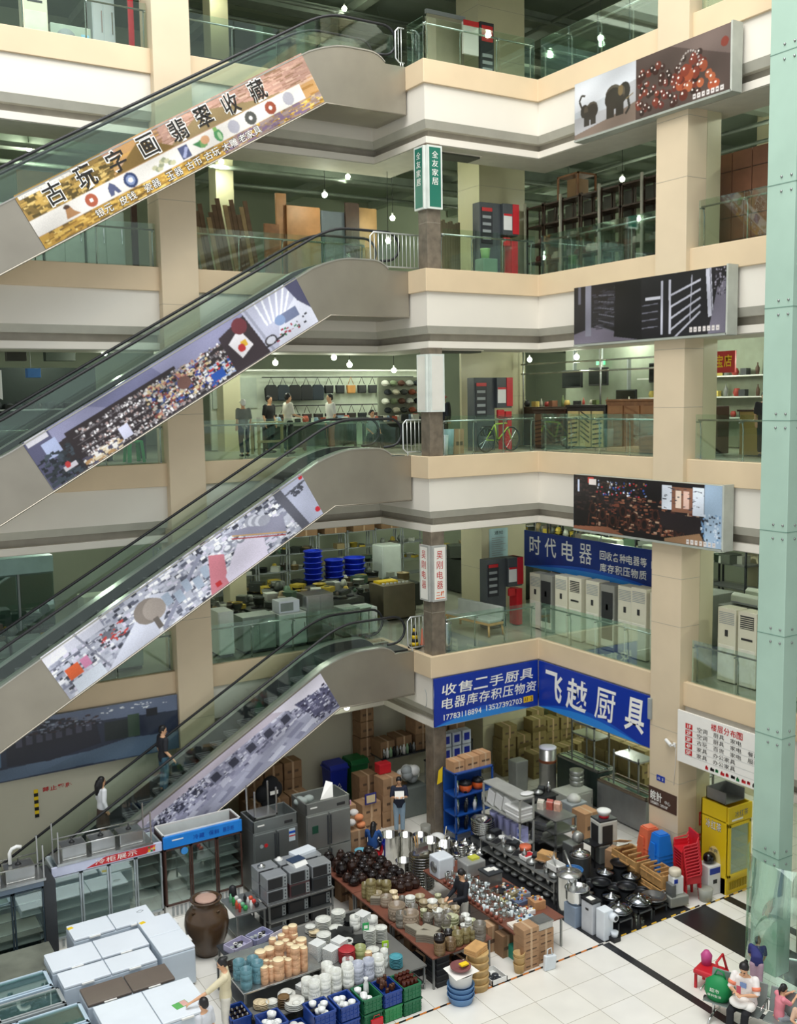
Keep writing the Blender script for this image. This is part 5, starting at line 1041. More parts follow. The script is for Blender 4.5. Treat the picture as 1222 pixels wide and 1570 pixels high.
t=thing('small_refrigerator','pale green cabinet refrigerator standing high at the back of the second floor','refrigerator',(18.6,31.2,Z[2]+.75)); mb=MB(); mb.box(-.4,-.35,0,.4,.35,1.2,PG); mb.build('body',t,bev=.03); mb=MB(); mb.box(-.36,-.37,.05,.36,-.35,1.15,PG); mb.build('door',t,bev=.01)
# left of the tall pillar: display fridges
GD=glass('fridge_glass',(.86,.92,.9),1.7)
for i,(x0,x1) in enumerate(((1.2,3.5),(3.6,6.5))):
    t=thing('display_fridge','white topped glass door fridge at the left end of the second floor, %s'%('far left','beside the boxes')[i],'fridge',(x0,29.0,Z[2])); w=x1-x0; mb=MB(); mb.box(0,.06,0,w,.7,2.9,mat('fridge_inside','#6f8578',.6)); mb.box(0,-.02,2.5,w,.7,2.95,mat('fridge_header_mint','#a9c9c4',.5)); mb.build('body',t)
    for k in range(3): mb=MB(); a=k*w/3; mb.box(a+.03,0,.1,a+w/3-.03,.04,2.45,GD); mb.box(a,-.02,.05,a+.05,.05,2.5,GRYP); mb.build('door',t)
for i in range(9): cabinet(1+i*.85,26.9,Z[2],.78,.6,1.0+.1*(i%3),0,'grey green steel counter, %s from the left end behind the second floor left railing'%ORD[i],mat('grey_green_steel','') if i%3 else PG,doors=1)
mb=MB(); mb.box(.6,27.25,Z[2],6.8,28.7,Z[2]+1.0,mat('stock_table_dark','')); mb.build('stock_table',label='wide dark table behind the grey green steel counters of the second floor',cat='table')
junk(60,1,27.4,6.7,28.6,Z[2]+1.0,'heaped behind the second floor left railing',zj=.1)
cabinet(7.5,28.0,Z[2],1.1,.7,1.9,0,'tall cream white cabinet behind the second floor left railing',mat('cream_enamel','#cfd2b4',.4),doors=2)
# --- second floor, behind the corner: dark shelving with appliances
for i in range(5):
    x=16.3+i*1.2; carton(x,33.27,Z[2]+2.24,(.9,.6,.6),0,'brown carton high on the back shelving of the second floor, %s from the left'%ORD[i],CARDD)
for i in range(8):
    t=thing('steel_rack','dark appliance rack behind the right gallery of the second floor, %s from the corner'%ORD[i],'rack',(24.2,30.5-i*1.5,Z[2]))
    for sy in (0,1.35):
        for sx in (0,.6): mb=MB(); mb.box(sx,sy,0,sx+.05,sy+.05,3.2,DARK); mb.build('post',t)
    for z in (.6,1.3,2.0,2.7): mb=MB(); mb.box(0,0,z,.65,1.4,z+.04,SSD); mb.build('shelf',t)
junk(90,24.3,20.5,24.8,31.5,Z[2]+2.04,'on the dark appliance racks of the second floor',smin=.25,smax=.5,zj=0); junk(60,24.3,20.5,24.8,31.5,Z[2]+2.74,'on the top of the dark appliance racks',smin=.25,smax=.5,zj=0); mb=MB(); mb.box(21.2,28,Z[2],24,33,Z[2]+1.2,mat('stock_table_dark','')); mb.build('stock_table',label='broad dark stock platform behind the second floor balcony pillar',cat='table')
junk(50,21.3,28.2,23.9,32.8,Z[2]+1.2,'behind the balcony of the second floor',smin=.3,smax=.8,zj=.15)
# --- fourth floor
PLK=mat('old_plank','#6f5540',.7,var=.2,ns=4)
for i in range(14):
    x=10.95+i*.145; h=2.3+.25*math.sin(i*2.1); mb=MB(); m=(PLK,mat('pale_plank','#a08560',.7,var=.15),mat('grey_plank','#5e5246',.7,var=.15))[0 if i%4 else 1+i%3%2]
    if i in (1,4,8): m=mat('pale_plank',''); h=1.5+.1*i
    mb.box(-.065,-.02,0,.065,.02,h,m,T=Matrix.Rotation(-.12,4,'Y')@Matrix.Rotation(-.12,4,'X')); mb.build('wooden_plank',loc=(x,28.6-.15*(i in (1,4,8)),Z[4]),label='long wooden plank leaning on the fourth floor, %s from the tall pillar'%ORD[i],cat='plank')
for i,(x0,x1,h,m,n) in enumerate(((13.2,13.7,1.9,BWOOD,'narrow low brown wood panel'),(13.65,14.0,2.85,mat('orange_wood','#a8764a',.5,var=.15),'tall narrow orange wood panel'),(13.95,15.1,2.5,mat('orange_wood',''),'wide orange wood panel'),(15.2,16.4,2.45,mat('slate_panel','#5c646c',.5),'slate grey wardrobe back'),(16.0,16.5,2.75,DWOOD,'dark brown panel behind the slate wardrobe'),(16.4,17.2,2.65,mat('striped_wood','#a07c50',.5,var=.2,ns=2),'striped brown wood panel'))):
    mb=MB(); mb.box(x0,29+.1*(i%2),Z[4],x1,29.08+.1*(i%2),Z[4]+h,m); mb.build('wood_panel',label=n+' standing on the fourth floor above the escalator',cat='panel',bev=.01)
for i in range(9):   # furniture rack lattice right gallery
    y=26.2-i*.85; t=thing('wooden_rack','dark wooden open rack, %s from the corner on the fourth floor right gallery'%ORD[i],'rack',(21.0,y,Z[4]))
    for sy in (0,.75):
        for sx in (0,.5): mb=MB(); mb.box(sx,-sy-.04,0,sx+.05,-sy,2.55,DWOOD); mb.build('post',t)
    for z in (.2,.75,1.3,1.85,2.45): mb=MB(); mb.box(0,-.79,z,.55,0,z+.05,DWOOD); mb.build('shelf',t)
    mb=MB(); mb.box(.53,-.79,.2,.56,-.4,2.4,mat('rack_back','#5a5a4e',.7)); mb.build('back_panel',t)
    if i%2==0: mb=MB(); mb.tube([(-.06,-.02,0),(-.06,-.02,1.2),(-.05,.0,2.65)],.045,mat('wrapping_foam','#c9c4b4',.8),8); mb.build('foam_wrapped_pole',t)
goods_row(30,21.25,18.8,26,Z[4]+1.35,['#8a8a80','#c9c4b0','#6a3a2c','#3a3c40'],'small things on the middle of the dark wooden racks',('box','jar'),s=1.2); goods_row(24,21.25,18.8,26,Z[4]+.8,['#8a8a80','#c9c4b0','#6a3a2c'],'small things low in the dark wooden racks',('box','jar'),s=1.3)
t=thing('chair_frame','wooden table frame upside down on top of the racks of the fourth floor','chair',(21.2,24.9,Z[4]+2.5)); mb=MB(); [mb.box(a,b,0,a+.05,b+.05,.75,BWOOD) for a in (0,.7) for b in (-.9,0)]; mb.box(0,-.9,.7,.75,.05,.75,BWOOD); mb.build('frame',t); mb=MB(); mb.box(.1,-.7,0,.6,-.3,.6,mat('wicker','#8a6a48',.7)); mb.build('woven_panel',t)
for i in range(3): mb=MB(); mb.box(20.5,18.2-.6*i-.58,Z[4],21.2,18.2-.6*i,Z[4]+2.4,mat('wardrobe_brown','#7a5039',.5,var=.12)); [mb.box(20.49,18.2-.6*i-.57,Z[4]+.3+k*.55,20.5,18.2-.6*i-.01,Z[4]+.32+k*.55,DWOOD) for k in range(4)]; mb.build('wardrobe',label='brown wooden wardrobe, %s from the pillar in the fourth floor bay beside the green post'%ORD[i],cat='wardrobe',bev=.01)
mb=MB(); mb.box(20.6,15.5,Z[4],21.3,16.35,Z[4]+2.7,DWOOD); mb.box(20.58,15.6,Z[4]+1.5,20.6,16.25,Z[4]+2.6,mat('dim_glass','#6d7a80',.2)); mb.build('glass_cabinet',label='dark cabinet with a glass door beside the brown wardrobes',cat='cabinet',bev=.02)
mb=MB(); mb.box(5.9,28,Z[4],6.8,28.06,18.3,mat('ochre_board','#b39a6a',.6)); mb.build('wood_panel',label='ochre board at the left of the fourth floor behind the escalator glass',cat='panel')
for i in range(5): cabinet(3.6+i*1.05,27.2,Z[4],.98,.5,1.5,0,'pale glass fronted counter, %s from the left end of the fourth floor'%ORD[i],mat('mint_cabinet','#aebfae',.4),'glass_counter',2)
mb=MB(); mb.box(8.45,26.8,Z[4],8.6,26.9,Z[4]+2.6,DWOOD); mb.build('wooden_post',label='dark wooden post left of the tall pillar on the fourth floor',cat='post')
# --- top floor
ac_tower(6.35,27.3,Z[5],0,'white floor standing air conditioner at the left of the top floor',w=.6,h=1.75,style=1)
t=thing('outdoor_unit','pale green outdoor air conditioner unit beside the white tower on the top floor','air conditioner',(7.2,27.3,Z[5])); mb=MB(); mb.box(-.5,-.2,0,.5,.2,.68,mat('outdoor_green','#a9b5a6',.5)); mb.build('casing',t,bev=.02); mb=MB(); mb.lathe([(.24,0),(.24,.02)],GRYP,n=20,T=Matrix.Translation((-.12,-.2,.34))@Matrix.Rotation(PI/2,4,'X')); mb.build('fan_grille',t); mb=MB(); mb.box(.25,-.21,.3,.45,-.2,.5,mat('pale_blue_label','#8fc4dc',.4)); mb.build('label',t)
cabinet(8.35,28.4,Z[5],.6,.5,2.2,0,'white locker left of the tall pillar on the top floor',WHT,'locker',2)
mb=MB(); mb.box(8.62,26.9,Z[5],8.76,26.95,Z[5]+2.1,RED); mb.build('vertical_banner',label='red vertical banner just left of the tall pillar on the top floor',cat='banner')
for i in range(5): mb=MB(); mb.box(0,0,0,.9,.5,1.3,mat('dusk_box','#4b4f48',.6)); mb.build('stock_cabinet',loc=(10.4+i*1.1,29.5,Z[5]),label='dark stock cabinet at the back of the top floor, %s from the pillar'%ORD[i],cat='cabinet',bev=.02)
# positions of the stacks (x, y, radius, height, colour)
T1=[(11.21,19.77,0.12,0.43,'o'),(11.15,19.96,0.07,0.31,'o'),(11.6,20.04,0.09,0.2,'o'),(11.65,19.82,0.12,0.26,'o'),(11.31,19.66,0.13,0.15,'t'),(11.37,19.36,0.14,0.18,'b'),(11.68,19.54,0.1,0.13,'c'),(11.61,19.34,0.07,0.08,'c'),(11.27,18.73,0.19,0.28,'b'),(11.66,19.13,0.08,0.18,'g'),(11.76,18.94,0.11,0.23,'w'),(12.05,18.99,0.11,0.15,'t'),(11.6,18.57,0.11,0.23,'g'),(11.97,18.68,0.11,0.18,'t'),(12.11,18.56,0.11,0.2,'w'),(12.46,18.84,0.09,0.13,'p'),(12.35,18.49,0.11,0.15,'t'),(12.01,18.39,0.11,0.18,'t'),(12.28,18.3,0.11,0.13,'t'),(12.02,18.21,0.11,0.15,'w'),(12.47,18.26,0.09,0.1,'t'),(12.43,18.09,0.09,0.1,'t'),(12.14,17.96,0.11,0.18,'g'),(11.72,18.32,0.09,0.2,'p'),(11.66,18.04,0.13,0.23,'g'),(11.79,17.79,0.13,0.26,'g'),(12.09,17.71,0.14,0.2,'p'),(11.16,18.37,0.13,0.28,'g'),(11.33,18.26,0.19,0.28,'b'),(12.3,17.69,0.09,0.13,'g')]
T1b=[(12.14,17.83,0.13,0.15,'p'),(11.93,17.74,0.11,0.23,'g'),(12.5,17.74,0.1,0.13,'w'),(12.43,18.1,0.1,0.15,'t'),(12.31,18.04,0.1,0.13,'t'),(12.23,17.49,0.08,0.09,'w'),(11.96,17.05,0.1,0.23,'o'),(12.25,17.35,0.07,0.26,'w'),(12.53,17.48,0.08,0.13,'p'),(12.28,16.98,0.14,0.33,'g'),(12.14,17.06,0.1,0.2,'o'),(11.77,17.07,0.11,0.23,'o'),(11.54,17.0,0.12,0.18,'n'),(11.87,17.63,0.11,0.08,'p'),(11.73,17.36,0.11,0.13,'d'),(11.99,17.47,0.09,0.1,'o'),(12.3,17.7,0.08,0.13,'g'),(12.23,18.15,0.09,0.13,'w')]
T1c=[(11.28,17.03,0.11,0.31,'d'),(11.24,16.97,0.12,0.23,'n')]
CUPS=[(8.75,19.18,0.09,0.28,'c'),(8.93,19.12,0.1,0.31,'c'),(9.16,19.05,0.09,0.15,'c'),(8.6,19.1,0.09,0.2,'c'),(8.35,19.0,0.09,0.23,'c'),(8.62,18.92,0.09,0.15,'c'),(9.01,18.71,0.11,0.2,'c'),(8.8,18.8,0.08,0.13,'c'),(8.31,18.58,0.1,0.33,'c'),(8.53,18.52,0.09,0.28,'c'),(8.81,18.59,0.08,0.15,'c'),(8.41,18.01,0.1,0.49,'c'),(8.6,18.02,0.09,0.41,'c'),(8.13,18.68,0.11,0.23,'c'),(7.92,18.67,0.11,0.23,'c'),(7.94,18.42,0.06,0.15,'c'),(8.03,18.39,0.05,0.1,'c'),(8.03,17.99,0.12,0.33,'c'),(8.25,18.02,0.09,0.26,'c'),(7.72,17.98,0.07,0.28,'c'),(7.87,18.03,0.06,0.23,'c'),(8.33,18.37,0.05,0.1,'c')]
BLUE=[(7.36,18.46,0.11,0.31,'b'),(7.7,18.56,0.13,0.23,'b'),(7.52,18.56,0.12,0.15,'b'),(7.63,18.15,0.13,0.36,'b'),(7.35,18.07,0.12,0.33,'b')]
W1=[(9.79,19.46,0.18,0.26,'w'),(10.21,19.53,0.16,0.28,'w'),(9.5,19.52,0.13,0.15,'w'),(9.97,19.19,0.15,0.13,'w'),(9.51,19.36,0.11,0.1,'c'),(9.48,18.84,0.17,0.28,'w'),(9.35,18.41,0.1,0.23,'w'),(9.27,18.81,0.1,0.15,'w'),(9.76,18.3,0.13,0.15,'w')]
W2=[(9.0,17.68,0.13,0.38,'w'),(9.22,17.66,0.09,0.31,'w'),(8.9,17.43,0.11,0.41,'w'),(9.02,17.31,0.11,0.38,'w'),(9.24,17.3,0.12,0.43,'w'),(8.68,17.25,0.11,0.41,'w'),(8.44,17.24,0.11,0.38,'w'),(8.41,17.5,0.12,0.31,'w'),(8.73,17.76,0.09,0.13,'w')]
W3=[(10.41,19.12,0.13,0.23,'w'),(10.8,19.01,0.12,0.15,'w'),(10.33,18.33,0.14,0.38,'w'),(10.63,18.36,0.14,0.31,'w'),(9.88,18.5,0.13,0.1,'w'),(9.61,18.04,0.18,0.28,'r'),(10.18,17.93,0.14,0.15,'w'),(10.17,17.44,0.09,0.33,'w'),(10.37,17.3,0.14,0.23,'q'),(9.94,17.32,0.11,0.31,'w'),(9.67,17.23,0.13,0.36,'v'),(9.43,17.24,0.12,0.36,'v'),(9.5,17.79,0.13,0.15,'k'),(9.91,17.23,0.11,0.28,'w'),(8.99,17.23,0.11,0.33,'w'),(9.2,17.27,0.11,0.38,'w'),(10.01,17.83,0.09,0.1,'c'),(9.89,17.96,0.13,0.23,'m')]
W4=[(7.47,17.96,0.13,0.13,'c'),(7.53,17.68,0.11,0.13,'c'),(7.69,17.62,0.11,0.13,'w'),(7.9,17.53,0.12,0.2,'n'),(8.08,18.04,0.14,0.1,'k'),(8.21,17.78,0.18,0.1,'w'),(8.14,17.37,0.19,0.15,'w'),(8.3,17.29,0.09,0.15,'w'),(8.8,18.02,0.11,0.15,'w')]
POTS=[(13.37,22.57,0.18,0.77,'s'),(13.86,22.52,0.14,0.66,'s'),(14.38,22.59,0.14,0.51,'s'),(14.22,21.87,0.18,0.66,'s'),(14.56,21.74,0.2,0.51,'s'),(13.17,21.52,0.14,0.51,'s'),(14.28,22.66,0.13,0.36,'s')]
POTS2=[(13.34,20.92,0.27,0.84,'s'),(13.89,20.94,0.11,0.66,'k'),(14.13,20.84,0.09,0.61,'k'),(14.5,21.03,0.09,0.56,'k')]
# ---------------- ground floor market ----------------
PROTO={}
def pmesh(key,fn):
    if key not in PROTO:
        mb=MB(); fn(mb); me=bpy.data.meshes.new(key); me.from_pydata(mb.v,[],mb.f)
        for m in mb.mats: me.materials.append(m)
        me.polygons.foreach_set('material_index',mb.mi); me.polygons.foreach_set('use_smooth',mb.sm); me.update(); PROTO[key]=me
    return PROTO[key]
def place(key,fn,name,loc,rz=0,label=None,cat=None,group=None,scale=None):
    o=bpy.data.objects.new(name,pmesh(key,fn)); COL.objects.link(o); o.location=loc; o.rotation_euler=(0,0,rz)
    if scale: o.scale=scale
    return tag(o,label,cat,group)
DM={'o':('olive','#7c7048'),'t':('tan','#a8997a'),'b':('brown speckled','#8b7b68'),'c':('cream','#d8c7a4'),'g':('grey brown','#6f695e'),'w':('white','#d9dad2'),'p':('pale celadon','#b3b491'),'n':('brown','#70593c'),'d':('dark glazed','#1e1512'),'r':('red','#b03038'),'q':('turquoise','#4f9aa8'),'v':('blue patterned','#b4b8c4'),'k':('floral white','#cfcfcb'),'m':('mixed colour','#9aa06a'),'s':('steel','#b9bab8')}
def dish(mb,r,h,m,inner,kind):
    if kind=='bowl': mb.lathe([(r*.5,0),(r*.55,.008),(r*.9,h*.7),(r,h),(r*.96,h),(r*.5,h*.4),(.001,h*.3)],m,n=18,cap=False)
    elif kind=='plate': mb.lathe([(r*.55,0),(r*.6,.006),(r,h*.8),(r,h),(r*.6,h*.45),(.001,h*.4)],m,n=20,cap=False)
    elif kind=='cup': mb.lathe([(r*.86,0),(r,h*.25),(r,h),(r*.88,h),(r*.84,h*.2),(.001,h*.15)],m,n=16,cap=False)
def dstack(x,y,z,r,h,c,where,kind='bowl',step=.055,top=None):
    nm,col=DM[c]; m=mat('glaze_'+nm.replace(' ','_'),col,.25,var=.12,ns=14); n=max(1,round(h/step)); st=h/n; r2=round(r/.02)*.02
    tm=m
    if c=='c' and kind=='cup': m=mat('clay_cup_tan','#c79b76',.5,var=.12,ns=20); tm=mat('cream_rim','#ecd9b0',.4)
    if 'teal' in where: m=mat('teal_grey_bowl','#5b8690',.3,var=.15,ns=14); nm='teal'
    if c=='d' : m=mat('dark_glaze','#1b1210',.12,var=.1)
    if c=='w' and where.startswith('the low'): m=mat('white_porcelain','#dfe1de',.22,var=.04)
    sz=st*(1.9 if kind!='plate' else 1.25)
    key='%s_%s_%d_%d'%(kind,nm,r2*100,st*1000)
    nk={'bowl':'bowl','plate':'plate','cup':'cup'}[kind]; lab='%s %s stack %s'%(nm,nk,where)
    for i in range(n):
        last=i==n-1
        place(key,lambda mb:dish(mb,r2,sz,m,None,kind),nk,(x+R.uniform(-.004,.004),y+R.uniform(-.004,.004),z+i*st),R.uniform(0,6),lab,nk,lab)
    if kind=='cup' and c=='c': place('rim_%d'%(r2*100),lambda mb:mb.lathe([(r2*.2,0),(r2*.98,0.004),(r2*.9,.012),(.001,.012)],tm,n=16,cap=False),'cup_lid',(x,y,z+n*st+sz-st),0,'cream lid on '+lab,'saucer',lab)  # cream lid disc topping a cup stack
def rank(L,where,key=lambda q:q[1]):
    S_=sorted(range(len(L)),key=lambda i:key(L[i])); d={}
    cnt={}
    for i in S_:
        c=L[i][4]; cnt[c]=cnt.get(c,0)+1; d[i]='%s from the near end of %s'%(ORD[min(19,cnt[c]-1)],where)
    return d
def table(x0,y0,x1,y1,h,lab,top=BWOOD,leg=SSD,th=.04,mid=0,name='sales_table',r=.03):
    t=thing(name,lab,'table',(x0,y0,0)); w,d=x1-x0,y1-y0; mb=MB(); mb.box(0,0,h-th,w,d,h,top); mb.build('table_top',t,bev=.006)
    for a in (.03,w-.03-r):
        for b in (.03,d-.03-r): mb=MB(); mb.box(a,b,0,a+r+.01,b+r+.01,h-th,leg); mb.build('leg',t)
    if mid: mb=MB(); mb.box(.03,.03,mid,w-.03,d-.03,mid+.025,top if mid>.3 else leg); mb.build('lower_shelf',t)
    return t
RT=mat('red_brown_board','#7a4a3a',.45,var=.15,ns=3)
for i,(a,b) in enumerate(((16.9,18.6),(18.62,20.3),(20.32,22.1))): table(11.02,a,12.55,b,.72,'long wooden sales table of brown crockery, %s section'%('near','middle','far')[i],RT)
for i,(a,b) in enumerate(((16.75,18.55),(18.57,20.4))): table(13.05,a,14.45,b,.72,'red brown table of glassware, %s section'%('near','far')[i],RT)
for nm,L in (('the long brown crockery table',T1+T1b+T1c),):
    d=rank(L,nm)
    for i,q in enumerate(L):
        x,y,r,h,c=q
        if h<.06: h=.06
        dstack(min(max(x,11.12),12.45),y,.72,max(r,.07),h,c,d[i],'bowl' if c in 'twpc' else 'cup',.06)
# dark glazed jars
def jar(mb,r,h,m): mb.lathe([(r*.6,0),(r*.95,h*.25),(r,h*.5),(r*.85,h*.75),(r*.55,h*.82),(r*.6,h*.86),(r*.62,h*.9),(r*.2,h*.97),(r*.12,h),(.001,h)],m,n=18,cap=False)
DG=mat('dark_glaze','#1b1210',.12,var=.1); BGZ=mat('brown_glaze','#33211a',.15,var=.1)
k=0
for iy in range(6):
    for ix in range(5):
        x=11.22+ix*.28+R.uniform(-.03,.03); y=20.35+iy*.3+R.uniform(-.04,.04)
        if ix<2 and iy<1: continue
        r=.12+.03*((ix+iy)%2); h=.22+.14*(iy>2)*(ix<2)+R.uniform(-.02,.03)
        place('jar_%d_%d'%((ix+iy)%2,int(h*50)),lambda mb:jar(mb,r,h,(DG,BGZ)[(ix*iy)%2]),'glazed_jar',(x,y,.72),R.uniform(0,6),'dark glazed jar, %s in %s row of the far end of the brown crockery table'%(ORD[ix],ORD[iy]),'jar'); k+=1
for i in range(6): place('jar_side',lambda mb:jar(mb,.14,.26,BGZ),'glazed_jar',(12.0+.2*(i%3),19.75+.28*(i//3),.72),0,'brown glazed jar beside the olive bowls, %s of six'%ORD[i],'jar')
# boxes of trays on table (grey stoneware slabs)
for i,(x,y,a) in enumerate(((11.25,17.95,.2),(11.5,17.72,.2),(11.42,17.45,.25),(11.3,17.6,.3),(11.3,19.55,.1))):
    for k in range(4): place('tray_slab',lambda mb:(mb.box(-.11,-.2,0,.11,.2,.035,mat('stone_tray','#857e6e',.6,var=.15)),mb.box(-.095,-.185,.035,.095,.185,.036,mat('stone_tray_in','#9b9484',.6))),'stone_tray',(x,y,.72+k*.045),a+.2*i,'grey rectangular stoneware trays, %s pile on the brown crockery table'%ORD[i],'tray','stoneware tray pile '+ORD[i])
# goods under the crockery table
for i in range(26):
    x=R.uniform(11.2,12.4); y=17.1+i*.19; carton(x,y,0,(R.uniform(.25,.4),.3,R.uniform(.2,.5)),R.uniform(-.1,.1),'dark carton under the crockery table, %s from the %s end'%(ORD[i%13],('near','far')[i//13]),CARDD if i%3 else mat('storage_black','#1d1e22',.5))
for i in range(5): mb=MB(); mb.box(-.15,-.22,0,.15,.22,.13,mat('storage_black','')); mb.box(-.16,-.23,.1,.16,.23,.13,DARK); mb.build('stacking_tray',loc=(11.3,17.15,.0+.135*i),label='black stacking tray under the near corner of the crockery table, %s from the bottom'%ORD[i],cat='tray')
# white dishes
for (x0,y0,x1,y1,h,l) in ((9.08,17.02,10.95,19.9,.55,'large low table crowded with white crockery'),(8.2,17.02,9.06,17.86,.45,'small low table of tall white cup stacks'),(7.25,17.3,8.18,17.86,.4,'low table of white serving plates behind the blue crates')): table(x0,y0,x1,y1,h,l,mat('grey_table_top','#6c6c68',.5),mid=.12)
for nm,L,z,kd in (('the low white crockery table',W1,.55,'plate'),('the low cup table',W2,.45,'cup'),('the low white crockery table front',W3,.55,'cup'),('the low serving plate table',W4,.4,'plate')):
    d=rank(L,nm,key=lambda q:q[0])
    for i,(x,y,r,h,c) in enumerate(L):
        if nm=='the low white crockery table': x=max(x,9.25)
        if nm=='the low cup table': x=min(max(x,8.33),8.95); y=min(y,17.75)
        if nm.endswith('front') : x=max(x,9.2)
        if nm.endswith('plate table'): x=min(max(x,7.4),8.06); y=min(y,17.74)
        kk=kd if kd!='cup' else ('plate' if r>.135 else 'cup'); dstack(x,y,z,max(r,.07),max(h,.06),c,d[i].replace('near end','left end'),kk,.035 if kk=='plate' else .07)
for i,(x,y,h,w) in enumerate(((10.62,19.15,.3,.3),(9.15,18.5,.36,.3),(9.35,18.25,.3,.26),(9.6,18.35,.36,.28),(9.55,18.9,.1,.3),(8.5,17.8,.1,.35))):
    for k in range(int(h/.03)): place('sqplate',lambda mb:mb.box(-.13,-.13,0,.13,.13,.024,mat('white_porcelain','#dfe1de',.22,var=.04),top=1.06),'square_plate',(x,y,(.55 if i<5 else .45)+k*.03),.35,'square white plate in the %s square pile of the white crockery'%ORD[i],'plate','square plates pile '+ORD[i])
for i,(x,y) in enumerate(((9.75,18.95),(9.95,18.75),(9.85,18.6),(10.05,18.95),(10.1,18.5),(10.45,19.4))):
    for k in range(4): place('blkplate',lambda mb:mb.box(-.16,-.16,0,.16,.16,.03,mat('black_stoneware','#1c1e21',.4),top=1.1),'black_plate',(x,y,.55+k*.04),.3*i,'black square plate in the %s black pile of the white crockery table'%ORD[i],'plate','black plates pile '+ORD[i])
for i,(x,y,z,c) in enumerate(((10.25,18.35,1.0,'#2fa35a'),(10.38,17.75,.75,'#a6d62a'))): mb=MB(); mb.box(-.07,-.01,0,.07,.01,.16,mat('tag_'+c[1:],c,.5)); mb.box(-.04,-.013,.04,.04,-.01,.11,PAPER); mb.build('price_card',loc=(x,y,z-.08*(i==0)),rz=-.3,label=('green price card standing on a white plate stack','lime price card beside the turquoise bowls')[i],cat='card')
# steel cart with tan cups
table(7.22,17.9,8.98,19.45,.7,'steel topped table of tan clay cups and teal bowls',SS,mid=.25)
for nm,L,f in (('the clay cup table',CUPS,'c'),('the teal bowl corner',BLUE,'b')):
    d=rank(L,nm,key=lambda q:q[0])
    for i,(x,y,r,h,c) in enumerate(L): dstack(min(max(x,7.35),8.88),max(y,18.02),.7,max(r,.05),h,c,d[i].replace('near end','left end'),'cup',.075)
mb=MB(); mb.lathe([(.001,.02),(.15,.03),(.2,.1),(.21,.1),(.16,0)],DG,n=18,cap=False); mb.build('dark_bowl',loc=(7.45,18.85,.7),label='wide dark bowl behind the teal bowls',cat='bowl')
# plastic tubs
for i,(x,y,c) in enumerate(((7.95,19.95,'#b7b3cc'),(8.5,20.05,'#a5a6c6'),(8.95,19.75,'#d6cfd6'))):
    t=thing('plastic_tub',('pale lilac tub of dark cups','lilac tub of small cutlery','pinkish white tub')[i]+' behind the clay cups, %s of three'%ORD[i],'tub',(x,y,.45),.3); m=mat('tub_'+c[1:],c,.4); mb=MB(); w,d,h=.26,.19,.14
    mb.box(-w,-d,0,w,d,.02,m); [mb.box(*q,m) for q in ((-w,-d,0,-w+.02,d,h),(w-.02,-d,0,w,d,h),(-w,-d,0,w,-d+.02,h),(-w,d-.02,0,w,d,h))]; mb.build('tub_body',t)
    for k in range(8): place('cupin_%d'%(k%3),lambda mb:mb.lathe([(.03,0),(.05,.07),(.045,.07),(.02,.02)],(BLK,GRYP,WPL)[k%3],n=10),'small_cup',(x+R.uniform(-.18,.18),y+R.uniform(-.1,.1),.48),0,'small cup lying in the %s tub behind the clay cups'%ORD[i],'cup','cups in tub '+ORD[i])
table(7.6,19.6,9.3,20.35,.45,'dark low rack carrying the plastic tubs',DARK)
# crates along the tape
def crate(x,y,z,m,lab,w=.4,d=.52,h=.3,rz=0):
    t=thing('plastic_crate',lab,'crate',(x,y,z),rz); mb=MB(); a,b=w/2,d/2; mb.box(-a,-b,0,a,b,.02,m); [mb.box(*q,m) for q in ((-a,-b,0,-a+.02,b,h),(a-.02,-b,0,a,b,h),(-a,-b,0,a,-b+.02,h),(-a,b-.02,0,a,b,h))]; mb.build('crate_body',t,bev=.006)
    mb=MB(); mb.box(-a-.015,-b-.015,h-.04,a+.015,-b,h,m); mb.box(-a-.015,b,h-.04,a+.015,b+.015,h,m); mb.box(-a-.015,-b-.015,h-.04,-a,b+.015,h,m); mb.box(a,-b-.015,h-.04,a+.015,b+.015,h,m)
    for k in range(5): xx=-a+.04+k*(w-.08)/4; mb.box(xx-.008,-b-.012,.02,xx+.008,-b,h-.04,m)
    for zz in (.09,.17): mb.box(-a,-b-.01,zz,a,-b,zz+.012,m)
    mb.build('ribs',t); return t
GC1=mat('crate_green','#1f6b46',.45,var=.1); GC2=mat('crate_light_green','#2f8a52',.45,var=.1); BC1=mat('crate_blue','#1b3f8c',.4,var=.08)
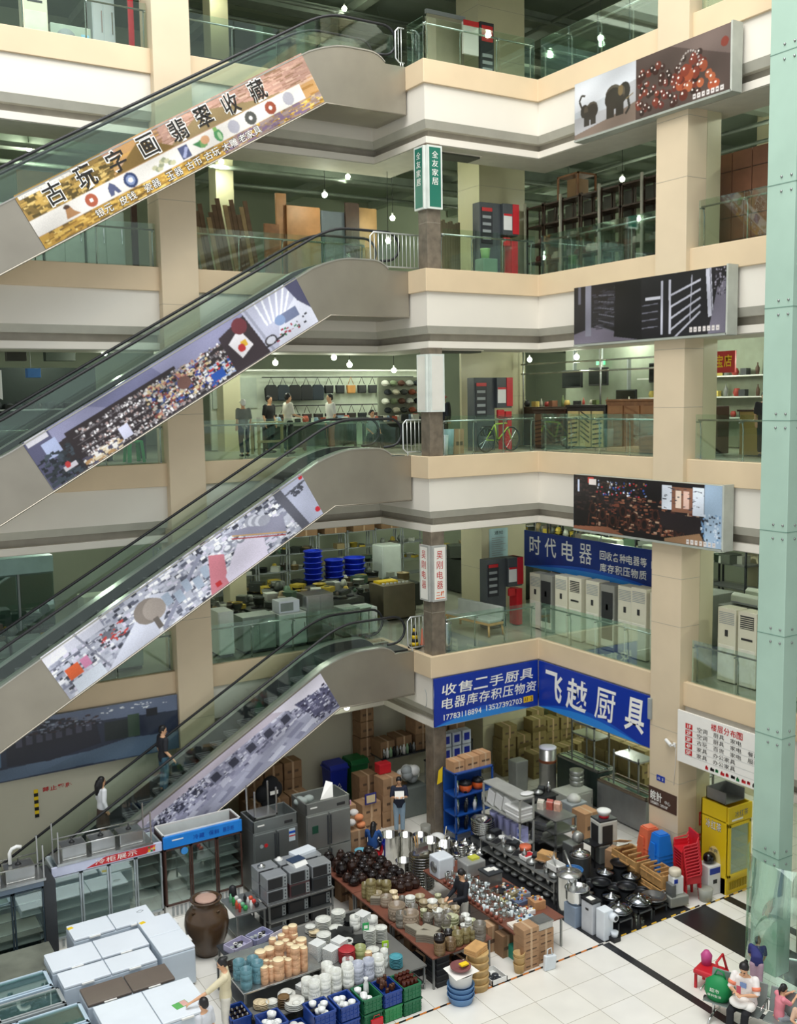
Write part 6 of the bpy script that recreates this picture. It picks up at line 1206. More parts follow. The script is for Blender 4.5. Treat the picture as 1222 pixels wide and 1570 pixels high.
for i,(x,y,ms) in enumerate(((10.24,16.72,(GC1,GC1)),(9.8,16.74,(GC2,BC1)),(9.36,16.78,(GC1,GC1)),(8.86,16.8,(BC1,BC1)),(8.34,16.84,(BC1,BC1)),(7.86,16.9,(BC1,)),(7.4,17.0,(GC1,BC1)))):
    for k,m in enumerate(ms): crate(x,y,.31*k,m,'%s plastic crate, %s from the right in the row on the tape, %s'%({GC1:'dark green',GC2:'light green',BC1:'blue'}[m],ORD[i],('on the floor','upper')[k]),w=.42 if i<4 else .46)
    z=.31*(len(ms)-1)+.05
    for k in range(12):
        if i==0: place('bbottle',lambda mb:mb.lathe([(.05,0),(.055,.2),(.04,.26),(.045,.3),(.04,.3)],mat('red_brown_glaze','#4a1d14',.15),n=12),'brown_pot',(x-.14+.09*(k%4),y-.17+.15*(k//4),z+.03),0,'red brown lidded pot standing in the rightmost green crate','pot','red brown pots in the crate'); continue
        if i==1: place('bjug',lambda mb:mb.lathe([(.03,0),(.05,.05),(.03,.1),(.035,.12)],mat('copper_brown','#5c3a2a',.25,var=.3),n=10),'small_jug',(x+R.uniform(-.14,.14),y+R.uniform(-.2,.2),z+.16+.06*(k%3)),R.uniform(0,3),'small brown jug heaped in the blue crate second from the right','jug','brown jugs heap'); continue
        if k<5+i: place('wcup_%d'%(k%2),lambda mb:mb.lathe([(.04,0),(.07,.04),(.075,.1),(.065,.1),(.03,.03)],mat('white_porcelain','#dfe1de',.22,var=.04),n=12),'white_bowl',(x+R.uniform(-.13,.13),y+R.uniform(-.18,.18),z+.05+.06*(k%3)),R.uniform(0,3),'white bowl lying in the crate %s from the right'%ORD[i],'bowl','white bowls crate '+ORD[i])
mb=MB(); mb.lathe([(.05,0),(.06,.02),(.05,.2),(.03,.26),(.05,.32),(.04,.32)],mat('white_porcelain','#dfe1de',.22,var=.04),n=14); mb.build('white_vase',loc=(9.42,16.9,.5),label='tall white vase standing in the green crate third from the right',cat='vase')
mb=MB(); mb.box(-.13,-.02,0,.13,.02,.2,RED); mb.tube([(-.08,0,.2),(-.06,0,.27),(.06,0,.27),(.08,0,.2)],.006,RED,5); mb.build('red_bag',loc=(9.4,16.45,.0),label='small red paper bag against the green crate',cat='bag')
for i,(c,dx) in enumerate((('#e06a2a',-.12),('#b3262c',.02),('#e8c02a',.13),('#d9d9d6',.0),('#e9e6de',.1),('#c8502a',-.05))): mb=MB(); blob(mb,(0,0,0),(.09,.09,.06),mat('toy_'+c[1:],c,.5)); mb.build('coloured_bowl',loc=(7.86+dx,17.0-.1*(i%3),.26+.05*(i//3)),label=('orange','dark red','yellow','white','cream','rust')[i]+' rounded bowl in the blue crate with bright ware',cat='bowl')
crate(7.0,17.75,.0,BC1,'blue crate of dark cups beside the white dressed woman',h=.5)
for k in range(12): place('dcup',lambda mb:mb.lathe([(.03,0),(.05,.07),(.045,.07),(.02,.02)],DG,n=10),'dark_cup',(6.85+.1*(k%4),17.58+.14*(k//4),.42),0,'dark cup in the blue crate beside the white dressed woman','cup','dark cups in crate')
# front of the tables: tubs, steamers, cartons
t=thing('water_bucket','white bucket over stacked pale blue basins with a plum basin on top at the crockery table corner','bucket',(11.32,16.32,0)); PB=mat('pale_blue_basin','#6e97c4',.4)
for k in range(3): mb=MB(); mb.lathe([(.24,0),(.27,.14),(.29,.15),(.27,.15),(.22,.03)],PB,n=22,c=(0,0,k*.11)); mb.build('blue_basin',t)
mb=MB(); mb.lathe([(.23,.38),(.25,.6),(.27,.62),(.24,.62),(.22,.42)],WPL,n=22); mb.poly([(-.3,-.28,.66),(.32,-.22,.64),(.28,.3,.66),(-.26,.26,.65)],[(0,1,2,3),(3,2,1,0)],PAPER); mb.build('white_bucket',t); mb=MB(); mb.lathe([(.12,.66),(.21,.72),(.22,.76),(.2,.76),(.1,.7)],mat('plum_basin','#7c4a4a',.4),n=20); mb.build('plum_basin',t); mb=MB(); mb.box(-.02,-.08,.76,.16,.04,.79,YEL); mb.build('yellow_cloth',t)
BAM=mat('bamboo','#c0a06a',.6,var=.15,ns=8)
for k in range(5): mb=MB(); r=.26-.01*k; mb.lathe([(r,0),(r,.11),(r+.012,.11),(r+.012,.15),(r,.15),(.001,.15)],BAM,n=24); mb.build('bamboo_steamer',loc=(11.88+.01*k,16.55,.155*k),label='round bamboo steamer, %s from the floor in the stack beside the buckets'%ORD[k],cat='steamer')
for k in range(3): mb=MB(); mb.box(-.22,-.15,0,.22,.15,.04,LWOOD); mb.build('wooden_board',loc=(11.87,16.55,.775+.045*k),rz=.3+.03*k,label='pale wooden board on the bamboo steamers, %s from the bottom'%ORD[k],cat='board',bev=.004)
t=thing('glass_tray','shallow clear crate of glass lids on the floor beside the steamers','tray',(12.35,16.6,0)); mb=MB(); mb.box(-.2,-.25,0,.2,.25,.02,WPL); [mb.box(*q,WPL) for q in ((-.2,-.25,0,-.18,.25,.12),(.18,-.25,0,.2,.25,.12),(-.2,-.25,0,.2,-.23,.12),(-.2,.23,0,.2,.25,.12))]; mb.build('crate_body',t)
for k in range(5): mb=MB(); mb.lathe([(.02,.03),(.07,.02),(.08,0)],mat('smoke_glass','#3c4046',.1),n=14); mb.build('smoked_lid',loc=(12.28+.13*(k%2),16.48+.12*(k//2),.03+.01*k),label='smoky glass lid in the clear crate, %s'%ORD[k],cat='lid')  # loose lids of smoky glass
for i,(x,n) in enumerate(((13.27,5),(13.72,4))):
    for k in range(n): carton(x,16.62+.05*i,k*.185,(.42,.36,.18),.0,'brown carton, %s from the floor in the %s pile at the glassware table'%(ORD[k],('left','right')[i]))
t=thing('steel_box','shallow stainless steel box on the right carton pile','box',(13.72,16.67,.74)); mb=MB(); mb.box(-.2,-.17,0,.2,.17,.16,SS); mb.box(-.22,-.19,.14,.22,.19,.17,SS); mb.build('body',t,bev=.01); mb=MB(); mb.box(-.18,-.15,.17,.18,.15,.18,SSD); mb.build('lid',t)
t=thing('shopping_bag','white shopping bag on the floor in front of the carton piles','bag',(13.58,16.22,0),-.1); mb=MB(); mb.extr([(-.14,0),(.14,0),(.17,.3),(-.12,.34)],mat('bag_white','#dbe2e6',.5),-.05,.05,'y'); mb.build('bag_body',t,bev=.02); mb=MB(); mb.tube([(-.05,0,.32),(-.04,0,.46),(.05,0,.48),(.08,0,.31)],.014,mat('bag_white','')); mb.build('handle',t)
for i,(x,z) in enumerate(((12.98,0),(12.98,.16),(12.98,.24))): mb=MB(); mb.lathe([(.1,0),(.13,.19),(.135,.2),(.11,.2),(.09,.03)],BAM,n=18); mb.build('bamboo_tub',loc=(x,16.5,z),label='small wooden tub, %s from the floor beside the cartons'%ORD[i],cat='tub')
for i,(x,y,d,m,n) in enumerate(((12.9,17.2,(.3,.3,.5),CARDD,'dark carton'),(12.75,17.55,(.3,.3,.6),CARD,'tan carton'),(13.25,17.1,(.35,.3,.35),mat('sky_blue_pack','#2f8fd6',.4),'sky blue pack'),(13.6,17.15,(.4,.3,.45),mat('pale_blue_pack','#9cc4e0',.4),'pale blue pack'),(13.05,16.95,(.3,.2,.3),mat('sea_green_box','#2f8f78',.5),'sea green box'))): carton(x+.25,y+.05,0,d,0,n+' under the near end of the glassware table',m)
# glassware
GLS=glass('drinking_glass',(.86,.9,.9),.5,.05); GLW=mat('frosted_glass','#cfd8d8',.15,0,coat=.5)
def goblet(mb,k):
    m=(GLS,GLW,SS)[k%3]
    if k%2: mb.lathe([(.035,0),(.008,.01),(.008,.07),(.04,.1),(.042,.15),(.036,.15)],m,n=10,cap=False)
    else: mb.lathe([(.03,0),(.045,.13),(.04,.13),(.025,.02)],m,n=10,cap=False)
n=0
for iy in range(21):
    for ix in range(6):
        x=13.13+ix*.115+R.uniform(-.03,.03); y=17.25+iy*.115+R.uniform(-.03,.03); k=R.randint(0,5)
        place('goblet_%d'%k,lambda mb:goblet(mb,k),'drinking_glass',(x,y,.72+.1*(R.random()<.35)),R.uniform(0,3),'clear glass in the %s row of six on the glassware table counting from the near end'%(ORD[iy] if iy<20 else 'farthest'),'glass','glassware row %d'%(iy+1))
for k in range(14): mb=MB(); mb.lathe([(.03,0),(.05,.05),(.045,.09),(.02,.1)],mat('amber_jar_lid','#8a4a38',.4),n=10); mb.build('small_jar',loc=(13.1,17.3+.17*k,.72),label='small red brown jar, %s from the near end along the left edge of the glassware table'%ORD[k],cat='jar')
for i,(x,y,c,w,d,h,n) in enumerate(((13.3,17.0,'#e6dccf',.34,.26,.06,'white tray of mixed ornaments'),(13.65,17.15,'#c9d9e0',.36,.26,.06,'pale blue tray of lighters'),(13.7,17.55,'#2a3656',.32,.2,.05,'white case with dark lining'),(13.85,17.3,'#e9e9e6',.3,.22,.1,'white plastic pack'),(14.0,17.75,'#5d6a86',.34,.26,.1,'blue grey book pile'),(14.05,18.1,'#84795a',.34,.26,.14,'olive book pile'),(14.2,17.4,'#b98a60',.3,.3,.2,'tan box pile with a red packet'),(13.8,18.0,'#d7d3a0',.36,.24,.08,'pale yellow folder pile'),(14.1,18.5,'#2a2c30',.5,.34,.05,'dark folder lying flat'),(14.25,18.0,'#8a8f9a',.3,.3,.12,'grey blue magazine pile'))):
    t=thing('goods_tray',n+' at the right side of the glassware table','tray',(x,y,.72),.15*(i%3)-.1); m=mat('tray_'+c[1:],c,.4,var=.1,ns=10); mb=MB(); mb.box(-w/2,-d/2,0,w/2,d/2,h,m); mb.build('body',t,bev=.006); mb=MB()
    for k in range(12):
        a=R.uniform(-w*.42,w*.38); b=R.uniform(-d*.4,d*.35); cc=pick(['#e6dfd0','#c0503a','#d9a23a','#3a3c46','#6f8fb9','#f0efe8','#7a5a4a'],k*3+i); mb.box(a,b,h,a+w*.13,b+d*.13,h+.012+.003*k,mat('bit_'+cc[1:],cc,.5))
    mb.build('small_contents',t)
t=thing('steel_container','square steel container with papers on top at the far right of the glassware table','container',(14.05,18.95,.72)); mb=MB(); mb.box(-.2,-.2,0,.2,.2,.3,SSD); mb.box(-.22,-.22,.27,.22,.22,.32,DARK); mb.build('body',t,bev=.01); mb=MB(); mb.box(-.12,-.05,.32,.05,.12,.33,PAPER); mb.box(.06,-.1,.32,.16,.08,.33,PAPER); mb.build('papers',t)
t=thing('steel_container','larger steel box wrapped in film with yellow packets behind the steel container','container',(13.95,19.6,.72)); mb=MB(); mb.box(-.28,-.22,0,.28,.22,.36,mat('film_wrapped','#a9aaa6',.25,.3)); mb.build('body',t,bev=.03); mb=MB(); mb.box(-.05,-.1,.36,.18,.1,.41,mat('lime_packet','#c9c94a',.4)); mb.build('yellow_packets',t)
t=thing('washing_machine','white drum shaped appliance behind the person in black','appliance',(13.3,19.95,.72)); mb=MB(); mb.box(-.22,-.22,0,.22,.22,.5,WHT); mb.build('body',t,bev=.03); mb=MB(); mb.lathe([(.14,0),(.14,.02)],SSD,n=20,T=Matrix.Translation((-.22,-.0,.25))@Matrix.Rotation(-PI/2,4,'Y')); mb.build('round_door',t)
carton(13.6,20.25,.72,(.4,.3,.2),.2,'white carton with a red and yellow print behind the glassware',WHT)
for i,(m,n) in enumerate(((RED,'red'),(GRNP,'green'))): mb=MB(); mb.lathe([(.08,0),(.13,.25-.05*i),(.12,.25-.05*i),(.07,.02)],m,n=12); mb.build('plastic_basket',loc=(13.35,20.3+.0*i,.72+.12*i),label=n+' conical basket behind the glassware table end',cat='basket')
# tall stock pots, stacks of pans
def spot(mb,r,h,m): mb.lathe([(r*.97,0),(r,.02),(r,h-.02),(r*1.04,h),(r*.96,h),(r*.95,.04),(.001,.03)],m,n=24,cap=False)
POLISH=mat('polished_steel','#c4c4c0',.16,1,var=.12,ns=5)
for i,(x,y,r,h,c) in enumerate(POTS):
    t=thing('stock_pot','tall open steel stock pot, %s of the seven standing behind the dark jars'%ORD[i],'pot',(x,y,0)); r*=1.25; mb=MB(); spot(mb,r*1.15,h,POLISH); mb.build('pot_wall',t)
    for s in (-1,1): mb=MB(); mb.tube([(s*r*1.15,-.05,h-.12),(s*(r*1.15+.05),-.04,h-.12),(s*(r*1.15+.05),.04,h-.12),(s*r*1.15,.05,h-.12)],.008,SS,5); mb.build('handle',t)
x,y,r,h,c=POTS2[0]
for k in range(12): place('bigpan',lambda mb:mb.lathe([(.22,0),(.3,.07),(.325,.075),(.3,.08),(.21,.01)],POLISH,n=24),'steel_pan',(x,y,.07*k),k*.3,'shiny steel pan in the widest stack behind the dark jars','pan','pans of the widest stack')
for k in range(7): place('loafpan',lambda mb:mb.box(-.1,-.03,0,.1,.03,.16,SS),'steel_mould',(x-.15+.05*k,y,.93),1.2,'narrow steel mould standing in the widest pan stack','mould','steel moulds'); 
for i,(dx,dy) in enumerate(((-.12,.02),(-.05,.05))): mb=MB(); mb.tube([(0,0,0),(.02*i-.05,.03,.45)],.015,LWOOD,6); mb.build('wooden_spatula',loc=(x+dx,y+dy,.9),label='wooden stick in the widest pan stack, %s'%('left','right')[i],cat='stick')
for i,(x,y,r,h,c) in enumerate(POTS2[1:]+[(14.75,20.8,.1,.5,'k'),(14.8,21.25,.1,.62,'k'),(14.15,21.3,.12,.7,'k')]):
    for k in range(int(h/.06)): place('kettle_%d'%(i%3),lambda mb:mb.lathe([(.08,0),(.11+.01*(i%3),.03),(.1,.055),(.06,.06)],POLISH,n=16),'steel_bowl',(x,y,.06*k),k,'steel bowl in the %s narrow stack right of the stock pots'%ORD[i],'bowl','narrow steel stack '+ORD[i])
mb=MB(); mb.tube([(0,0,0),(.15,.05,.55)],.012,mat('cream_ladle','#d9cfb4',.4),6); mb.build('ladle',loc=(14.55,21.74,.4),label='long cream ladle standing in a stock pot',cat='ladle')
mb=MB(); mb.lathe([(.2,0),(.25,.1),(.22,.3),(.16,.36),(.06,.4),(.001,.4)],WPL,n=16); mb.build('plastic_drum',loc=(14.95,22.6,0),label='white rounded plastic drum behind the stock pots',cat='drum')
mb=MB(); mb.lathe([(.13,0),(.15,.4),(.13,.4)],mat('bin_greyish','#8b8a80',.5),n=16); mb.build('waste_bin',loc=(14.98,23.25,0),label='small grey bin at the foot of the brown post on the ground floor',cat='bin')
for i in range(14): 
    a=R.uniform(.14,.24); place('lidpot_%d'%(i%4),lambda mb:mb.lathe([(.15,0),(.19,.1),(.2,.14),(.1,.2),(.02,.22),(.02,.25),(.001,.25)],POLISH if i%3 else BLK,n=18),'lidded_pot',(15.0+.3*(i%4),21.5+.35*(i//4),.0+.0*a),i,'lidded steel pot on the floor by the blue shelf, %s row, %s'%(ORD[i//4],ORD[i%4]),'pot')
for k in range(6): place('widewok',lambda mb:mb.lathe([(.1,0),(.26,.1),(.34,.2),(.33,.2),(.24,.11),(.001,.03)],POLISH,n=26,cap=False),'steel_wok',(15.95,21.85,.35+.06*k),0,'wide steel wok in the stack before the blue shelf','wok','wide steel woks')
mb=MB(); mb.box(15.7,21.6,0,16.2,22.1,.35,DARK); mb.build('storage_crate',label='black crate under the wide steel woks',cat='crate',bev=.02)
# blue shelf
BSF=mat('shelf_blue','#1c4b96',.35,var=.06)
def rack(x0,y0,w,d,h,zs,m,lab,name='shelf_rack',board=None,pw=.045,rz=0,back=0):
    t=thing(name,lab,'shelf',(x0,y0,0),rz)
    for a in (0,w-pw):
        for b in (0,d-pw): mb=MB(); mb.box(a,b,0,a+pw,b+pw,h,m); mb.build('post',t)
    for z in zs: mb=MB(); mb.box(0,0,z,w,d,z+.035,board or m); mb.build('shelf_board',t)
    if back: mb=MB(); mb.box(pw,d-.03,.2,w-pw,d-.02,h-.1,m); mb.build('back_panel',t)
    return t
rack(15.5,22.5,1.3,.62,2.0,(.25,.75,1.3,1.96),BSF,'blue steel shelf with orange pots and three cartons on top',back=1)
for i,(x,w,h) in enumerate(((15.7,.36,.3),(16.15,.5,.33),(16.6,.38,.36))): carton(x,22.8,1.995,(w,.4,h),.03,'brown carton on top of the blue shelf, %s'%('left with a red edge','middle','right')[i],mat('carton_light','#b98f68',.7,var=.08))
for i,x in enumerate((15.98,16.42)):
    t=thing('orange_rice_cooker','orange round cooker on the blue shelf, %s'%('left','right')[i],'cooker',(x,22.72,1.335)); mb=MB(); mb.lathe([(.13,0),(.19,.1),(.18,.22),(.15,.24)],mat('cooker_orange','#cf5a22',.3),n=20); mb.build('body',t); mb=MB(); mb.lathe([(.19,.22),(.15,.3),(.03,.33),(.02,.36)],BLK,n=20); mb.build('lid',t)
def flask(mb,i): mb.lathe([(.05,0),(.055,.2),(.03,.25),(.03,.3)],(SS,WPL,mat('flask_green','#8fb08a',.4),BLK,SSD)[i%5],n=12)
for z,n in ((.785,11),(1.335,4),(.285,8)):
    for i in range(n): place('flask_%d'%(i%5),lambda mb:flask(mb,i),'vacuum_flask',(15.6+.105*i,22.62+.12*(i%3),z),0,'flask on the %s board of the blue shelf, %s from the left'%({.785:'middle',1.335:'upper',.285:'bottom'}[z],ORD[i]),'flask')
mb=MB(); mb.box(-.25,-.15,0,.25,.15,.3,mat('deep_blue_box','#123a80',.4)); mb.build('storage_crate',loc=(16.2,22.3,0),label='deep blue box on the floor before the blue shelf',cat='crate',bev=.02)
mb=MB(); mb.poly([(0,0,0),(.18,0,.05),(.2,0,.5),(.06,0,.4)],[(0,1,2,3),(3,2,1,0)],YEL); mb.build('yellow_bag',loc=(15.28,23.1,1.55),label='yellow bag hanging by the brown post beside the blue shelf',cat='bag')
# grey metal shelf
rack(16.2,20.55,.5,1.65,1.75,(.45,1.1,1.72),mat('shelf_grey_metal','#b2b3ab',.45,.2),'grey metal shelf with white foam boxes and lilac boxes')
for i,y in enumerate((21.95,21.6,21.25)): mb=MB(); mb.box(-.2,-.15,0,.2,.15,.42,WPL,T=Matrix.Rotation(.25,4,'X')); mb.build('foam_box',loc=(16.45,y,1.17),label='white foam box leaning on the middle shelf, %s from the far end'%ORD[i],cat='box',bev=.02)
for k in range(2): mb=MB(); mb.box(-.24,-.28,0,.24,.28,.14,WPL); mb.box(-.26,-.3,.1,.26,.3,.16,WPL); mb.build('foam_box',loc=(16.43,20.88,1.135+.17*k),label='flat white foam box at the near end of the grey metal shelf, %s'%('lower','upper')[k],cat='box',bev=.02)
for i in range(4): mb=MB(); mb.lathe([(.12,0),(.135,.42),(.14,.44),(.1,.44)],mat('lilac_plastic','#b7b8e8',.3),n=4 if i else 16); mb.build('lilac_box',loc=(16.42,21.95-.31*i,.485),rz=PI/4,label='lilac container on the lower board of the grey metal shelf, %s from the far end'%ORD[i],cat='box')
for i in range(3): mb=MB(); mb.box(-.12,-.1,0,.12,.1,.2,mat('lilac_plastic','')); mb.box(-.125,-.06,.05,-.118,.06,.16,BLUEP); mb.build('lilac_box',loc=(16.45,20.75,.485+.2*(i-0) if i<2 else .485),rz=.2*i,label=('lilac box with a blue label','upper lilac box with a blue label','rear lilac box with a blue label')[i]+' at the near end of the grey shelf',cat='box') if i<2 else None
mb=MB(); blob(mb,(0,0,.03),(.2,.14,.03),WPL); mb.build('white_dish',loc=(16.6,20.75,1.76),label='white oval dish on top of the grey metal shelf',cat='dish')
mb=MB(); mb.lathe([(.14,0),(.16,.12),(.15,.16)],ORG,n=18); mb.build('orange_bowl',loc=(15.95,20.0,.62),label='orange bowl at the far end of the low steel bench',cat='bowl')
mb=MB(); mb.box(-.18,-.14,0,.18,.14,.1,WPL); mb.box(-.14,-.1,.1,.14,.1,.115,RED); mb.build('red_scale',loc=(15.75,19.65,.62),label='white kitchen scale with a red top on the low steel bench',cat='scale',bev=.02)
mb=MB(); mb.box(-.02,-.3,0,.02,.3,.75,WPL); mb.build('white_board',loc=(16.05,20.35,0),label='white board leaning under the grey metal shelf',cat='board')
# low steel bench with tools
t=table(15.48,18.3,16.1,21.4,.6,'long low steel bench of black kitchen tools',SSD,mid=.28,name='steel_bench')
def tool(i,mb):
    k=i%6
    if k==0: mb.lathe([(.09,0),(.14,.06),(.13,.1),(.03,.13),(.02,.15)],SSD,n=14)
    elif k==1: mb.box(-.15,-.1,0,.15,.1,.14,BLK); mb.box(-.12,-.08,.14,.12,.08,.15,DARK)
    elif k==2: mb.lathe([(.06,0),(.07,.2),(.03,.24),(.02,.3)],SS,n=12)
    elif k==3: mb.lathe([(.1,0),(.12,.03),(.12,.05),(.1,.05)],BLK,n=16); mb.tube([(.1,0,.04),(.32,.05,.07)],.012,BLK,6)
    elif k==4: mb.box(-.18,-.12,0,.18,.12,.06,SSD); mb.box(-.16,-.1,.06,.16,.1,.065,BLK)
    else: mb.lathe([(.07,0),(.09,.08),(.08,.08)],WPL,n=12)
TN=['lidded_pan','black_box','steel_flask','frying_pan','steel_tray','white_cup']
for i in range(20): place('tool_%d'%(i%6),lambda mb:tool(i,mb),TN[i%6],(15.65+.27*(i%2),18.5+.145*i,.6),i,TN[i%6].replace('_',' ')+' on top of the low steel bench, %s from the near end'%ORD[i],TN[i%6].split('_')[1])
for i in range(20): place('tool_%d'%(i%4),lambda mb:tool(i%4,mb),TN[i%4],(15.68+.24*(i%2),18.45+.145*i,.305),i,TN[i%4].replace('_',' ')+' on the lower shelf of the low steel bench, %s from the near end'%ORD[i],TN[i%4].split('_')[1])
for i in range(18): place('tool_%d'%((i*5)%5),lambda mb:tool((i*5)%5,mb),TN[(i*5)%5],(15.68+.24*(i%2),18.45+.16*i,.0),i,TN[(i*5)%5].replace('_',' ')+' on the floor under the low steel bench, %s from the near end'%ORD[i],TN[(i*5)%5].split('_')[1])
t=thing('wire_basket','white wire basket of whisks at the near end of the low steel bench','basket',(15.75,18.55,.78)); mb=MB(); mb.box(-.14,-.2,0,.14,.2,.02,WPL); [mb.box(*q,WPL) for q in ((-.15,-.21,0,-.13,.21,.14),(.13,-.21,0,.15,.21,.14),(-.15,-.21,0,.15,-.19,.14),(-.15,.19,0,.15,.21,.14))]; mb.build('basket_body',t); mb=MB(); [mb.tube([(0,0,.02),(.04*k,.15+.03*k,.2+.03*k),(.1*k-.1,.25,.26)],.008,SS,5) for k in range(5)]; mb.build('whisks',t)
mb=MB(); mb.box(-.14,-.2,0,.14,.2,.16,LWOOD); mb.box(-.18,-.24,-.03,.18,.24,0,CARD); mb.build('wooden_block_box',loc=(15.95,19.15,.75),rz=.4,label='small wooden box on a black box beside the mixer tools',cat='box')
# second steel rack with red cartons
rack(17.3,20.4,.75,1.25,.95,(.2,.55,.92),SSD,'steel rack with red and white cartons on top behind the low bench')
for i,(x,y,c) in enumerate(((17.55,21.3,'#d9d0c0'),(17.75,21.15,'#b8584a'),(17.85,20.95,'#cfa08a'))):
    t=thing('milk_carton',('green topped','dark red','pink and white')[i]+' gable carton on the steel rack','carton',(x,y,.955),.5); m=mat('gable_'+c[1:],c,.5,var=.2,ns=9); mb=MB(); mb.box(-.09,-.09,0,.09,.09,.2,m); mb.extr([(-.09,.2),(.09,.2),(0,.28)],m,-.09,.09,'y'); mb.build('carton_body',t); mb=MB(); mb.box(-.07,-.09,.2,.07,.09,.225,GRNP if i==0 else PAPER); mb.build('cap',t)
for i in range(5): place('traystk',lambda mb:mb.box(-.3,-.2,0,.3,.2,.1,SS),'steel_tray',(17.35+.02*i,21.0,.24+.11*i if i<3 else .6+.11*(i-3)),.1*i,'deep steel tray in the steel rack, %s from below'%ORD[i],'tray')
t=thing('meat_grinder','grey meat grinder on a steel base in front of the steel rack','machine',(17.35,19.75,0)); mb=MB(); mb.box(-.2,-.2,0,.2,.2,.62,SSD); mb.build('base',t,bev=.02); mb=MB(); mb.lathe([(.1,0),(.15,.02),(.15,.16),(.07,.2)],mat('cast_grey','#a9aaa4',.4,.6),n=20,T=Matrix.Translation((0,-.1,.82))@Matrix.Rotation(PI/2,4,'X')); mb.build('grinder_head',t); mb=MB(); mb.lathe([(.05,0),(.09,.1),(.08,.1)],SS,n=14,c=(0,.0,.95)); mb.build('feed_tray',t)
mb=MB(); mb.box(-.3,-.25,0,.3,.25,.03,BLK); [mb.box(a,b,0,a+.03,b+.03,-.0-.0+.001,BLK) for a in (-.3,) for b in (-.25,)]; [mb.box(a,b,-.55,a+.03,b+.03,0,BLK) for a in (-.3,.27) for b in (-.25,.22)]; mb.build('iron_stand',loc=(17.95,19.5,.56),label='black iron stand beside the meat grinder',cat='stand')
mb=MB(); spot(mb,.26,.55,SSD); mb.build('stock_pot',loc=(17.1,19.2,0),label='dull steel stock pot under the meat grinder side',cat='pot')
mb=MB(); mb.lathe([(.25,0),(.27,.04),(.12,.12),(.04,.14),(.03,.17)],POLISH,n=22); mb.build('domed_cover',loc=(17.1,19.2,.55),label='domed lid on the dull steel stock pot',cat='lid')
# tall cylinder and boxes at the back
t=thing('rice_steamer','tall steel cylinder with a white lid and copper band before the cartons','steamer',(19.45,23.3,0)); mb=MB(); mb.lathe([(.26,0),(.26,1.3),(.27,1.3),(.27,1.38),(.26,1.38),(.26,1.75)],mat('brushed_cylinder','#a5a6a3',.3,.8,var=.12,ns=6),n=28); mb.build('cylinder',t); mb=MB(); mb.lathe([(.268,1.32),(.272,1.33),(.272,1.4),(.268,1.41)],mat('copper_band','#8a5238',.35,.6),n=28); mb.build('copper_band',t); mb=MB(); mb.lathe([(.265,0),(.265,.03),(.2,.05)],mat('lilac_white_lid','#d9d8ea',.4),n=28,c=(0,0,1.75)); mb.build('lid',t)
mb=MB(); mb.box(-.22,-.2,0,.22,.2,1.15,mat('grey_bin_box','#8d9089',.5),top=1.08); mb.build('grey_bin',loc=(19.1,24.3,0),label='tall grey bin left of the steel cylinder',cat='bin',bev=.03)
for k in range(3): mb=MB(); mb.lathe([(.2,0),(.22,.16),(.2,.16)],mat('aluminium_pan','#a3a59f',.35,.7),n=22); mb.build('aluminium_pan',loc=(19.9,22.5,.75+.15*k),label='aluminium pan right of the steel cylinder, %s from the bottom'%ORD[k],cat='pan')
cabinet(19.55,22.3,0,1.0,.7,.75,0,'pale grey steel cabinet at the foot of the steel cylinder',mat('pale_grey_metal','#b6b8ae',.5,.2)); 
mb=MB(); mb.lathe([(.2,0),(.2,.12),(.1,.2),(.02,.22)],mat('pearl_grey','#c4c5bd',.4),n=18); mb.build('round_cooker',loc=(19.0,21.6,.75),label='pale round cooker behind the large brown carton',cat='cooker')
mb=MB(); mb.box(18.7,21.35,0,19.3,21.85,.75,GRYP); mb.build('storage_box',label='grey box under the pale round cooker',cat='box',bev=.02)
carton(18.85,20.95,0,(.5,.55,.75),0,'large brown carton left of the air cooler',mat('carton_light',''))
mb=MB(); mb.box(16.9,21.9,0,18.6,22.5,.9,BLK); mb.box(16.85,21.85,.9,18.65,22.55,.95,mat('stove_top_dark','#3a3c3c',.3,.4)); mb.build('black_stove',label='long black stove bench behind the steel racks',cat='stove',bev=.02)
for i in range(9): place('tool_%d'%(i%6),lambda mb:tool(i,mb),TN[i%6],(17.0+.19*i,22.15+.1*(i%2),.95),i,TN[i%6].replace('_',' ')+' on the long black stove bench, %s from the left'%ORD[i],TN[i%6].split('_')[1])
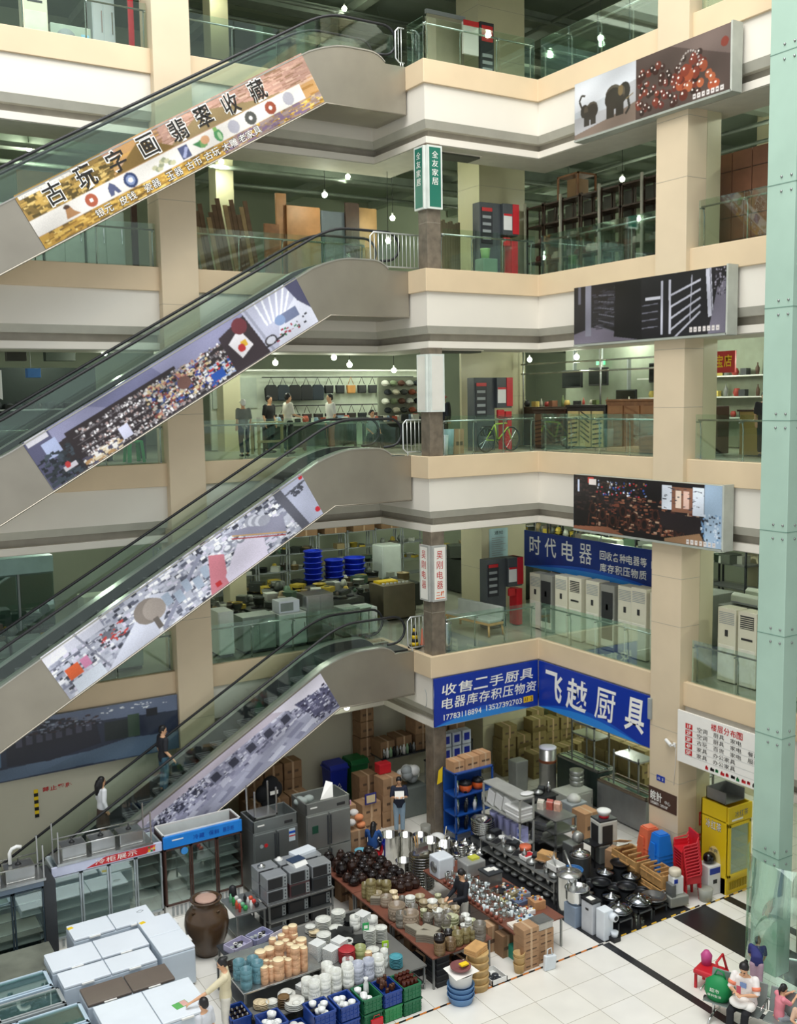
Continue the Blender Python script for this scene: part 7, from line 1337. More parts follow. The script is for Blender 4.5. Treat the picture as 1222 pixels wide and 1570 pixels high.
# display freezers of the right bay
def chest(x0,y0,x1,y1,h,m,top,lab,glassy=False,frame=None,name='chest_freezer',lids=2,axis='x'):
    t=thing(name,lab,'freezer',(x0,y0,0)); w,d=x1-x0,y1-y0; mb=MB(); mb.box(0,0,.05,w,d,h-.06,m); mb.box(.05,.05,0,w-.05,d-.05,.05,DARK); mb.build('body',t,bev=.03)
    if glassy:
        mb=MB(); f=frame or GRYP; [mb.box(*q,f) for q in ((0,0,h-.06,w,.06,h),(0,d-.06,h-.06,w,d,h),(0,0,h-.06,.06,d,h),(w-.06,0,h-.06,w,d,h))]; mb.build('rim',t,bev=.01); mb=MB(); mb.box(.06,.06,h-.055,w-.06,d-.06,h-.05,mat('freezer_inside','#8fa3aa',.4)); mb.build('inner_tray',t)
    for k in range(lids):
        if axis=='x': a,b,c,e=k*w/lids+.008,0.0,(k+1)*w/lids-.008,d
        else: a,b,c,e=0.0,k*d/lids+.008,w,(k+1)*d/lids-.008
        mb=MB()
        if glassy: mb.box(a+.05,b+.05,h,c-.05,e-.05,h+.01,GD); [mb.box(*q,frame or GRYP) for q in ((a+.03,b+.03,h,a+.07,e-.03,h+.025),(c-.07,b+.03,h,c-.03,e-.03,h+.025),(a+.03,b+.03,h,c-.03,b+.07,h+.025),(a+.03,e-.07,h,c-.03,e-.03,h+.025))]
        else: mb.box(a,b,h-.055,c,e,h,top)
        o=mb.build('lid',t,bev=.015 if not glassy else 0)
        if not glassy: mb=MB(); (mb.box((a+c)/2-.12,-.04,h-.05,(a+c)/2+.12,.0,h-.02,WPL) if axis=='x' else mb.box(w,(b+e)/2-.12,h-.05,w+.04,(b+e)/2+.12,h-.02,WPL)); mb.build('handle',o)
    return t
MG=mat('mirror_green_glass','#3f4d48',.15,.3)
chest(20.4,22.1,21.1,24.0,1.15,MG,WPL,'dark green glass fronted freezer behind the blue sign',True,SS)
chest(20.2,19.95,21.0,21.95,1.05,mat('silver_panel','#8f9090',.35,.5),WPL,'silver panelled freezer with a glass lid left of the tan pillar',True,mat('brown_rim','#7a6a58',.5))
for i,(x,y,z) in enumerate(((20.5,22.4,1.16),(20.35,20.4,1.06))):
    t=thing('steel_frame_table','steel frame table standing on the %s'%('green glass freezer','silver panelled freezer')[i],'table',(x,y,z)); w,d,h=.6,1.0,1.5-.5*i
    for a in (0,w):
        for b in (0,d): mb=MB(); mb.box(a,b,0,a+.04,b+.04,h,SSD); mb.build('leg',t)
    for zz in ((h*.55,h*.8) if i==0 else (h*.85,)): mb=MB(); mb.box(0,0,zz,w+.04,d+.04,zz+.05,SS); mb.build('tray_shelf',t)
# cartons in the right bay back
OC=mat('olive_carton','#8a7a4c',.8,var=.12,ns=3)
k=0
for iy in range(4):
    for ix in range(9):
        if iy==3 and ix%3==1: continue
        carton(19.9+ix*.62+R.uniform(-.05,.05),(26.9 if ix>2 else 26.02)+R.uniform(-.1,.1)*(ix>2)-(.1*(3-iy)*(ix>2)),iy*.42,(.56,.5,.41),R.uniform(-.1,.1),'olive brown carton, %s row up and %s from the left, at the pale green wall'%(ORD[iy],ORD[ix]),OC,flap=(k%5==0)); k+=1
for ix in range(5):
    for iy in range(2): carton(20.6+ix*.6,25.3,iy*.42,(.55,.5,.41),.05*ix,'olive carton before the wall pile, %s from the left, %s'%(ORD[ix],('lower','upper')[iy]),OC)
for ix in range(5):
    for iy in range(4): carton(21.9+.1*(iy%2),21.8+ix*.55,iy*.42,(.5,.5,.41),.0,'olive carton stacked behind the freezers, %s row up, %s from the near end'%(ORD[iy],ORD[ix]),OC)
table(16.9,25.6,18.5,26.3,1.0,'dark table of blue and white packs behind the brown post',DARK,name='stock_table')
for i in range(8):
    t=thing('labelled_pack','white pack with a blue label, %s, on the dark table behind the sign'%ORD[i],'pack',(17.05+.38*(i%4),25.9,1.0+.45*(i//4))); mb=MB(); mb.box(-.16,-.15,0,.16,.15,.42,mat('pack_white','#cfd6e2',.5)); mb.build('pack_body',t); mb=MB(); mb.box(-.1,-.156,.1,.1,-.15,.34,mat('label_deep_blue','#1d2fa8',.4)); mb.build('blue_label',t)
# left back: cartons, shelf, bins
def wbin(x,y,m,lab):
    t=thing('wheeled_bin',lab,'bin',(x,y,0)); mb=MB(); mb.box(-.24,-.24,.05,.24,.24,.95,m,top=1.14); mb.build('bin_body',t,bev=.03); mb=MB(); mb.box(-.3,-.32,.95,.3,.3,1.0,m); mb.extr([(-.32,1.0),(.3,1.0),(.22,1.1),(-.24,1.08)],m,-.28,.28,'x'); mb.build('lid',t,bev=.02)
    for s in (-1,1): mb=MB(); mb.cyl((0,0,0),.09,.05,BLK,14,T=Matrix.Translation((s*.24,.2,.09))@Matrix.Rotation(PI/2,4,'Y')); mb.build('wheel',t)
    mb=MB(); mb.tube([(-.06,-.27,.5),(0,-.272,.6),(.06,-.27,.5),(-.06,-.27,.5)],.012,PAPER,4); mb.box(-.1,-.268,.42,.1,-.262,.45,PAPER); mb.build('recycling_mark',t); t.scale=(1.1,1.1,1.22); return t
wbin(14.05,26.9,mat('bin_blue','#1a2ea0',.4),'blue wheeled bin against the back wall beside the green one'); wbin(14.8,26.95,mat('bin_green','#1b6b3a',.4),'green wheeled bin against the back wall right of the blue one')
for i,(x,y,n,d,l) in enumerate(((14.65,24.75,3,(.62,.5,.48),'behind the reading person'),(13.95,24.75,2,(.62,.5,.42),'left of the tall pile'),(14.3,25.5,3,(.6,.5,.45),'rear left'),(12.75,23.3,2,(.5,.45,.42),'beside the steel fridge'),(12.8,24.0,3,(.5,.5,.42),'behind the seated child'),(13.4,25.2,1,(.5,.5,.4),'below the bins'),(15.3,25.3,2,(.5,.45,.45),'under the shelf'))):
    for k in range(n): carton(x,y,k*(d[2]+.005),d,.04*((i+k)%3-1),'brown carton %s, %s from the floor'%(l,ORD[k]),CARD if i!=2 else CARDD)
t=rack(15.35,26.2,3.4,.8,1.35,(1.3,),DARK,'long dark shelf of cartons and bottles at the back wall')
for i,(x,n,w,h) in enumerate(((15.6,1,.5,.5),(16.2,1,.55,.55),(16.9,2,.55,.5),(17.55,2,.55,.62),(18.2,2,.6,.62))):
    for k in range(n): carton(x,26.6,1.34+k*(h+.01),(w,.6,h),0,'brown carton on the long dark shelf, %s from the left, %s'%(ORD[i],('lower','upper')[k]),CARD if k else CARDD)
for k in range(3): carton(15.25,27.2,.01+1.34+k*.5 if False else k*.62,(.5,.5,.6),0,'narrow brown carton tower right of the green bin, %s from the floor'%ORD[k],CARDD)
for k in range(2): carton(15.25,27.2,1.87+k*.5,(.48,.48,.48),.05,'upper brown carton of the tower right of the green bin, %s'%('lower','top')[k],CARDD)
for ix in range(4):
    for iy in range(3):
        if iy<2 or ix<3: carton(10.6+ix*.62,25.0,iy*.5,(.58,.5,.49),.04*((ix+iy)%3-1),'brown carton behind the steel fridges, %s from the left, %s from the floor'%(ORD[ix],ORD[iy]),CARDD)
for ix in range(3):
    for iy in range(4): carton(11.0+ix*.6,26.2,iy*.5,(.56,.5,.49),.03*((ix+iy)%3-1),'rear brown carton at the cream wall, %s from the left, %s from the floor'%(ORD[ix],ORD[iy]),CARDD)
for i in range(10): place('ftrin_%d'%(i%5),lambda mb:flask(mb,i),'vacuum_flask',(15.45+.12*i,26.28,1.34),0,'small bottle at the front edge of the long dark shelf, %s from the left'%ORD[i],'bottle')
mb=MB(); [blob(mb,(R.uniform(-.25,.25),R.uniform(-.2,.2),R.uniform(.1,.5)),(.18,.16,.16),(WPL,GRYP)[i%2]) for i in range(9)]; mb.build('plastic_bundle',loc=(15.6,25.0,.9),label='bundle of crumpled white plastic sacks right of the reading person',cat='bundle')
mb=MB(); mb.box(15.2,24.7,0,16.0,25.3,.9,mat('grey_tub_box','#6d746f',.5)); mb.build('storage_box',label='grey green box under the crumpled plastic sacks',cat='box',bev=.03)
mb=MB(); mb.box(-.2,-.15,0,.2,.15,.3,RED); mb.build('red_box',loc=(14.65,25.0,1.46),label='red box on the pile behind the reading person',cat='box',bev=.02)
t=thing('framed_picture','small framed picture on the cartons below the bins','picture',(13.9,24.45,.86)); mb=MB(); mb.box(-.18,-.02,0,.18,.02,.3,mat('frame_indigo','#2c2f7a',.4)); mb.build('frame',t); mb=MB(); mb.box(-.14,-.025,.04,.14,-.02,.26,mat('picture_cream','#d8c39a',.5)); mb.build('picture_sheet',t)
mb=MB(); [blob(mb,(R.uniform(-.15,.15),R.uniform(-.12,.12),.08+.1*i),(.13,.12,.09),(mat('cloth_orange','#d98a5c',.8),mat('cloth_white','#d9d4cf',.8))[i%2]) for i in range(4)]; mb.build('clothes_heap',loc=(12.75,23.3,.86),label='orange and white clothes heap on the cartons beside the steel fridge',cat='clothes')
# steel fridges
def sfridge(x0,x1,y0,y1,h,lab,m):
    t=thing('steel_refrigerator',lab,'refrigerator',(x0,y0,0)); w,d=x1-x0,y1-y0; mb=MB(); mb.box(0,0,.1,w,d,h-.3,m); [mb.box(*q,m) for q in ((0,0,h-.3,w,.04,h),(0,d-.04,h-.3,w,d,h),(0,0,h-.3,.04,d,h),(w-.04,0,h-.3,w,d,h))]; mb.build('body',t,bev=.01)
    for k in range(2):
        for (a,b) in ((.14,.85),(.88,h-.34)):
            mb=MB(); mb.box(.02+k*w/2,-.04,a,w/2-.02+k*w/2,0,b,m); o=mb.build('door',t,bev=.008); mb=MB(); xx=w/2-.06 if k==0 else w/2+.03; mb.box(xx,-.06,a+.05,xx+.03,-.04,b-.05,DARK); mb.build('handle_groove',o)
    mb=MB(); mb.box(w*.7,-.012,h-.22,w*.88,0,h-.15,ACD); mb.build('thermostat',t); mb=MB(); mb.box(w*.1,-.008,h-.15,w*.25,0,h-.12,PAPER); mb.build('maker_plate',t)
    for a in (.06,w-.12): mb=MB(); mb.cyl((a,.08,0),.04,.1,BLK); mb.build('foot',t)
    return t
SF=mat('fridge_steel','#a3a6a2',.34,.75,var=.08,ns=1.5); SF1=mat('fridge_steel_dark','#878c8a',.36,.7,var=.08,ns=1.5)
t1=sfridge(9.5,10.72,22.6,23.4,2.0,'dark steel four door refrigerator with an upturned table on it',SF1)
t2=sfridge(10.98,12.26,22.65,23.5,2.1,'steel four door refrigerator with cloths lying in its open top',SF)
mb=MB(); mb.box(.95,-.05,1.3,1.12,-.04,1.62,mat('info_sticker','#c9d6dc',.4)); mb.box(.95,-.052,1.5,1.12,-.05,1.56,BLUEP); mb.box(.95,-.052,1.42,1.12,-.05,1.45,REDI); mb.build('sticker',t1); mb=MB(); mb.cyl((0,0,0),.05,.006,REDI,12,T=Matrix.Translation((.32,-.045,1.35))@Matrix.Rotation(PI/2,4,'X')); mb.cyl((0,0,0),.05,.006,GRYP,12,T=Matrix.Translation((.2,-.045,1.35))@Matrix.Rotation(PI/2,4,'X')); mb.build('round_stickers',t1)
mb=MB(); mb.box(.15,-.05,1.3,.32,-.04,1.5,mat('green_sticker','#1f4a38',.4)); mb.build('sticker',t2)
t=thing('steel_sink','upturned steel sink table with four legs in the air on the dark refrigerator','sink',(9.6,22.7,1.72)); mb=MB(); mb.box(0,0,.28,.62,.55,.34,SS); mb.box(.04,.04,.02,.58,.5,.28,SSD); mb.box(-.02,-.05,.12,.66,.0,.16,SS); mb.build('basin',t)
for a in (0,.58):
    for b in (0,.51): mb=MB(); mb.box(a,b,.3,a+.035,b+.035,1.0,SS); mb.build('leg',t)
mb=MB(); [blob(mb,(R.uniform(-.2,.2),R.uniform(-.1,.1),0),(.15,.12,.1),mat('grey_cloth','#97a09a',.9)) for i in range(4)]; mb.build('cloth_bundle',loc=(11.2,23.2,1.98),label='pale grey cloth bundle in the top of the steel refrigerator',cat='cloth')
mb=MB(); mb.poly([(0,0,0),(.35,-.05,.02),(.42,.1,.35),(.3,.25,.38)],[(0,1,2,3),(3,2,1,0)],PAPER); mb.build('paper_sheet',loc=(11.55,22.95,2.0),label='white paper sheet propped in the top of the steel refrigerator',cat='paper')
t=thing('jacket','black jacket with a white label hung over the cartons behind the dark refrigerator','jacket',(10.75,24.4,1.7)); mb=MB(); [blob(mb,(x,0,z),(.25,.15,.25),mat('black_cloth','#131417',.9)) for x,z in ((-.15,.2),(.15,.25),(0,0),(.05,.4))]; mb.build('jacket_body',t); mb=MB(); mb.box(-.05,-.2,.2,.18,-.19,.3,PAPER); mb.build('white_label',t)
wbin(9.6,25.2,mat('dark_green_bin','#1c4a30',.5),'dark green wheeled bin behind the dark refrigerator')
t=thing('folding_gate','dark folding gate with vertical bars behind the three door fridge','gate',(8.0,24.4,0)); 
for i in range(14): mb=MB(); mb.box(i*.12,0,0,i*.12+.03,.03,1.9,SSD); mb.build('bar',t)
mb=MB(); mb.box(0,0,1.9,1.65,.04,1.94,SSD); mb.build('top_rail',t)
# blue plastic tub and seated child
mb=MB(); mb.box(-.3,-.2,0,.3,.2,.02,BLB); [mb.box(*q,BLB) for q in ((-.3,-.2,0,-.27,.2,.35),(.27,-.2,0,.3,.2,.35),(-.3,-.2,0,.3,-.17,.35),(-.3,.17,0,.3,.2,.35))]; mb.build('blue_tub',loc=(12.62,22.55,0),rz=.1,label='bright blue tub beside the steel refrigerator',cat='tub')
for k in range(2): mb=MB(); mb.lathe([(.1,0),(.17,.08),(.16,.08),(.08,.02)],mat('aqua_plastic','#6fb4c8',.4),n=18); mb.build('aqua_basin',loc=(12.5+.05*k,22.65,.33+.1*k),label='aqua basin on the bright blue tub, %s'%('lower','upper')[k],cat='basin')
t=thing('plastic_stool','red and white low seat under the child in blue','stool',(13.02,22.75,0)); mb=MB(); mb.lathe([(.18,0),(.16,.3),(.15,.3)],RED,n=16); mb.build('seat_body',t); mb=MB(); mb.box(-.1,-.25,0,.14,-.17,.24,WPL); mb.build('white_front',t,bev=.04)
carton(12.75,23.9,1.27,(.3,.25,.12),.3,'small pink and white packet on the cartons behind the child',mat('pink_packet','#d3a6c2',.5))
# coolers at the left
def cooler(x0,x1,y0,h,nd,lab,frame,head,headh,low,inside):
    t=thing('display_cooler',lab,'cooler',(x0,y0,0)); w=x1-x0; d=.7; mb=MB(); mb.box(0,d-.03,low,w,d,h,inside); mb.box(0,0.03,low,.04,d,h,frame); mb.box(w-.04,.03,low,w,d,h,frame); mb.box(0,.02,0,w,d,low,WPL); mb.box(0,.05,h-headh,w,d,h-headh+.04,frame); mb.build('cabinet_body',t)
    for z in [low+.05+i*(h-headh-low-.1)/5 for i in range(1,5)]: mb=MB(); mb.box(.05,.12,z,w-.05,d-.05,z+.02,WPL); mb.build('wire_shelf',t)
    mb=MB(); mb.box(-.01,-.02,h-headh,w+.01,.05,h,head); mb.build('header_panel',t,bev=.01)
    for k in range(nd):
        a=k*w/nd; b=(k+1)*w/nd; mb=MB(); f=.045; [mb.box(*q,frame) for q in ((a+.01,-.02,low,a+f,.02,h-headh-.01),(b-f,-.02,low,b-.01,.02,h-headh-.01),(a+.01,-.02,low,b-.01,.02,low+f),(a+.01,-.02,h-headh-f,b-.01,.02,h-headh-.01))]; o=mb.build('door_frame',t); mb=MB(); mb.box(a+f,-.005,low+f,b-f,.005,h-headh-f,GD); mb.build('door_glass',o); mb=MB(); mb.box(b-f-.0,-.05,1.0,b-f+.03,-.02,1.35,frame); mb.build('handle',o)
    mb=MB(); [mb.box(.15+i*(w-.3)/16,-.0,.05,.15+i*(w-.3)/16+.05,.02,low-.05,GRYP) for i in range(17)]; mb.build('vent_grille',t)
    return t
INW=mat('cooler_inside','#d5e2e4',.4); AF=mat('aluminium_frame','#b4bdc0',.35,.5)
t=cooler(4.75,7.28,22.9,1.95,4,'long four door glass cooler with upturned steel sinks on it',AF,mat('header_lilac','#c6cadf',.4),.22,.25,INW)
mb=MB(); mb.extr([(0.75,1.76),(2.15,1.76),(2.4,1.93),(1.2,1.93)],REDI,-.024,-.021,'y'); mb.build('red_header_stripe',t); mb=MB()
F0=((.95,-.025,1.79),(1,0,0),(0,0,1),(0,-1,0)); put_text(mb,'冷柜展示',0,0,1.0,.12,F0,PAPER,0,lift=.002); mb.build('lettering',t); mb=MB(); [mb.box(2.2+.06*(k%3),-.026,1.78+.045*(k//3),2.25+.06*(k%3),-.022,1.82+.045*(k//3),(YEL,GRNP,REDI,ORG,SKIN)[k%5]) for k in range(9)]; mb.build('fruit_print',t)
BRF=mat('brown_door_frame','#4a3028',.4); t=cooler(7.32,9.3,22.85,2.05,3,'three door glass cooler with a bright blue header and brown door frames',BRF,mat('header_blue','#1f7fd6',.3,var=.15,ns=1.5),.3,.32,mat('cooler_inside_pale','#dfe6e2',.4))
F0=((0,-.021,1.78),(1,0,0),(0,0,1),(0,-1,0)); mb=MB(); put_text(mb,'冷藏',.72,.06,.3,.12,F0,INK if False else SB,0,lift=.004); put_text(mb,'保鲜',1.12,.06,.28,.12,F0,SB,0,lift=.004); put_text(mb,'展示柜',1.48,.06,.3,.12,F0,SB,0,lift=.004); put_text(mb,'HUAXING' if False else '▬▬',.2,.14,.3,.04,F0,PAPER,0,lift=.004) if False else sign_rect(mb,[Vector(q) for q in F0],.2,.15,.28,.03,PAPER,.004); mb.build('lettering',t)
mb=MB(); [mb.box(*q,WPL) for q in ((0,.05,2.05,.03,.7,2.09),(1.95,.05,2.05,1.98,.7,2.09),(0,.67,2.05,1.98,.7,2.09),(0,.05,2.05,1.98,.07,2.08))]; mb.build('top_edge',t)
mb=MB(); mb.cyl((0,0,0),.09,.008,mat('sticker_blue','#3f8fd6',.4),14,T=Matrix.Translation((.5,-.02,1.62))@Matrix.Rotation(PI/2,4,'X')); mb.build('round_sticker',t)
cooler(1.2,4.45,22.4,1.95,5,'dark glass door cooler at the left edge with an upturned steel sink on it',mat('dark_blue_frame','#26343c',.35),mat('header_greyblue','#5d6a78',.4),.12,.2,mat('cooler_inside_dark','#2f454c',.4))
mb=MB(); mb.box(4.47,22.5,0,4.73,23.4,1.85,DARK); mb.build('fridge_side_panel',label='narrow dark cabinet between the dark cooler and the four door cooler',cat='cabinet')
def sinkset(x0,y0,z,n,lab,w=.7):
    t=thing('steel_sink_unit',lab,'sink',(x0,y0,z)); W_=n*w+.1; mb=MB()
    mb.box(-.08,-.08,0,W_+.05,.6,.06,SS); mb.build('sink_top',t)
    for i in range(n): mb=MB(); mb.box(.06+i*w,.05,.06,.06+i*w+w-.1,.52,.36,SS); o=mb.build('sink_basin',t,bev=.02); mb=MB(); mb.lathe([(.07,0),(.05,.03),(.02,.05),(.02,.12)],BLK,n=12,c=(.06+i*w+w/2-.05,.28,.36)); mb.build('drain',o)
    for a in (-.05,W_):
        for b in (-.05,.55): mb=MB(); mb.box(a,b,0,a+.03,b+.03,.8,SS); mb.build('leg',t)
    mb=MB(); mb.tube([(-.05,-.04,.4),(W_,-.04,.4)],.015,SS); mb.tube([(-.05,.56,.4),(W_,.56,.4)],.015,SS); mb.build('cross_bar',t); return t
sinkset(4.95,22.95,1.955,3,'upturned three basin steel sink on the four door cooler',.66); sinkset(2.2,22.45,1.955,3,'upturned steel sink with pipe elbows on the dark cooler',.72)
for i,x in enumerate((2.9,3.85)): mb=MB(); mb.tube([(0,0,0),(0,0,.25),(.05,0,.33),(.15,0,.36),(.25,0,.33)],.04,WPL,8); mb.build('pipe_elbow',loc=(x,22.75,2.35),label='white pipe elbow on the left sink unit, %s'%('left','right')[i],cat='pipe')
# chest freezers
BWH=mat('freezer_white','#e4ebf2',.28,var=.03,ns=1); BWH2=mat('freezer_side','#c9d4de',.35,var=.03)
chest(4.84,21.55,6.66,22.25,.85,BWH2,BWH,'white chest freezer nearest the four door cooler with a yellow sticker')
chest(4.15,20.52,6.18,21.3,.85,BWH2,BWH,'long white chest freezer in the second row'); chest(4.21,19.82,6.12,20.42,.85,BWH2,BWH,'white chest freezer in the third row with white handles')
chest(4.45,18.95,6.2,19.6,.85,BWH2,mat('taupe_lid','#6d6259',.35,var=.04),'chest freezer with a taupe brown lid'); chest(6.22,19.85,6.95,21.55,.88,BWH2,BWH,'white chest freezer standing crosswise beside the clay urn',axis='y')
chest(4.5,17.55,6.42,18.8,.88,BWH2,mat('freezer_bright','#e2e9f0',.25,var=.02),'large white chest freezer touched by the woman in white')
for i,(x,y,z) in enumerate(((4.9,22.1,.85),(6.3,21.4,.88))): mb=MB(); mb.box(-.06,-.05,0,.06,.05,.004,YEL); mb.build('sticker',loc=(x,y,z),rz=.3,label='yellow sticker on the %s white freezer'%('rearmost','crosswise')[i],cat='sticker')
mb=MB(); mb.box(-.14,-.1,0,.14,.1,.005,mat('leaflet_green','#5fae5c',.5)); mb.box(.01,-.09,.005,.13,.09,.007,mat('leaflet_pink','#d8a9a0',.5)); mb.build('leaflet',loc=(5.95,17.95,.881),rz=.2,label='green and pink leaflet on the large white freezer',cat='leaflet')
mb=MB(); mb.tube([(0,0,0),(.1,.05,0),(.16,0,0),(.08,-.06,0),(0,-.02,0)],.005,GRYP,5); mb.build('cable_loop',loc=(6.35,22.0,.855),label='thin cable loop on the rearmost white freezer',cat='cable')
chest(1.8,21.3,4.6,22.2,.8,mat('tarnished_steel','#75776c',.5,.3),WPL,'long low cabinet with a worn grey green top',lids=1) if False else None
mb=MB(); mb.box(1.5,20.9,0,4.4,22.1,.62,DARK); mb.box(1.45,20.85,.62,4.45,22.15,.68,mat('worn_grey_green_top','#6c6f63',.5,var=.25,ns=2)); mb.build('low_counter',label='long low counter with a worn grey green top before the dark cooler',cat='counter',bev=.02)
for i,(x0,y0,x1,y1,fr) in enumerate(((1.6,20.05,4.08,20.75,mat('rim_paleblue','#b6c9d6',.35)),(1.6,19.3,4.15,19.95,GRYP),(1.9,18.45,4.38,19.2,mat('rim_paleblue','')),(1.8,17.5,4.4,18.35,DARK))): chest(x0,y0,x1,y1,.82,BWH2,BWH,'glass topped chest freezer at the left edge, %s row from the back'%ORD[i],True,fr)
# urn, toy table, microwaves
t=thing('clay_urn','large dark brown clay urn with a wrapped mouth beside the crosswise freezer','urn',(7.62,20.95,0)); UR=mat('urn_glaze','#4b3826',.22,var=.2,ns=3); mb=MB(); mb.lathe([(.27,0),(.33,.12),(.46,.45),(.5,.72),(.47,.92),(.34,1.1),(.3,1.16),(.33,1.24),(.36,1.28),(.3,1.28),(.28,1.2)],UR,n=28); mb.build('urn_body',t); mb=MB(); blob(mb,(0,0,1.27),(.25,.25,.06),mat('wrap_pinkish','#b39384',.7)); mb.build('mouth_cover',t); mb=MB()
for s in range(4): a=s*PI/2+.4; mb.tube([(.34*math.cos(a)-.05,.34*math.sin(a),1.04),(.42*math.cos(a),.42*math.sin(a),1.1),(.34*math.cos(a)+.05,.34*math.sin(a),1.04)],.02,UR,6)
mb.build('lug',t)
table(8.25,20.75,9.0,21.7,.75,'steel table with small toys beside the clay urn',SSD,mid=.2,name='steel_table')
for i in range(14):
    c=pick(['#c9392f','#2f9a4a','#e9e9e6','#1b1c1f','#d95a3a','#6fb48a','#d9dad6'],i); mb=MB(); (blob(mb,(0,0,.06),(.06,.05,.06),mat('toy_'+c[1:],c,.4)) if i%2 else mb.lathe([(.03,0),(.04,.12),(.02,.16),(.015,.2)],mat('toy_'+c[1:],c,.4),n=10)); mb.build('toy_figure' if i%2 else 'small_bottle',loc=(8.4+.14*(i%4),20.9+.18*(i//4),.75),label='small %s item on the toy table, row %s, %s'%(('red','green','white','black','orange','mint','pale')[i%7],ORD[i//4],ORD[i%4]),cat='toy' if i%2 else 'bottle')
mb=MB(); mb.lathe([(.07,0),(.1,.1),(.08,.3),(.03,.34)],BLK,n=14); mb.build('black_flask',loc=(8.5,21.55,.75),label='tall black flask at the back of the toy table',cat='flask')
t=table(9.02,20.72,10.75,21.75,.78,'steel table stacked with silver microwaves',SS,mid=.3,name='steel_table')
def micro(x,y,z,lab,m,dm=ACD,w=.52):
    t=thing('microwave_oven',lab,'oven',(x,y,z),0); mb=MB(); mb.box(-w/2,-.2,0,w/2,.2,.3,m); mb.build('body',t,bev=.015); mb=MB(); mb.box(-w/2+.03,-.215,.03,w/2-.13,-.2,.27,dm); mb.build('door',t); mb=MB(); mb.box(w/2-.11,-.212,.03,w/2-.02,-.2,.27,GRYP); [mb.cyl((0,0,0),.018,.01,DARK,8,T=Matrix.Translation((w/2-.065,-.212,.08+.08*k))@Matrix.Rotation(PI/2,4,'X')) for k in range(3)]; mb.build('control_panel',t); return t
SLV=mat('silver_paint','#a9adb0',.3,.5)
for i,x in enumerate((9.3,9.88,10.46)):
    micro(x,21.0,.78,'lower microwave in the front row of the steel table, %s from the left'%ORD[i],(SLV,mat('maroon_face','#5a3a3c',.3),DARK)[i]); micro(x,21.0,1.09,'upper microwave in the front row of the steel table, %s from the left'%ORD[i],(SLV,SLV,SLV)[i]); micro(x,21.5,.78,'lower microwave in the back row of the steel table, %s from the left'%ORD[i],SLV); micro(x,21.5,1.09,'upper microwave in the back row of the steel table, %s from the left'%ORD[i],SLV)
for i in range(3): micro(9.3+.58*i,21.1,.33,'dark oven on the lower shelf of the steel table, %s from the left'%ORD[i],DARK); micro(9.3+.58*i,21.1,.0,'black oven on the floor under the steel table, %s from the left'%ORD[i],BLK)
mb=MB(); mb.box(-.3,-.16,0,.3,.16,.08,WHT); mb.build('white_box',loc=(10.35,21.6,1.39),rz=.2,label='flat white box on the back row of microwaves',cat='box',bev=.01)
t=thing('kitchen_scale','blue topped counting scale on the middle microwave','scale',(9.98,21.2,1.39),.2); mb=MB(); mb.box(-.18,-.16,0,.18,.1,.07,WPL); mb.extr([(-.24,0),(-.16,0),(-.16,.07)],WPL,-.18,.18,'x'); mb.build('body',t); mb=MB(); mb.box(-.19,-.12,.08,.19,.14,.1,mat('scale_navy','#2c3f5a',.35)); mb.build('weighing_plate',t)
for i,(x,y) in enumerate(((9.2,21.45),(9.7,21.55))): mb=MB(); mb.lathe([(.09,0),(.1,.03),(.05,.05),(.04,.08)],SS if i==0 else WPL,n=14); mb.build('round_lid',loc=(x,y,1.39),label=('steel','white')[i]+' lid on the back left microwave',cat='lid')  # two loose round lids
mb=MB(); mb.box(-.35,-.3,0,.35,.3,.5,BLK); mb.build('black_box',loc=(11.2,21.9,0) if False else (10.98,21.95,0),label='black box on the floor between the microwaves and the crockery table',cat='box',bev=.05)
mb=MB(); [blob(mb,(.1*i,.04*i,.3+.05*i),(.12,.1,.1),(mat('grey_cloth',''),mat('pink_cloth','#b89aa4',.9))[i%2]) for i in range(3)]; mb.build('cloth_bundle',loc=(10.85,21.75,.22),label='grey and pink cloth bundle at the far left corner of the crockery table',cat='cloth')
# right side: cooler, crates, stools, chairs, fridge
t=thing('air_cooler','white portable air cooler with a white and red pot on top','air cooler',(18.2,19.5,0),-.15); mb=MB(); mb.box(-.27,-.22,0,.27,.22,.45,mat('cooler_grey_base','#7b7e78',.5)); mb.build('base',t,bev=.03); mb=MB(); mb.box(-.28,-.23,.45,.28,.23,1.15,mat('cooler_body','#c9c9bf',.4)); mb.build('body',t,bev=.03); mb=MB(); mb.box(-.2,-.24,.52,.12,-.22,1.05,ACD); mb.box(-.29,-.16,.52,-.275,.16,1.05,ACD); mb.build('grille',t); mb=MB(); mb.box(-.27,-.22,1.15,.27,.22,1.19,DARK); mb.build('control_top',t)
t=thing('cooking_pot','white enamel pot with a red base band on the air cooler','pot',(18.2,19.5,1.19)); mb=MB(); mb.lathe([(.13,0),(.14,.08)],RED,n=20); mb.build('red_band',t); mb=MB(); mb.lathe([(.15,.08),(.19,.18),(.18,.2),(.1,.2)],WPL,n=20); mb.build('pot_body',t)
WD=mat('pine_crate','#b9905a',.6,var=.18,ns=4)
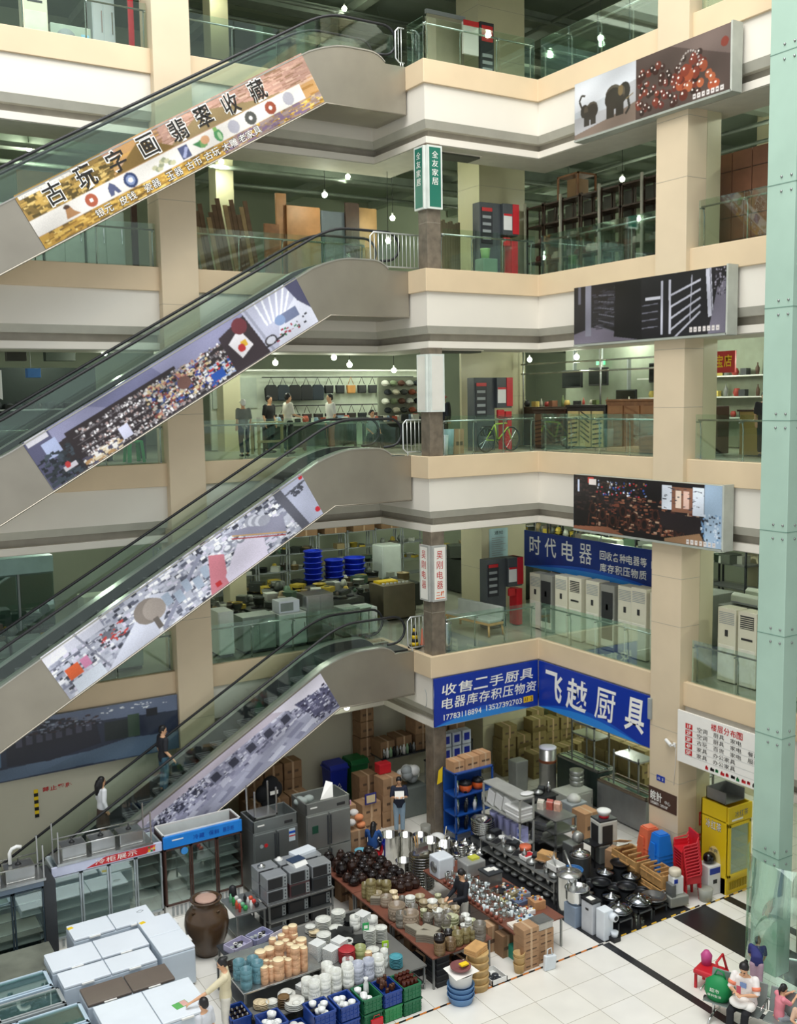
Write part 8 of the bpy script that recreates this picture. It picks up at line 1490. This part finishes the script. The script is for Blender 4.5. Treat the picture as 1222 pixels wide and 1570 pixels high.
def wcrate(x,y,z,w,d,h,lab,rz=0):
    t=thing('wooden_crate',lab,'crate',(x,y,z),rz); mb=MB(); mb.box(-w/2,-d/2,0,w/2,d/2,.03,WD); 
    for s in (-1,1): mb.box(s*w/2-.02,-d/2,0,s*w/2+.02,d/2,h,WD); mb.box(-w/2,s*d/2-.02,0,w/2,s*d/2+.02,h,WD)
    mb.build('crate_walls',t); mb=MB(); [mb.box(-w/2-.03,-d/2+k*d/3,h*.3,-w/2-.02,-d/2+k*d/3+.05,h*.9,LWOOD) for k in range(1,3)]; mb.box(-w/2-.04,-d/2,h*.65,-w/2-.02,d/2,h*.72,LWOOD); mb.build('battens',t)
    for k in range(4): a=-d/2+.1+k*d/4; mb=MB(); mb.box(-w/2+.05,a,h,w/2-.05,a+.04,h+.04,WD); mb.build('top_slat',t)
    return t
wcrate(18.15,18.35,.1,.6,.95,.55,'larger pine wood crate left of the orange stool stack',-.1); wcrate(18.0,17.35,.0,.55,.85,.35,'lower pine wood crate in front of the blue stool stack',-.1); wcrate(18.05,17.35,.36,.5,.8,.3,'upper pine wood crate in front of the blue stool stack',-.12)
mb=MB(); mb.box(17.85,17.95,0,18.45,18.75,.09,WD); mb.build('pallet',label='small pallet under the larger pine crate',cat='pallet')
carton(18.15,19.0,0,(.4,.4,.5),.3,'open carton with a raised flap between the air cooler and pine crate',CARD,flap=1)
mb=MB(); mb.box(-.2,-.15,0,.2,.15,.012,LWOOD,T=Matrix.Rotation(-.5,4,'X')@Matrix.Rotation(.3,4,'Y')); mb.build('wooden_board',loc=(18.2,18.8,.78),label='pale board lying on the pine crate',cat='board')
for i,(x,y,m,n) in enumerate(((18.55,18.2,ORG,'orange'),(18.5,17.75,mat('bright_blue_stool','#1f78d6',.35,var=.04),'bright blue'))):
    t=thing('stool_stack',n+' tall stack of nested plastic stools before the tan pillar','stools',(x,y,0),-.15) if False else None
    for k in range(9):
        key='nst_%d'%i
        def f(mb):
            mb.box(-.22,-.22,0,.22,.22,.5,m,top=.72); mb.box(-.13,-.13,.5,.13,.13,.53,m)
            for s in (-1,1): mb.box(s*.23-.03,-.1,.1,s*.23-.0+.01,.1,.3,m,top=.8)
        o=place(key,f,'plastic_stool',(x,y,.1*k),-.15,'%s plastic stool nested in the tall %s stack before the tan pillar'%(n,n),'stool',n+' stool stack')
t=thing('meat_slicer','white bone saw machine in front of the red chairs','machine',(17.95,16.75,0),-.2); mb=MB(); mb.box(-.26,-.22,.05,.26,.22,.3,mat('machine_grey','#a3a49c',.4,.3)); mb.build('base',t,bev=.02); mb=MB(); mb.box(-.12,-.12,.3,.18,.12,.75,WPL); mb.lathe([(.13,.75),(.15,.8),(.15,.9),(.1,.93)],mat('cream_cap','#d9cfb8',.4),n=18); mb.build('column',t,bev=.03); mb=MB(); mb.box(-.22,-.2,.3,-.1,.05,.6,SSD); mb.build('guide_plate',t); mb=MB(); mb.box(-.1,-.13,.6,.0,-.12,.7,SB); mb.build('blue_label',t)
def rchair(mb):
    mb.box(-.22,-.22,.42,.22,.2,.45,RED)
    for a in (-1,1):
        for b in (-1,1): mb.box(a*.2-.025,b*.19-.025,0,a*.2+.025,b*.19+.025,.42,RED,top=1)
        mb.tube([(a*.23,-.2,.42),(a*.25,-.18,.62),(a*.25,.16,.66),(a*.22,.22,.8)],.02,RED,6)
    mb.box(-.24,-.18,.44,-.215,.2,.6,RED); mb.box(.215,-.18,.44,.24,.2,.6,RED); mb.box(-.22,.19,.6,.22,.23,.88,RED); mb.box(-.2,.19,.45,-.15,.22,.62,RED); mb.box(.15,.19,.45,.2,.22,.62,RED)
for k in range(11): place('redchair',rchair,'plastic_chair',(18.55,16.85+.012*k,.075*k),-1.9,'red plastic armchair, %s from the floor in the stack beside the yellow fridge'%ORD[k],'chair')
t=thing('floor_heater','small white cabinet appliance between the red chairs and yellow fridge','appliance',(19.15,16.75,0),-.1); mb=MB(); mb.box(-.2,-.2,0,.2,.2,.75,WPL); mb.build('body',t,bev=.02); mb=MB(); mb.box(-.16,-.21,.55,.16,-.2,.7,SB); mb.build('display',t); mb=MB(); mb.box(-.05,-.21,.3,.07,-.2,.4,ACD); mb.build('tap_recess',t)
mb=MB(); blob(mb,(0,0,.13),(.17,.15,.15),mat('helmet_black','#0f1012',.15)); mb.build('helmet',loc=(19.15,16.75,.75),label='glossy black helmet on the small white appliance',cat='helmet')
mb=MB(); mb.lathe([(.15,0),(.18,.3),(.16,.3)],mat('dim_bucket','#9a9c90',.5),n=16); mb.build('bucket',loc=(18.75,16.5,0),label='grey bucket at the foot of the red chair stack',cat='bucket')
YF=mat('fridge_yellow','#e3c21a',.35,var=.03)
t=thing('drinks_fridge','tall yellow drinks fridge with a glass door beside the green post','fridge',(19.33,16.35,0)); mb=MB(); w,d,h=.85,.85,2.25; mb.box(0,.05,.0,.05,d,h,YF); mb.box(w-.05,.05,0,w,d,h,YF); mb.box(0,d-.05,0,w,d,h,YF); mb.box(0,0.02,0,w,d,.42,YF); mb.box(0,.02,h-.42,w,d,h-.38,YF); mb.build('body',t,bev=.01)
mb=MB(); mb.box(0,-.03,h-.42,w,.03,h,YF); o=mb.build('header_panel',t,bev=.015); mb=MB(); F0=((0.1,-.033,h-.3),(1,0,0),(0,0,1),(0,-1,0)); put_text(mb,'冰红茶',0.1,.02,.5,.16,F0,mat('logo_grey','#5a6a78',.4),.0,lift=.004); sign_rect(mb,[Vector(q) for q in F0],0,-.06,.4,.05,PAPER,.004); mb.build('header_print',o)
mb=MB(); [mb.box(*q,YF) for q in ((.02,-.03,.45,.1,.02,h-.44),(w-.1,-.03,.45,w-.02,.02,h-.44),(.02,-.03,.45,w-.02,.02,.53),(.02,-.03,h-.52,w-.02,.02,h-.44))]; o=mb.build('door_frame',t,bev=.01); mb=MB(); mb.box(.1,-.01,.53,w-.1,0,h-.52,GD); mb.build('door_glass',o)
for k in range(4): mb=MB(); mb.box(.06,.1,.8+k*.28,w-.06,d-.08,.82+k*.28,mat('shelf_wire_yellow','#a9a35c',.5)); mb.build('wire_shelf',t)
mb=MB(); F0=((-.002,.78,0),(0,-1,0),(0,0,1),(-1,0,0)); put_text(mb,'冰红茶',.08,1.55,.52,.24,F0,mat('logo_dark_grey','#4f5660',.4),.02,lift=.002); put_text(mb,'冰红茶',.09,1.565,.5,.21,F0,PAPER,.0,lift=.004); mb.poly([(-.006,.78-(.38+.2*math.cos(a)),.8+.34*math.sin(a)) for a in [2*PI*i/16 for i in range(16)]],[tuple(range(16))],mat('print_pale_yellow','#efd88a',.4)); put_text(mb,'冰爽',.2,.98,.3,.1,F0,mat('logo_dark_grey',''),.0,lift=.008); mb.build('side_print',t)
mb=MB(); [mb.box(.1+k*.06,-.005,.12,.13+k*.06,.02,.32,mat('vent_dark_yellow','#a38c12',.5)) for k in range(11)]; mb.build('vent_slots',t)
t=thing('steel_tray','upturned steel box on top of the yellow fridge','tray',(19.4,16.5,2.26)); mb=MB(); mb.box(0,0,0,.7,.6,.02,SSD); [mb.box(*q,SSD) for q in ((0,0,0,.02,.6,.3),(.68,0,0,.7,.6,.3),(0,.58,0,.7,.6,.3))]; mb.build('tray_body',t)
rack(19.6,17.9,1.0,.9,2.4,(.5,1.1,1.7,2.3),SSD,'steel rack of trays behind the yellow fridge')
# woks and pots on the black mat
SS2=mat('bright_pot_steel','#cfd0ce',.14,1,var=.08)
t=thing('stock_pot','large lidded steel stock pot at the corner of the wok stand','pot',(15.6,17.9,0)); mb=MB(); spot(mb,.3,.95,SS2); mb.build('pot_wall',t); mb=MB(); mb.lathe([(.31,.95),(.3,.98),(.1,1.03),(.04,1.05),(.05,1.09),(.02,1.1)],SS,n=28); mb.build('lid',t)
t=thing('steel_basin_pot','open shiny pot on a pale blue grey box','pot',(15.42,17.4,.5)); mb=MB(); mb.lathe([(.2,0),(.27,.1),(.28,.34),(.3,.36),(.26,.36),(.25,.08),(.001,.05)],SS2,n=28,cap=False); mb.build('pot_wall',t); mb=MB(); mb.lathe([(.05,.08),(.2,.3),(.19,.3)],SS,n=16); mb.build('inner_colander',t)
mb=MB(); mb.box(15.18,17.2,0,15.62,17.6,.5,mat('blue_grey_crate','#8d9db0',.5,var=.08)); mb.box(15.62,17.22,0,15.72,17.6,.48,CARD); mb.build('storage_box',label='pale blue grey box carrying the open shiny pot',cat='box',bev=.01)
t=thing('water_dispenser','slim white and black machine left of the coffee machine','machine',(15.42,16.92,0)); mb=MB(); mb.box(-.13,-.18,0,.13,.2,.75,mat('slim_white','#c9ccd0',.4)); mb.build('body',t,bev=.02); mb=MB(); mb.box(-.14,-.19,.75,.14,.21,.8,BLK); mb.box(-.08,-.08,.8,.06,.1,.805,PAPER); mb.build('top_panel',t); mb=MB(); mb.box(-.135,-.05,.55,-.128,.05,.6,ACD); mb.build('slot',t)
t=thing('coffee_machine','white coffee machine standing on the tape corner','machine',(15.48,16.52,0)); mb=MB(); mb.box(-.14,-.12,0,.14,.16,.7,WHT); mb.build('body',t,bev=.02); mb=MB(); mb.lathe([(.09,0),(.1,.06),(.09,.14)],WHT,n=18,T=Matrix.Translation((.08,-.12,.56))@Matrix.Rotation(PI/2,4,'X')); mb.build('brew_head',t); mb=MB(); mb.lathe([(.05,0),(.05,.16)],BLK,n=14,T=Matrix.Translation((.08,-.12,.56))@Matrix.Rotation(PI/2,4,'X')); mb.build('black_nozzle',t); mb=MB(); mb.box(0,-.3,0,.2,-.1,.1,BLK); mb.lathe([(.07,0),(.09,.12),(.08,.12)],WHT,n=14,c=(.1,-.2,.1)); mb.build('drip_tray',t); mb=MB(); mb.box(.142,-.05,.3,.15,.08,.42,SB); mb.build('display',t)
BKW=mat('black_wok_iron','#202226',.3,.5)
def wokstand(x,y,m,lab,lid=1,h=.32):
    t=thing('stand',lab+' stand','stand',(x,y,0)) ; IR=mat('iron_grey','#4c5052',.45,.4)
    for a in (-.22,.2):
        for b in (-.22,.2): mb=MB(); mb.box(a,b,0,a+.03,b+.03,h,IR); mb.build('leg',t)
    mb=MB(); [mb.box(*q,IR) for q in ((-.24,-.24,h-.04,.24,-.2,h),(-.24,.2,h-.04,.24,.24,h),(-.24,-.24,h-.04,-.2,.24,h),(.2,-.24,h-.04,.24,.24,h))]; mb.build('top_frame',t)
    t=thing('wok',lab,'wok',(x,y,h)); mb=MB(); mb.lathe([(.08,.0),(.24,.04),(.31,.14),(.32,.15),(.29,.15),(.2,.06)],m,n=28); mb.build('wok_pan',t)
    if lid: mb=MB(); mb.lathe([(.3,.15),(.28,.2),(.14,.27),(.03,.29),(.03,.33),(.015,.34)],m,n=28); mb.build('lid',t)
    for s in (-1,1): mb=MB(); mb.tube([(s*.3,-.06,.14),(s*.37,-.05,.16),(s*.37,.05,.16),(s*.3,.06,.14)],.014,m,6); mb.build('handle',t)
SHW=mat('shiny_dark_wok','#7e8184',.12,1)
wokstand(16.05,16.68,SHW,'lidded dark shiny wok nearest the coffee machine'); wokstand(16.72,16.72,SHW,'lidded dark shiny wok in the middle of the front row'); wokstand(17.35,16.85,mat('grey_pan_metal','#8a8c8e',.25,.9),'wide grey pan at the right of the front row',0,.2)
for i in range(12):
    x=15.95+.5*(i%4)+.12*(i//4); y=17.35+.5*(i//4); t=thing('cast_iron_pan','black pan on the dark mat, row %s from the front, %s from the left'%(ORD[i//4],ORD[i%4]),'pan',(x,y,.0)); hh=.12+.14*(i%3); mb=MB(); mb.cyl((0,0,0),.18,hh,DARK,16); mb.build('support_ring',t); mb=MB(); mb.lathe([(.12,hh),(.2,hh+.04),(.25,hh+.12),(.26,hh+.12),(.19,hh+.05),(.001,hh+.03)],BKW,n=24,cap=False); mb.build('pan_bowl',t)
    if i%3==1: mb=MB(); mb.lathe([(.25,hh+.12),(.2,hh+.17),(.04,hh+.2),(.03,hh+.23)],SHW,n=24); mb.build('lid',t)
t=thing('hose_coil','blue hose coil wrapped in clear plastic behind the large stock pot','hose',(16.3,18.55,.55)); mb=MB()
for k in range(3): mb.tube([((.2+.02*k)*math.cos(a),(.2+.02*k)*math.sin(a),.03*k) for a in [2*PI*i/20 for i in range(20)]],.02,mat('hose_blue','#2f6fae',.35),6,closed=True)
mb.build('coil',t); mb=MB(); blob(mb,(0,0,-.05),(.25,.22,.12),mat('crumpled_film','#b4bcc0',.2)); mb.build('plastic_wrap',t); mb=MB(); mb.box(16.05-16.3,-.2,-.55,.25,.2,-.13,BLK); mb.build('black_base',t)
mb=MB(); mb.tube([(0,0,0),(.1,.5,.45)],.03,SS,8); mb.build('steel_rod',loc=(15.95,18.1,.7),label='thick steel rod leaning behind the large stock pot',cat='rod')
# waiting bench with people
BA=math.radians(-68); BX,BY=15.12,13.3
t=thing('waiting_bench','grey metal waiting bench with joined seats at the lower right','bench',(BX,BY,0),BA); GM=mat('bench_grey_metal','#8e9692',.35,.5)
for i in range(5):
    x=.05+i*.58; mb=MB(); mb.poly([(x,-.22,.43),(x+.52,-.22,.43),(x+.52,.2,.40),(x,.2,.40),(x,-.22,.41),(x+.52,-.22,.41),(x+.52,.2,.38),(x,.2,.38)],[(0,1,2,3),(7,6,5,4),(0,4,5,1),(1,5,6,2),(2,6,7,3),(3,7,4,0)],GM); mb.build('seat',t,bev=.012)
    mb=MB(); mb.poly([(x,.2,.4),(x+.52,.2,.4),(x+.52,.33,.85),(x,.33,.85),(x,.225,.4),(x+.52,.225,.4),(x+.52,.355,.85),(x,.355,.85)],[(3,2,1,0),(4,5,6,7),(0,1,5,4),(1,2,6,5),(2,3,7,6),(3,0,4,7)],GM); mb.build('backrest',t,bev=.012)
for x in (0,.6,1.18,1.76,2.34,2.95): mb=MB(); mb.tube([(x,.22,.4),(x,.2,.62),(x,-.18,.62),(x,-.2,.58)],.016,CHROME,6); mb.build('armrest',t)
for x in (.2,2.7): mb=MB(); mb.tube([(x,0,.36),(x,0,.1)],.03,CHROME); mb.tube([(x,-.32,.03),(x,-.1,.1),(x,.1,.1),(x,.35,.03)],.025,CHROME); mb.build('foot_frame',t)
mb=MB(); mb.box(0,-.04,.32,2.95,.04,.39,DARK); mb.build('beam',t)
def bw(x,y,z=0):
    c,s=math.cos(BA),math.sin(BA); return (BX+x*c-y*s,BY+x*s+y*c,z)
SIT=dict(pelvis=(0,.02,.53),waist=(0,.04,.68),chest=(0,.0,.88),neck=(0,-.05,1.05),head=(0,-.1,1.18),shl=(-.18,-.02,.99),shr=(.18,-.02,.99),ell=(-.24,-.1,.76),elr=(.24,-.1,.76),wrl=(-.08,-.32,.84),wrr=(.09,-.32,.82),hil=(-.1,0,.52),hir=(.1,0,.52),knl=(-.13,-.42,.5),knr=(.13,-.42,.5),anl=(-.1,-.5,.08),anr=(.12,-.46,.08))
PT=mat('print_white_coral','#efe9e4',.8)
def coral(body,P,s,dc,side):
    CR=mat('coral_cloth','#e8896a',.8,var=.05)
    mb=MB(); loft(mb,[(P['waist']-Vector((0,-.02,.1))*s,side*.19*s,dc*.15*s),(P['waist'],side*.18*s,dc*.14*s),(P['waist']+Vector((0,0,.06))*s,side*.175*s,dc*.135*s)],CR)
    for q in 'lr': a=P['sh'+q]*.55+P['el'+q]*.45; b=P['sh'+q]*.3+P['el'+q]*.7; mb.tube([a,b],.07,CR,10,rs=[.078*s,.074*s])
    mb.build('coral_panels',body); mb=MB(); c=P['chest']-dc*0+Vector((0,-.125,.02))*s; mb.box(c.x-.06,c.y-.012,c.z-.06,c.x+.06,c.y,c.z+.04,mat('chest_print_blue','#7f9ac9',.7)); mb.build('chest_print',body)
wm=person('woman in a white and coral t-shirt and black trousers looking at a phone on the waiting bench',bw(.82,-.02),BA,1.78,J=SIT,shirt='#efe9e4',pants='#15171c',sleeve=.5,hair='tail',fine=.011,look=(0,-.75,-.66),wide=1.25,belly=1.2,pattern=coral)
mb=MB(); mb.box(-.04,-.005,0,.04,.005,.15,mat('phone_case','#c0485a',.3)); mb.build('mobile_phone',loc=bw(.82,-.43,.93),rz=BA,label='phone held by the seated woman',cat='phone')
mb=MB(); blob(mb,(0,0,0),(.2,.2,.09),mat('white_sack','#ece9e2',.7)); blob(mb,(.08,-.15,-.05),(.14,.12,.1),mat('white_sack','')); mb.build('cloth_bag',loc=bw(.8,-.28,.68),label='white cloth bag on the lap of the seated woman',cat='bag')
GBG=mat('green_nonwoven','#13884a',.6,var=.06)
t=thing('green_bag','large green shopping bag on the first seat beside the woman','bag',bw(.28,0,.42),BA); mb=MB(); loft(mb,[((0,0,0),(.2,0,0),(0,.16,0)),((0,0,.15),(.27,0,0),(0,.2,0)),((0,0,.35),(.24,0,0),(0,.15,0)),((.02,0,.48),(.1,0,0),(0,.05,0))],GBG); mb.build('bag_body',t); mb=MB(); mb.tube([(-.1,0,.42),(-.02,0,.6),(.1,.0,.58),(.14,0,.44)],.018,GBG); mb.build('handle',t)
mb=MB(); F0=((-.16,-.215,.2),(1,0,0),(0,-.0,1),(0,-1,0)); put_text(mb,'超市',.06,.03,.2,.08,F0,PAPER,0,lift=.004); put_text(mb,'SUPERMARKET' if False else '便利生活',.02,-.06,.28,.05,F0,PAPER,0,lift=.004); mb.build('lettering',t)
KID=dict(pelvis=(0,.0,.62),waist=(0,0,.8),chest=(0,-.02,1.0),neck=(0,-.06,1.18),head=(0,-.12,1.32),shl=(-.16,-.02,1.12),shr=(.16,-.02,1.12),ell=(-.2,-.2,1.0),elr=(.2,-.2,1.0),wrl=(-.12,-.36,1.12),wrr=(.12,-.36,1.12),hil=(-.09,0,.6),hir=(.09,0,.6),knl=(-.12,-.3,.56),knr=(.12,-.3,.56),anl=(-.12,.1,.54),anr=(.12,.1,.54))
person('child in a pink top and grey trousers kneeling on the waiting bench beside the woman',bw(1.45,.05,0),BA+PI*.75,1.25,J={k:(v[0],v[1],v[2]*1.0) for k,v in KID.items()},shirt='#e48a96',pants='#9fa3a8',sleeve=.4,hair='tail',fine=.011,look=(.2,-1,-.1))
person('child with short black hair sitting at the right end of the waiting bench',bw(1.95,-.2,0),BA,1.25,J={k:(v[0],v[1],v[2]*1.12) for k,v in SIT.items()},shirt='#d7b49a',pants='#3a3c42',fine=.011,look=(0,-.6,-.6))
person('child in a purple and navy top bending behind the waiting bench',(16.5,13.15,0),2.2,1.3,J=dict(neck=(0,-.25,1.25),head=(0,-.35,1.32),chest=(0,-.15,1.12),shl=(-.16,-.22,1.22),shr=(.16,-.22,1.22),ell=(-.2,-.3,.98),elr=(.2,-.3,.98),wrl=(-.15,-.4,.8),wrr=(.15,-.4,.8)),shirt='#2c2f6a',pants='#c3a3b4',fine=.02,bare=True)
t=thing('ride_toy','red children ride toy behind the waiting bench','toy',(15.95,13.85,0),.3); mb=MB(); mb.box(-.25,-.3,.3,.25,.3,.42,RED); mb.build('seat_body',t,bev=.05); mb=MB(); [mb.box(a,b,0,a+.05,b+.05,.3,RED) for a in (-.22,.17) for b in (-.27,.22)]; mb.build('legs',t); mb=MB(); mb.tube([(-.2,-.28,.42),(-.2,-.2,.72),(.1,-.2,.76),(.2,-.25,.42)],.03,RED); mb.build('arch_handle',t); mb=MB(); mb.lathe([(.1,0),(.12,.2),(.05,.3)],mat('toy_pink_purple','#c24a86',.5),n=14,c=(.1,.15,.42)); mb.build('pink_bag',t)
# people of the market
def stand(**k): return k
person('woman in a cream top and white trousers reaching over the large white freezer',(6.78,17.75,0),-PI*.62,1.66,J=dict(wrr=(-.3,-.62,1.02) if False else (.28,-.62,1.0),elr=(.24,-.35,1.12),wrl=(-.3,-.05,.86),ell=(-.26,.05,1.1),head=(0,-.05,1.53)),shirt='#ddd2b0',pants='#e2ddd0',sleeve=.34,fine=.012,look=(.1,-.9,-.4),hair='bun')
person('person with short black hair at the bottom edge in front of the large white freezer',(5.98,16.75,0),-2.6,1.62,shirt='#c9ccd2',pants='#2a2c33',fine=.013,look=(0,-1,-.2))
person('person in a black hooded jacket sorting ware between the two long tables',(12.8,18.35,0),-PI/2,1.62,J=dict(wrl=(-.1,-.34,1.02),wrr=(.1,-.34,1.02),ell=(-.22,-.08,1.08),elr=(.22,-.08,1.08)),shirt='#14171f',pants='#c9c7bd',sleeve=1,hair=('cap2',HAIR),fine=.013,look=(0,-.7,-.7))
person('person in a navy top and pale jeans reading a paper beside the carton pile',(14.55,23.95,0),-.5,1.66,J=dict(wrl=(-.1,-.3,1.18),wrr=(.1,-.3,1.18),ell=(-.22,-.08,1.1),elr=(.22,-.08,1.1)),shirt='#1a2236',pants='#8fa6b8',fine=.016,look=(0,-.8,-.5))
mb=MB(); mb.box(-.13,-.005,-.02,.13,.005,.2,PAPER,T=Matrix.Rotation(-.5,4,'X')); mb.build('paper',loc=(14.39,23.66,1.17),rz=-.5,label='white paper held by the reading person in navy',cat='paper')
person('child with a long black braid in a blue denim jacket sitting beside the bright blue tub',(13.0,22.78,.1),PI*.75,1.45,J={k:(v[0],v[1],v[2]*.86) for k,v in SIT.items()},shirt='#1f4a86',pants='#2a3350',sleeve=1,hair='long',fine=.016)
# riders on the lowest escalator
def step_z(x): return Z[2]-.28-(xk_-x)*TG
xk_=12.62
def rider(x,lab,**k): i=round((12.62-x)/.4-.5); xx=12.62-.4*(i+.5); person(lab,(xx,24.75,Z[2]-.05-i*.4*TG-.226),PI/2+.1,**k)
rider(6.55,'woman with long black hair in a white blouse standing low on the escalator',h=1.66,shirt='#e4e6e8',pants='#4a3a30',sleeve=1,hair='long',skirt=.5,fine=.013)
rider(8.0,'person in a black and white patterned shirt and jeans riding the escalator above the woman',h=1.74,shirt='#23242a',pants='#3f5f72',sleeve=.5,fine=.013,look=(-.6,-1,-.3),J=dict(wrl=(-.28,-.12,.88)))
for o in COL.objects:      # keep every label within sixteen words
    s=o.get('label')
    if s:
        w=s.split()
        for k in ('the','a','of'):
            while len(w)>16 and k in w[1:]: i=len(w)-1-w[::-1].index(k); w.pop(i)
        o['label']=' '.join(w[:16])
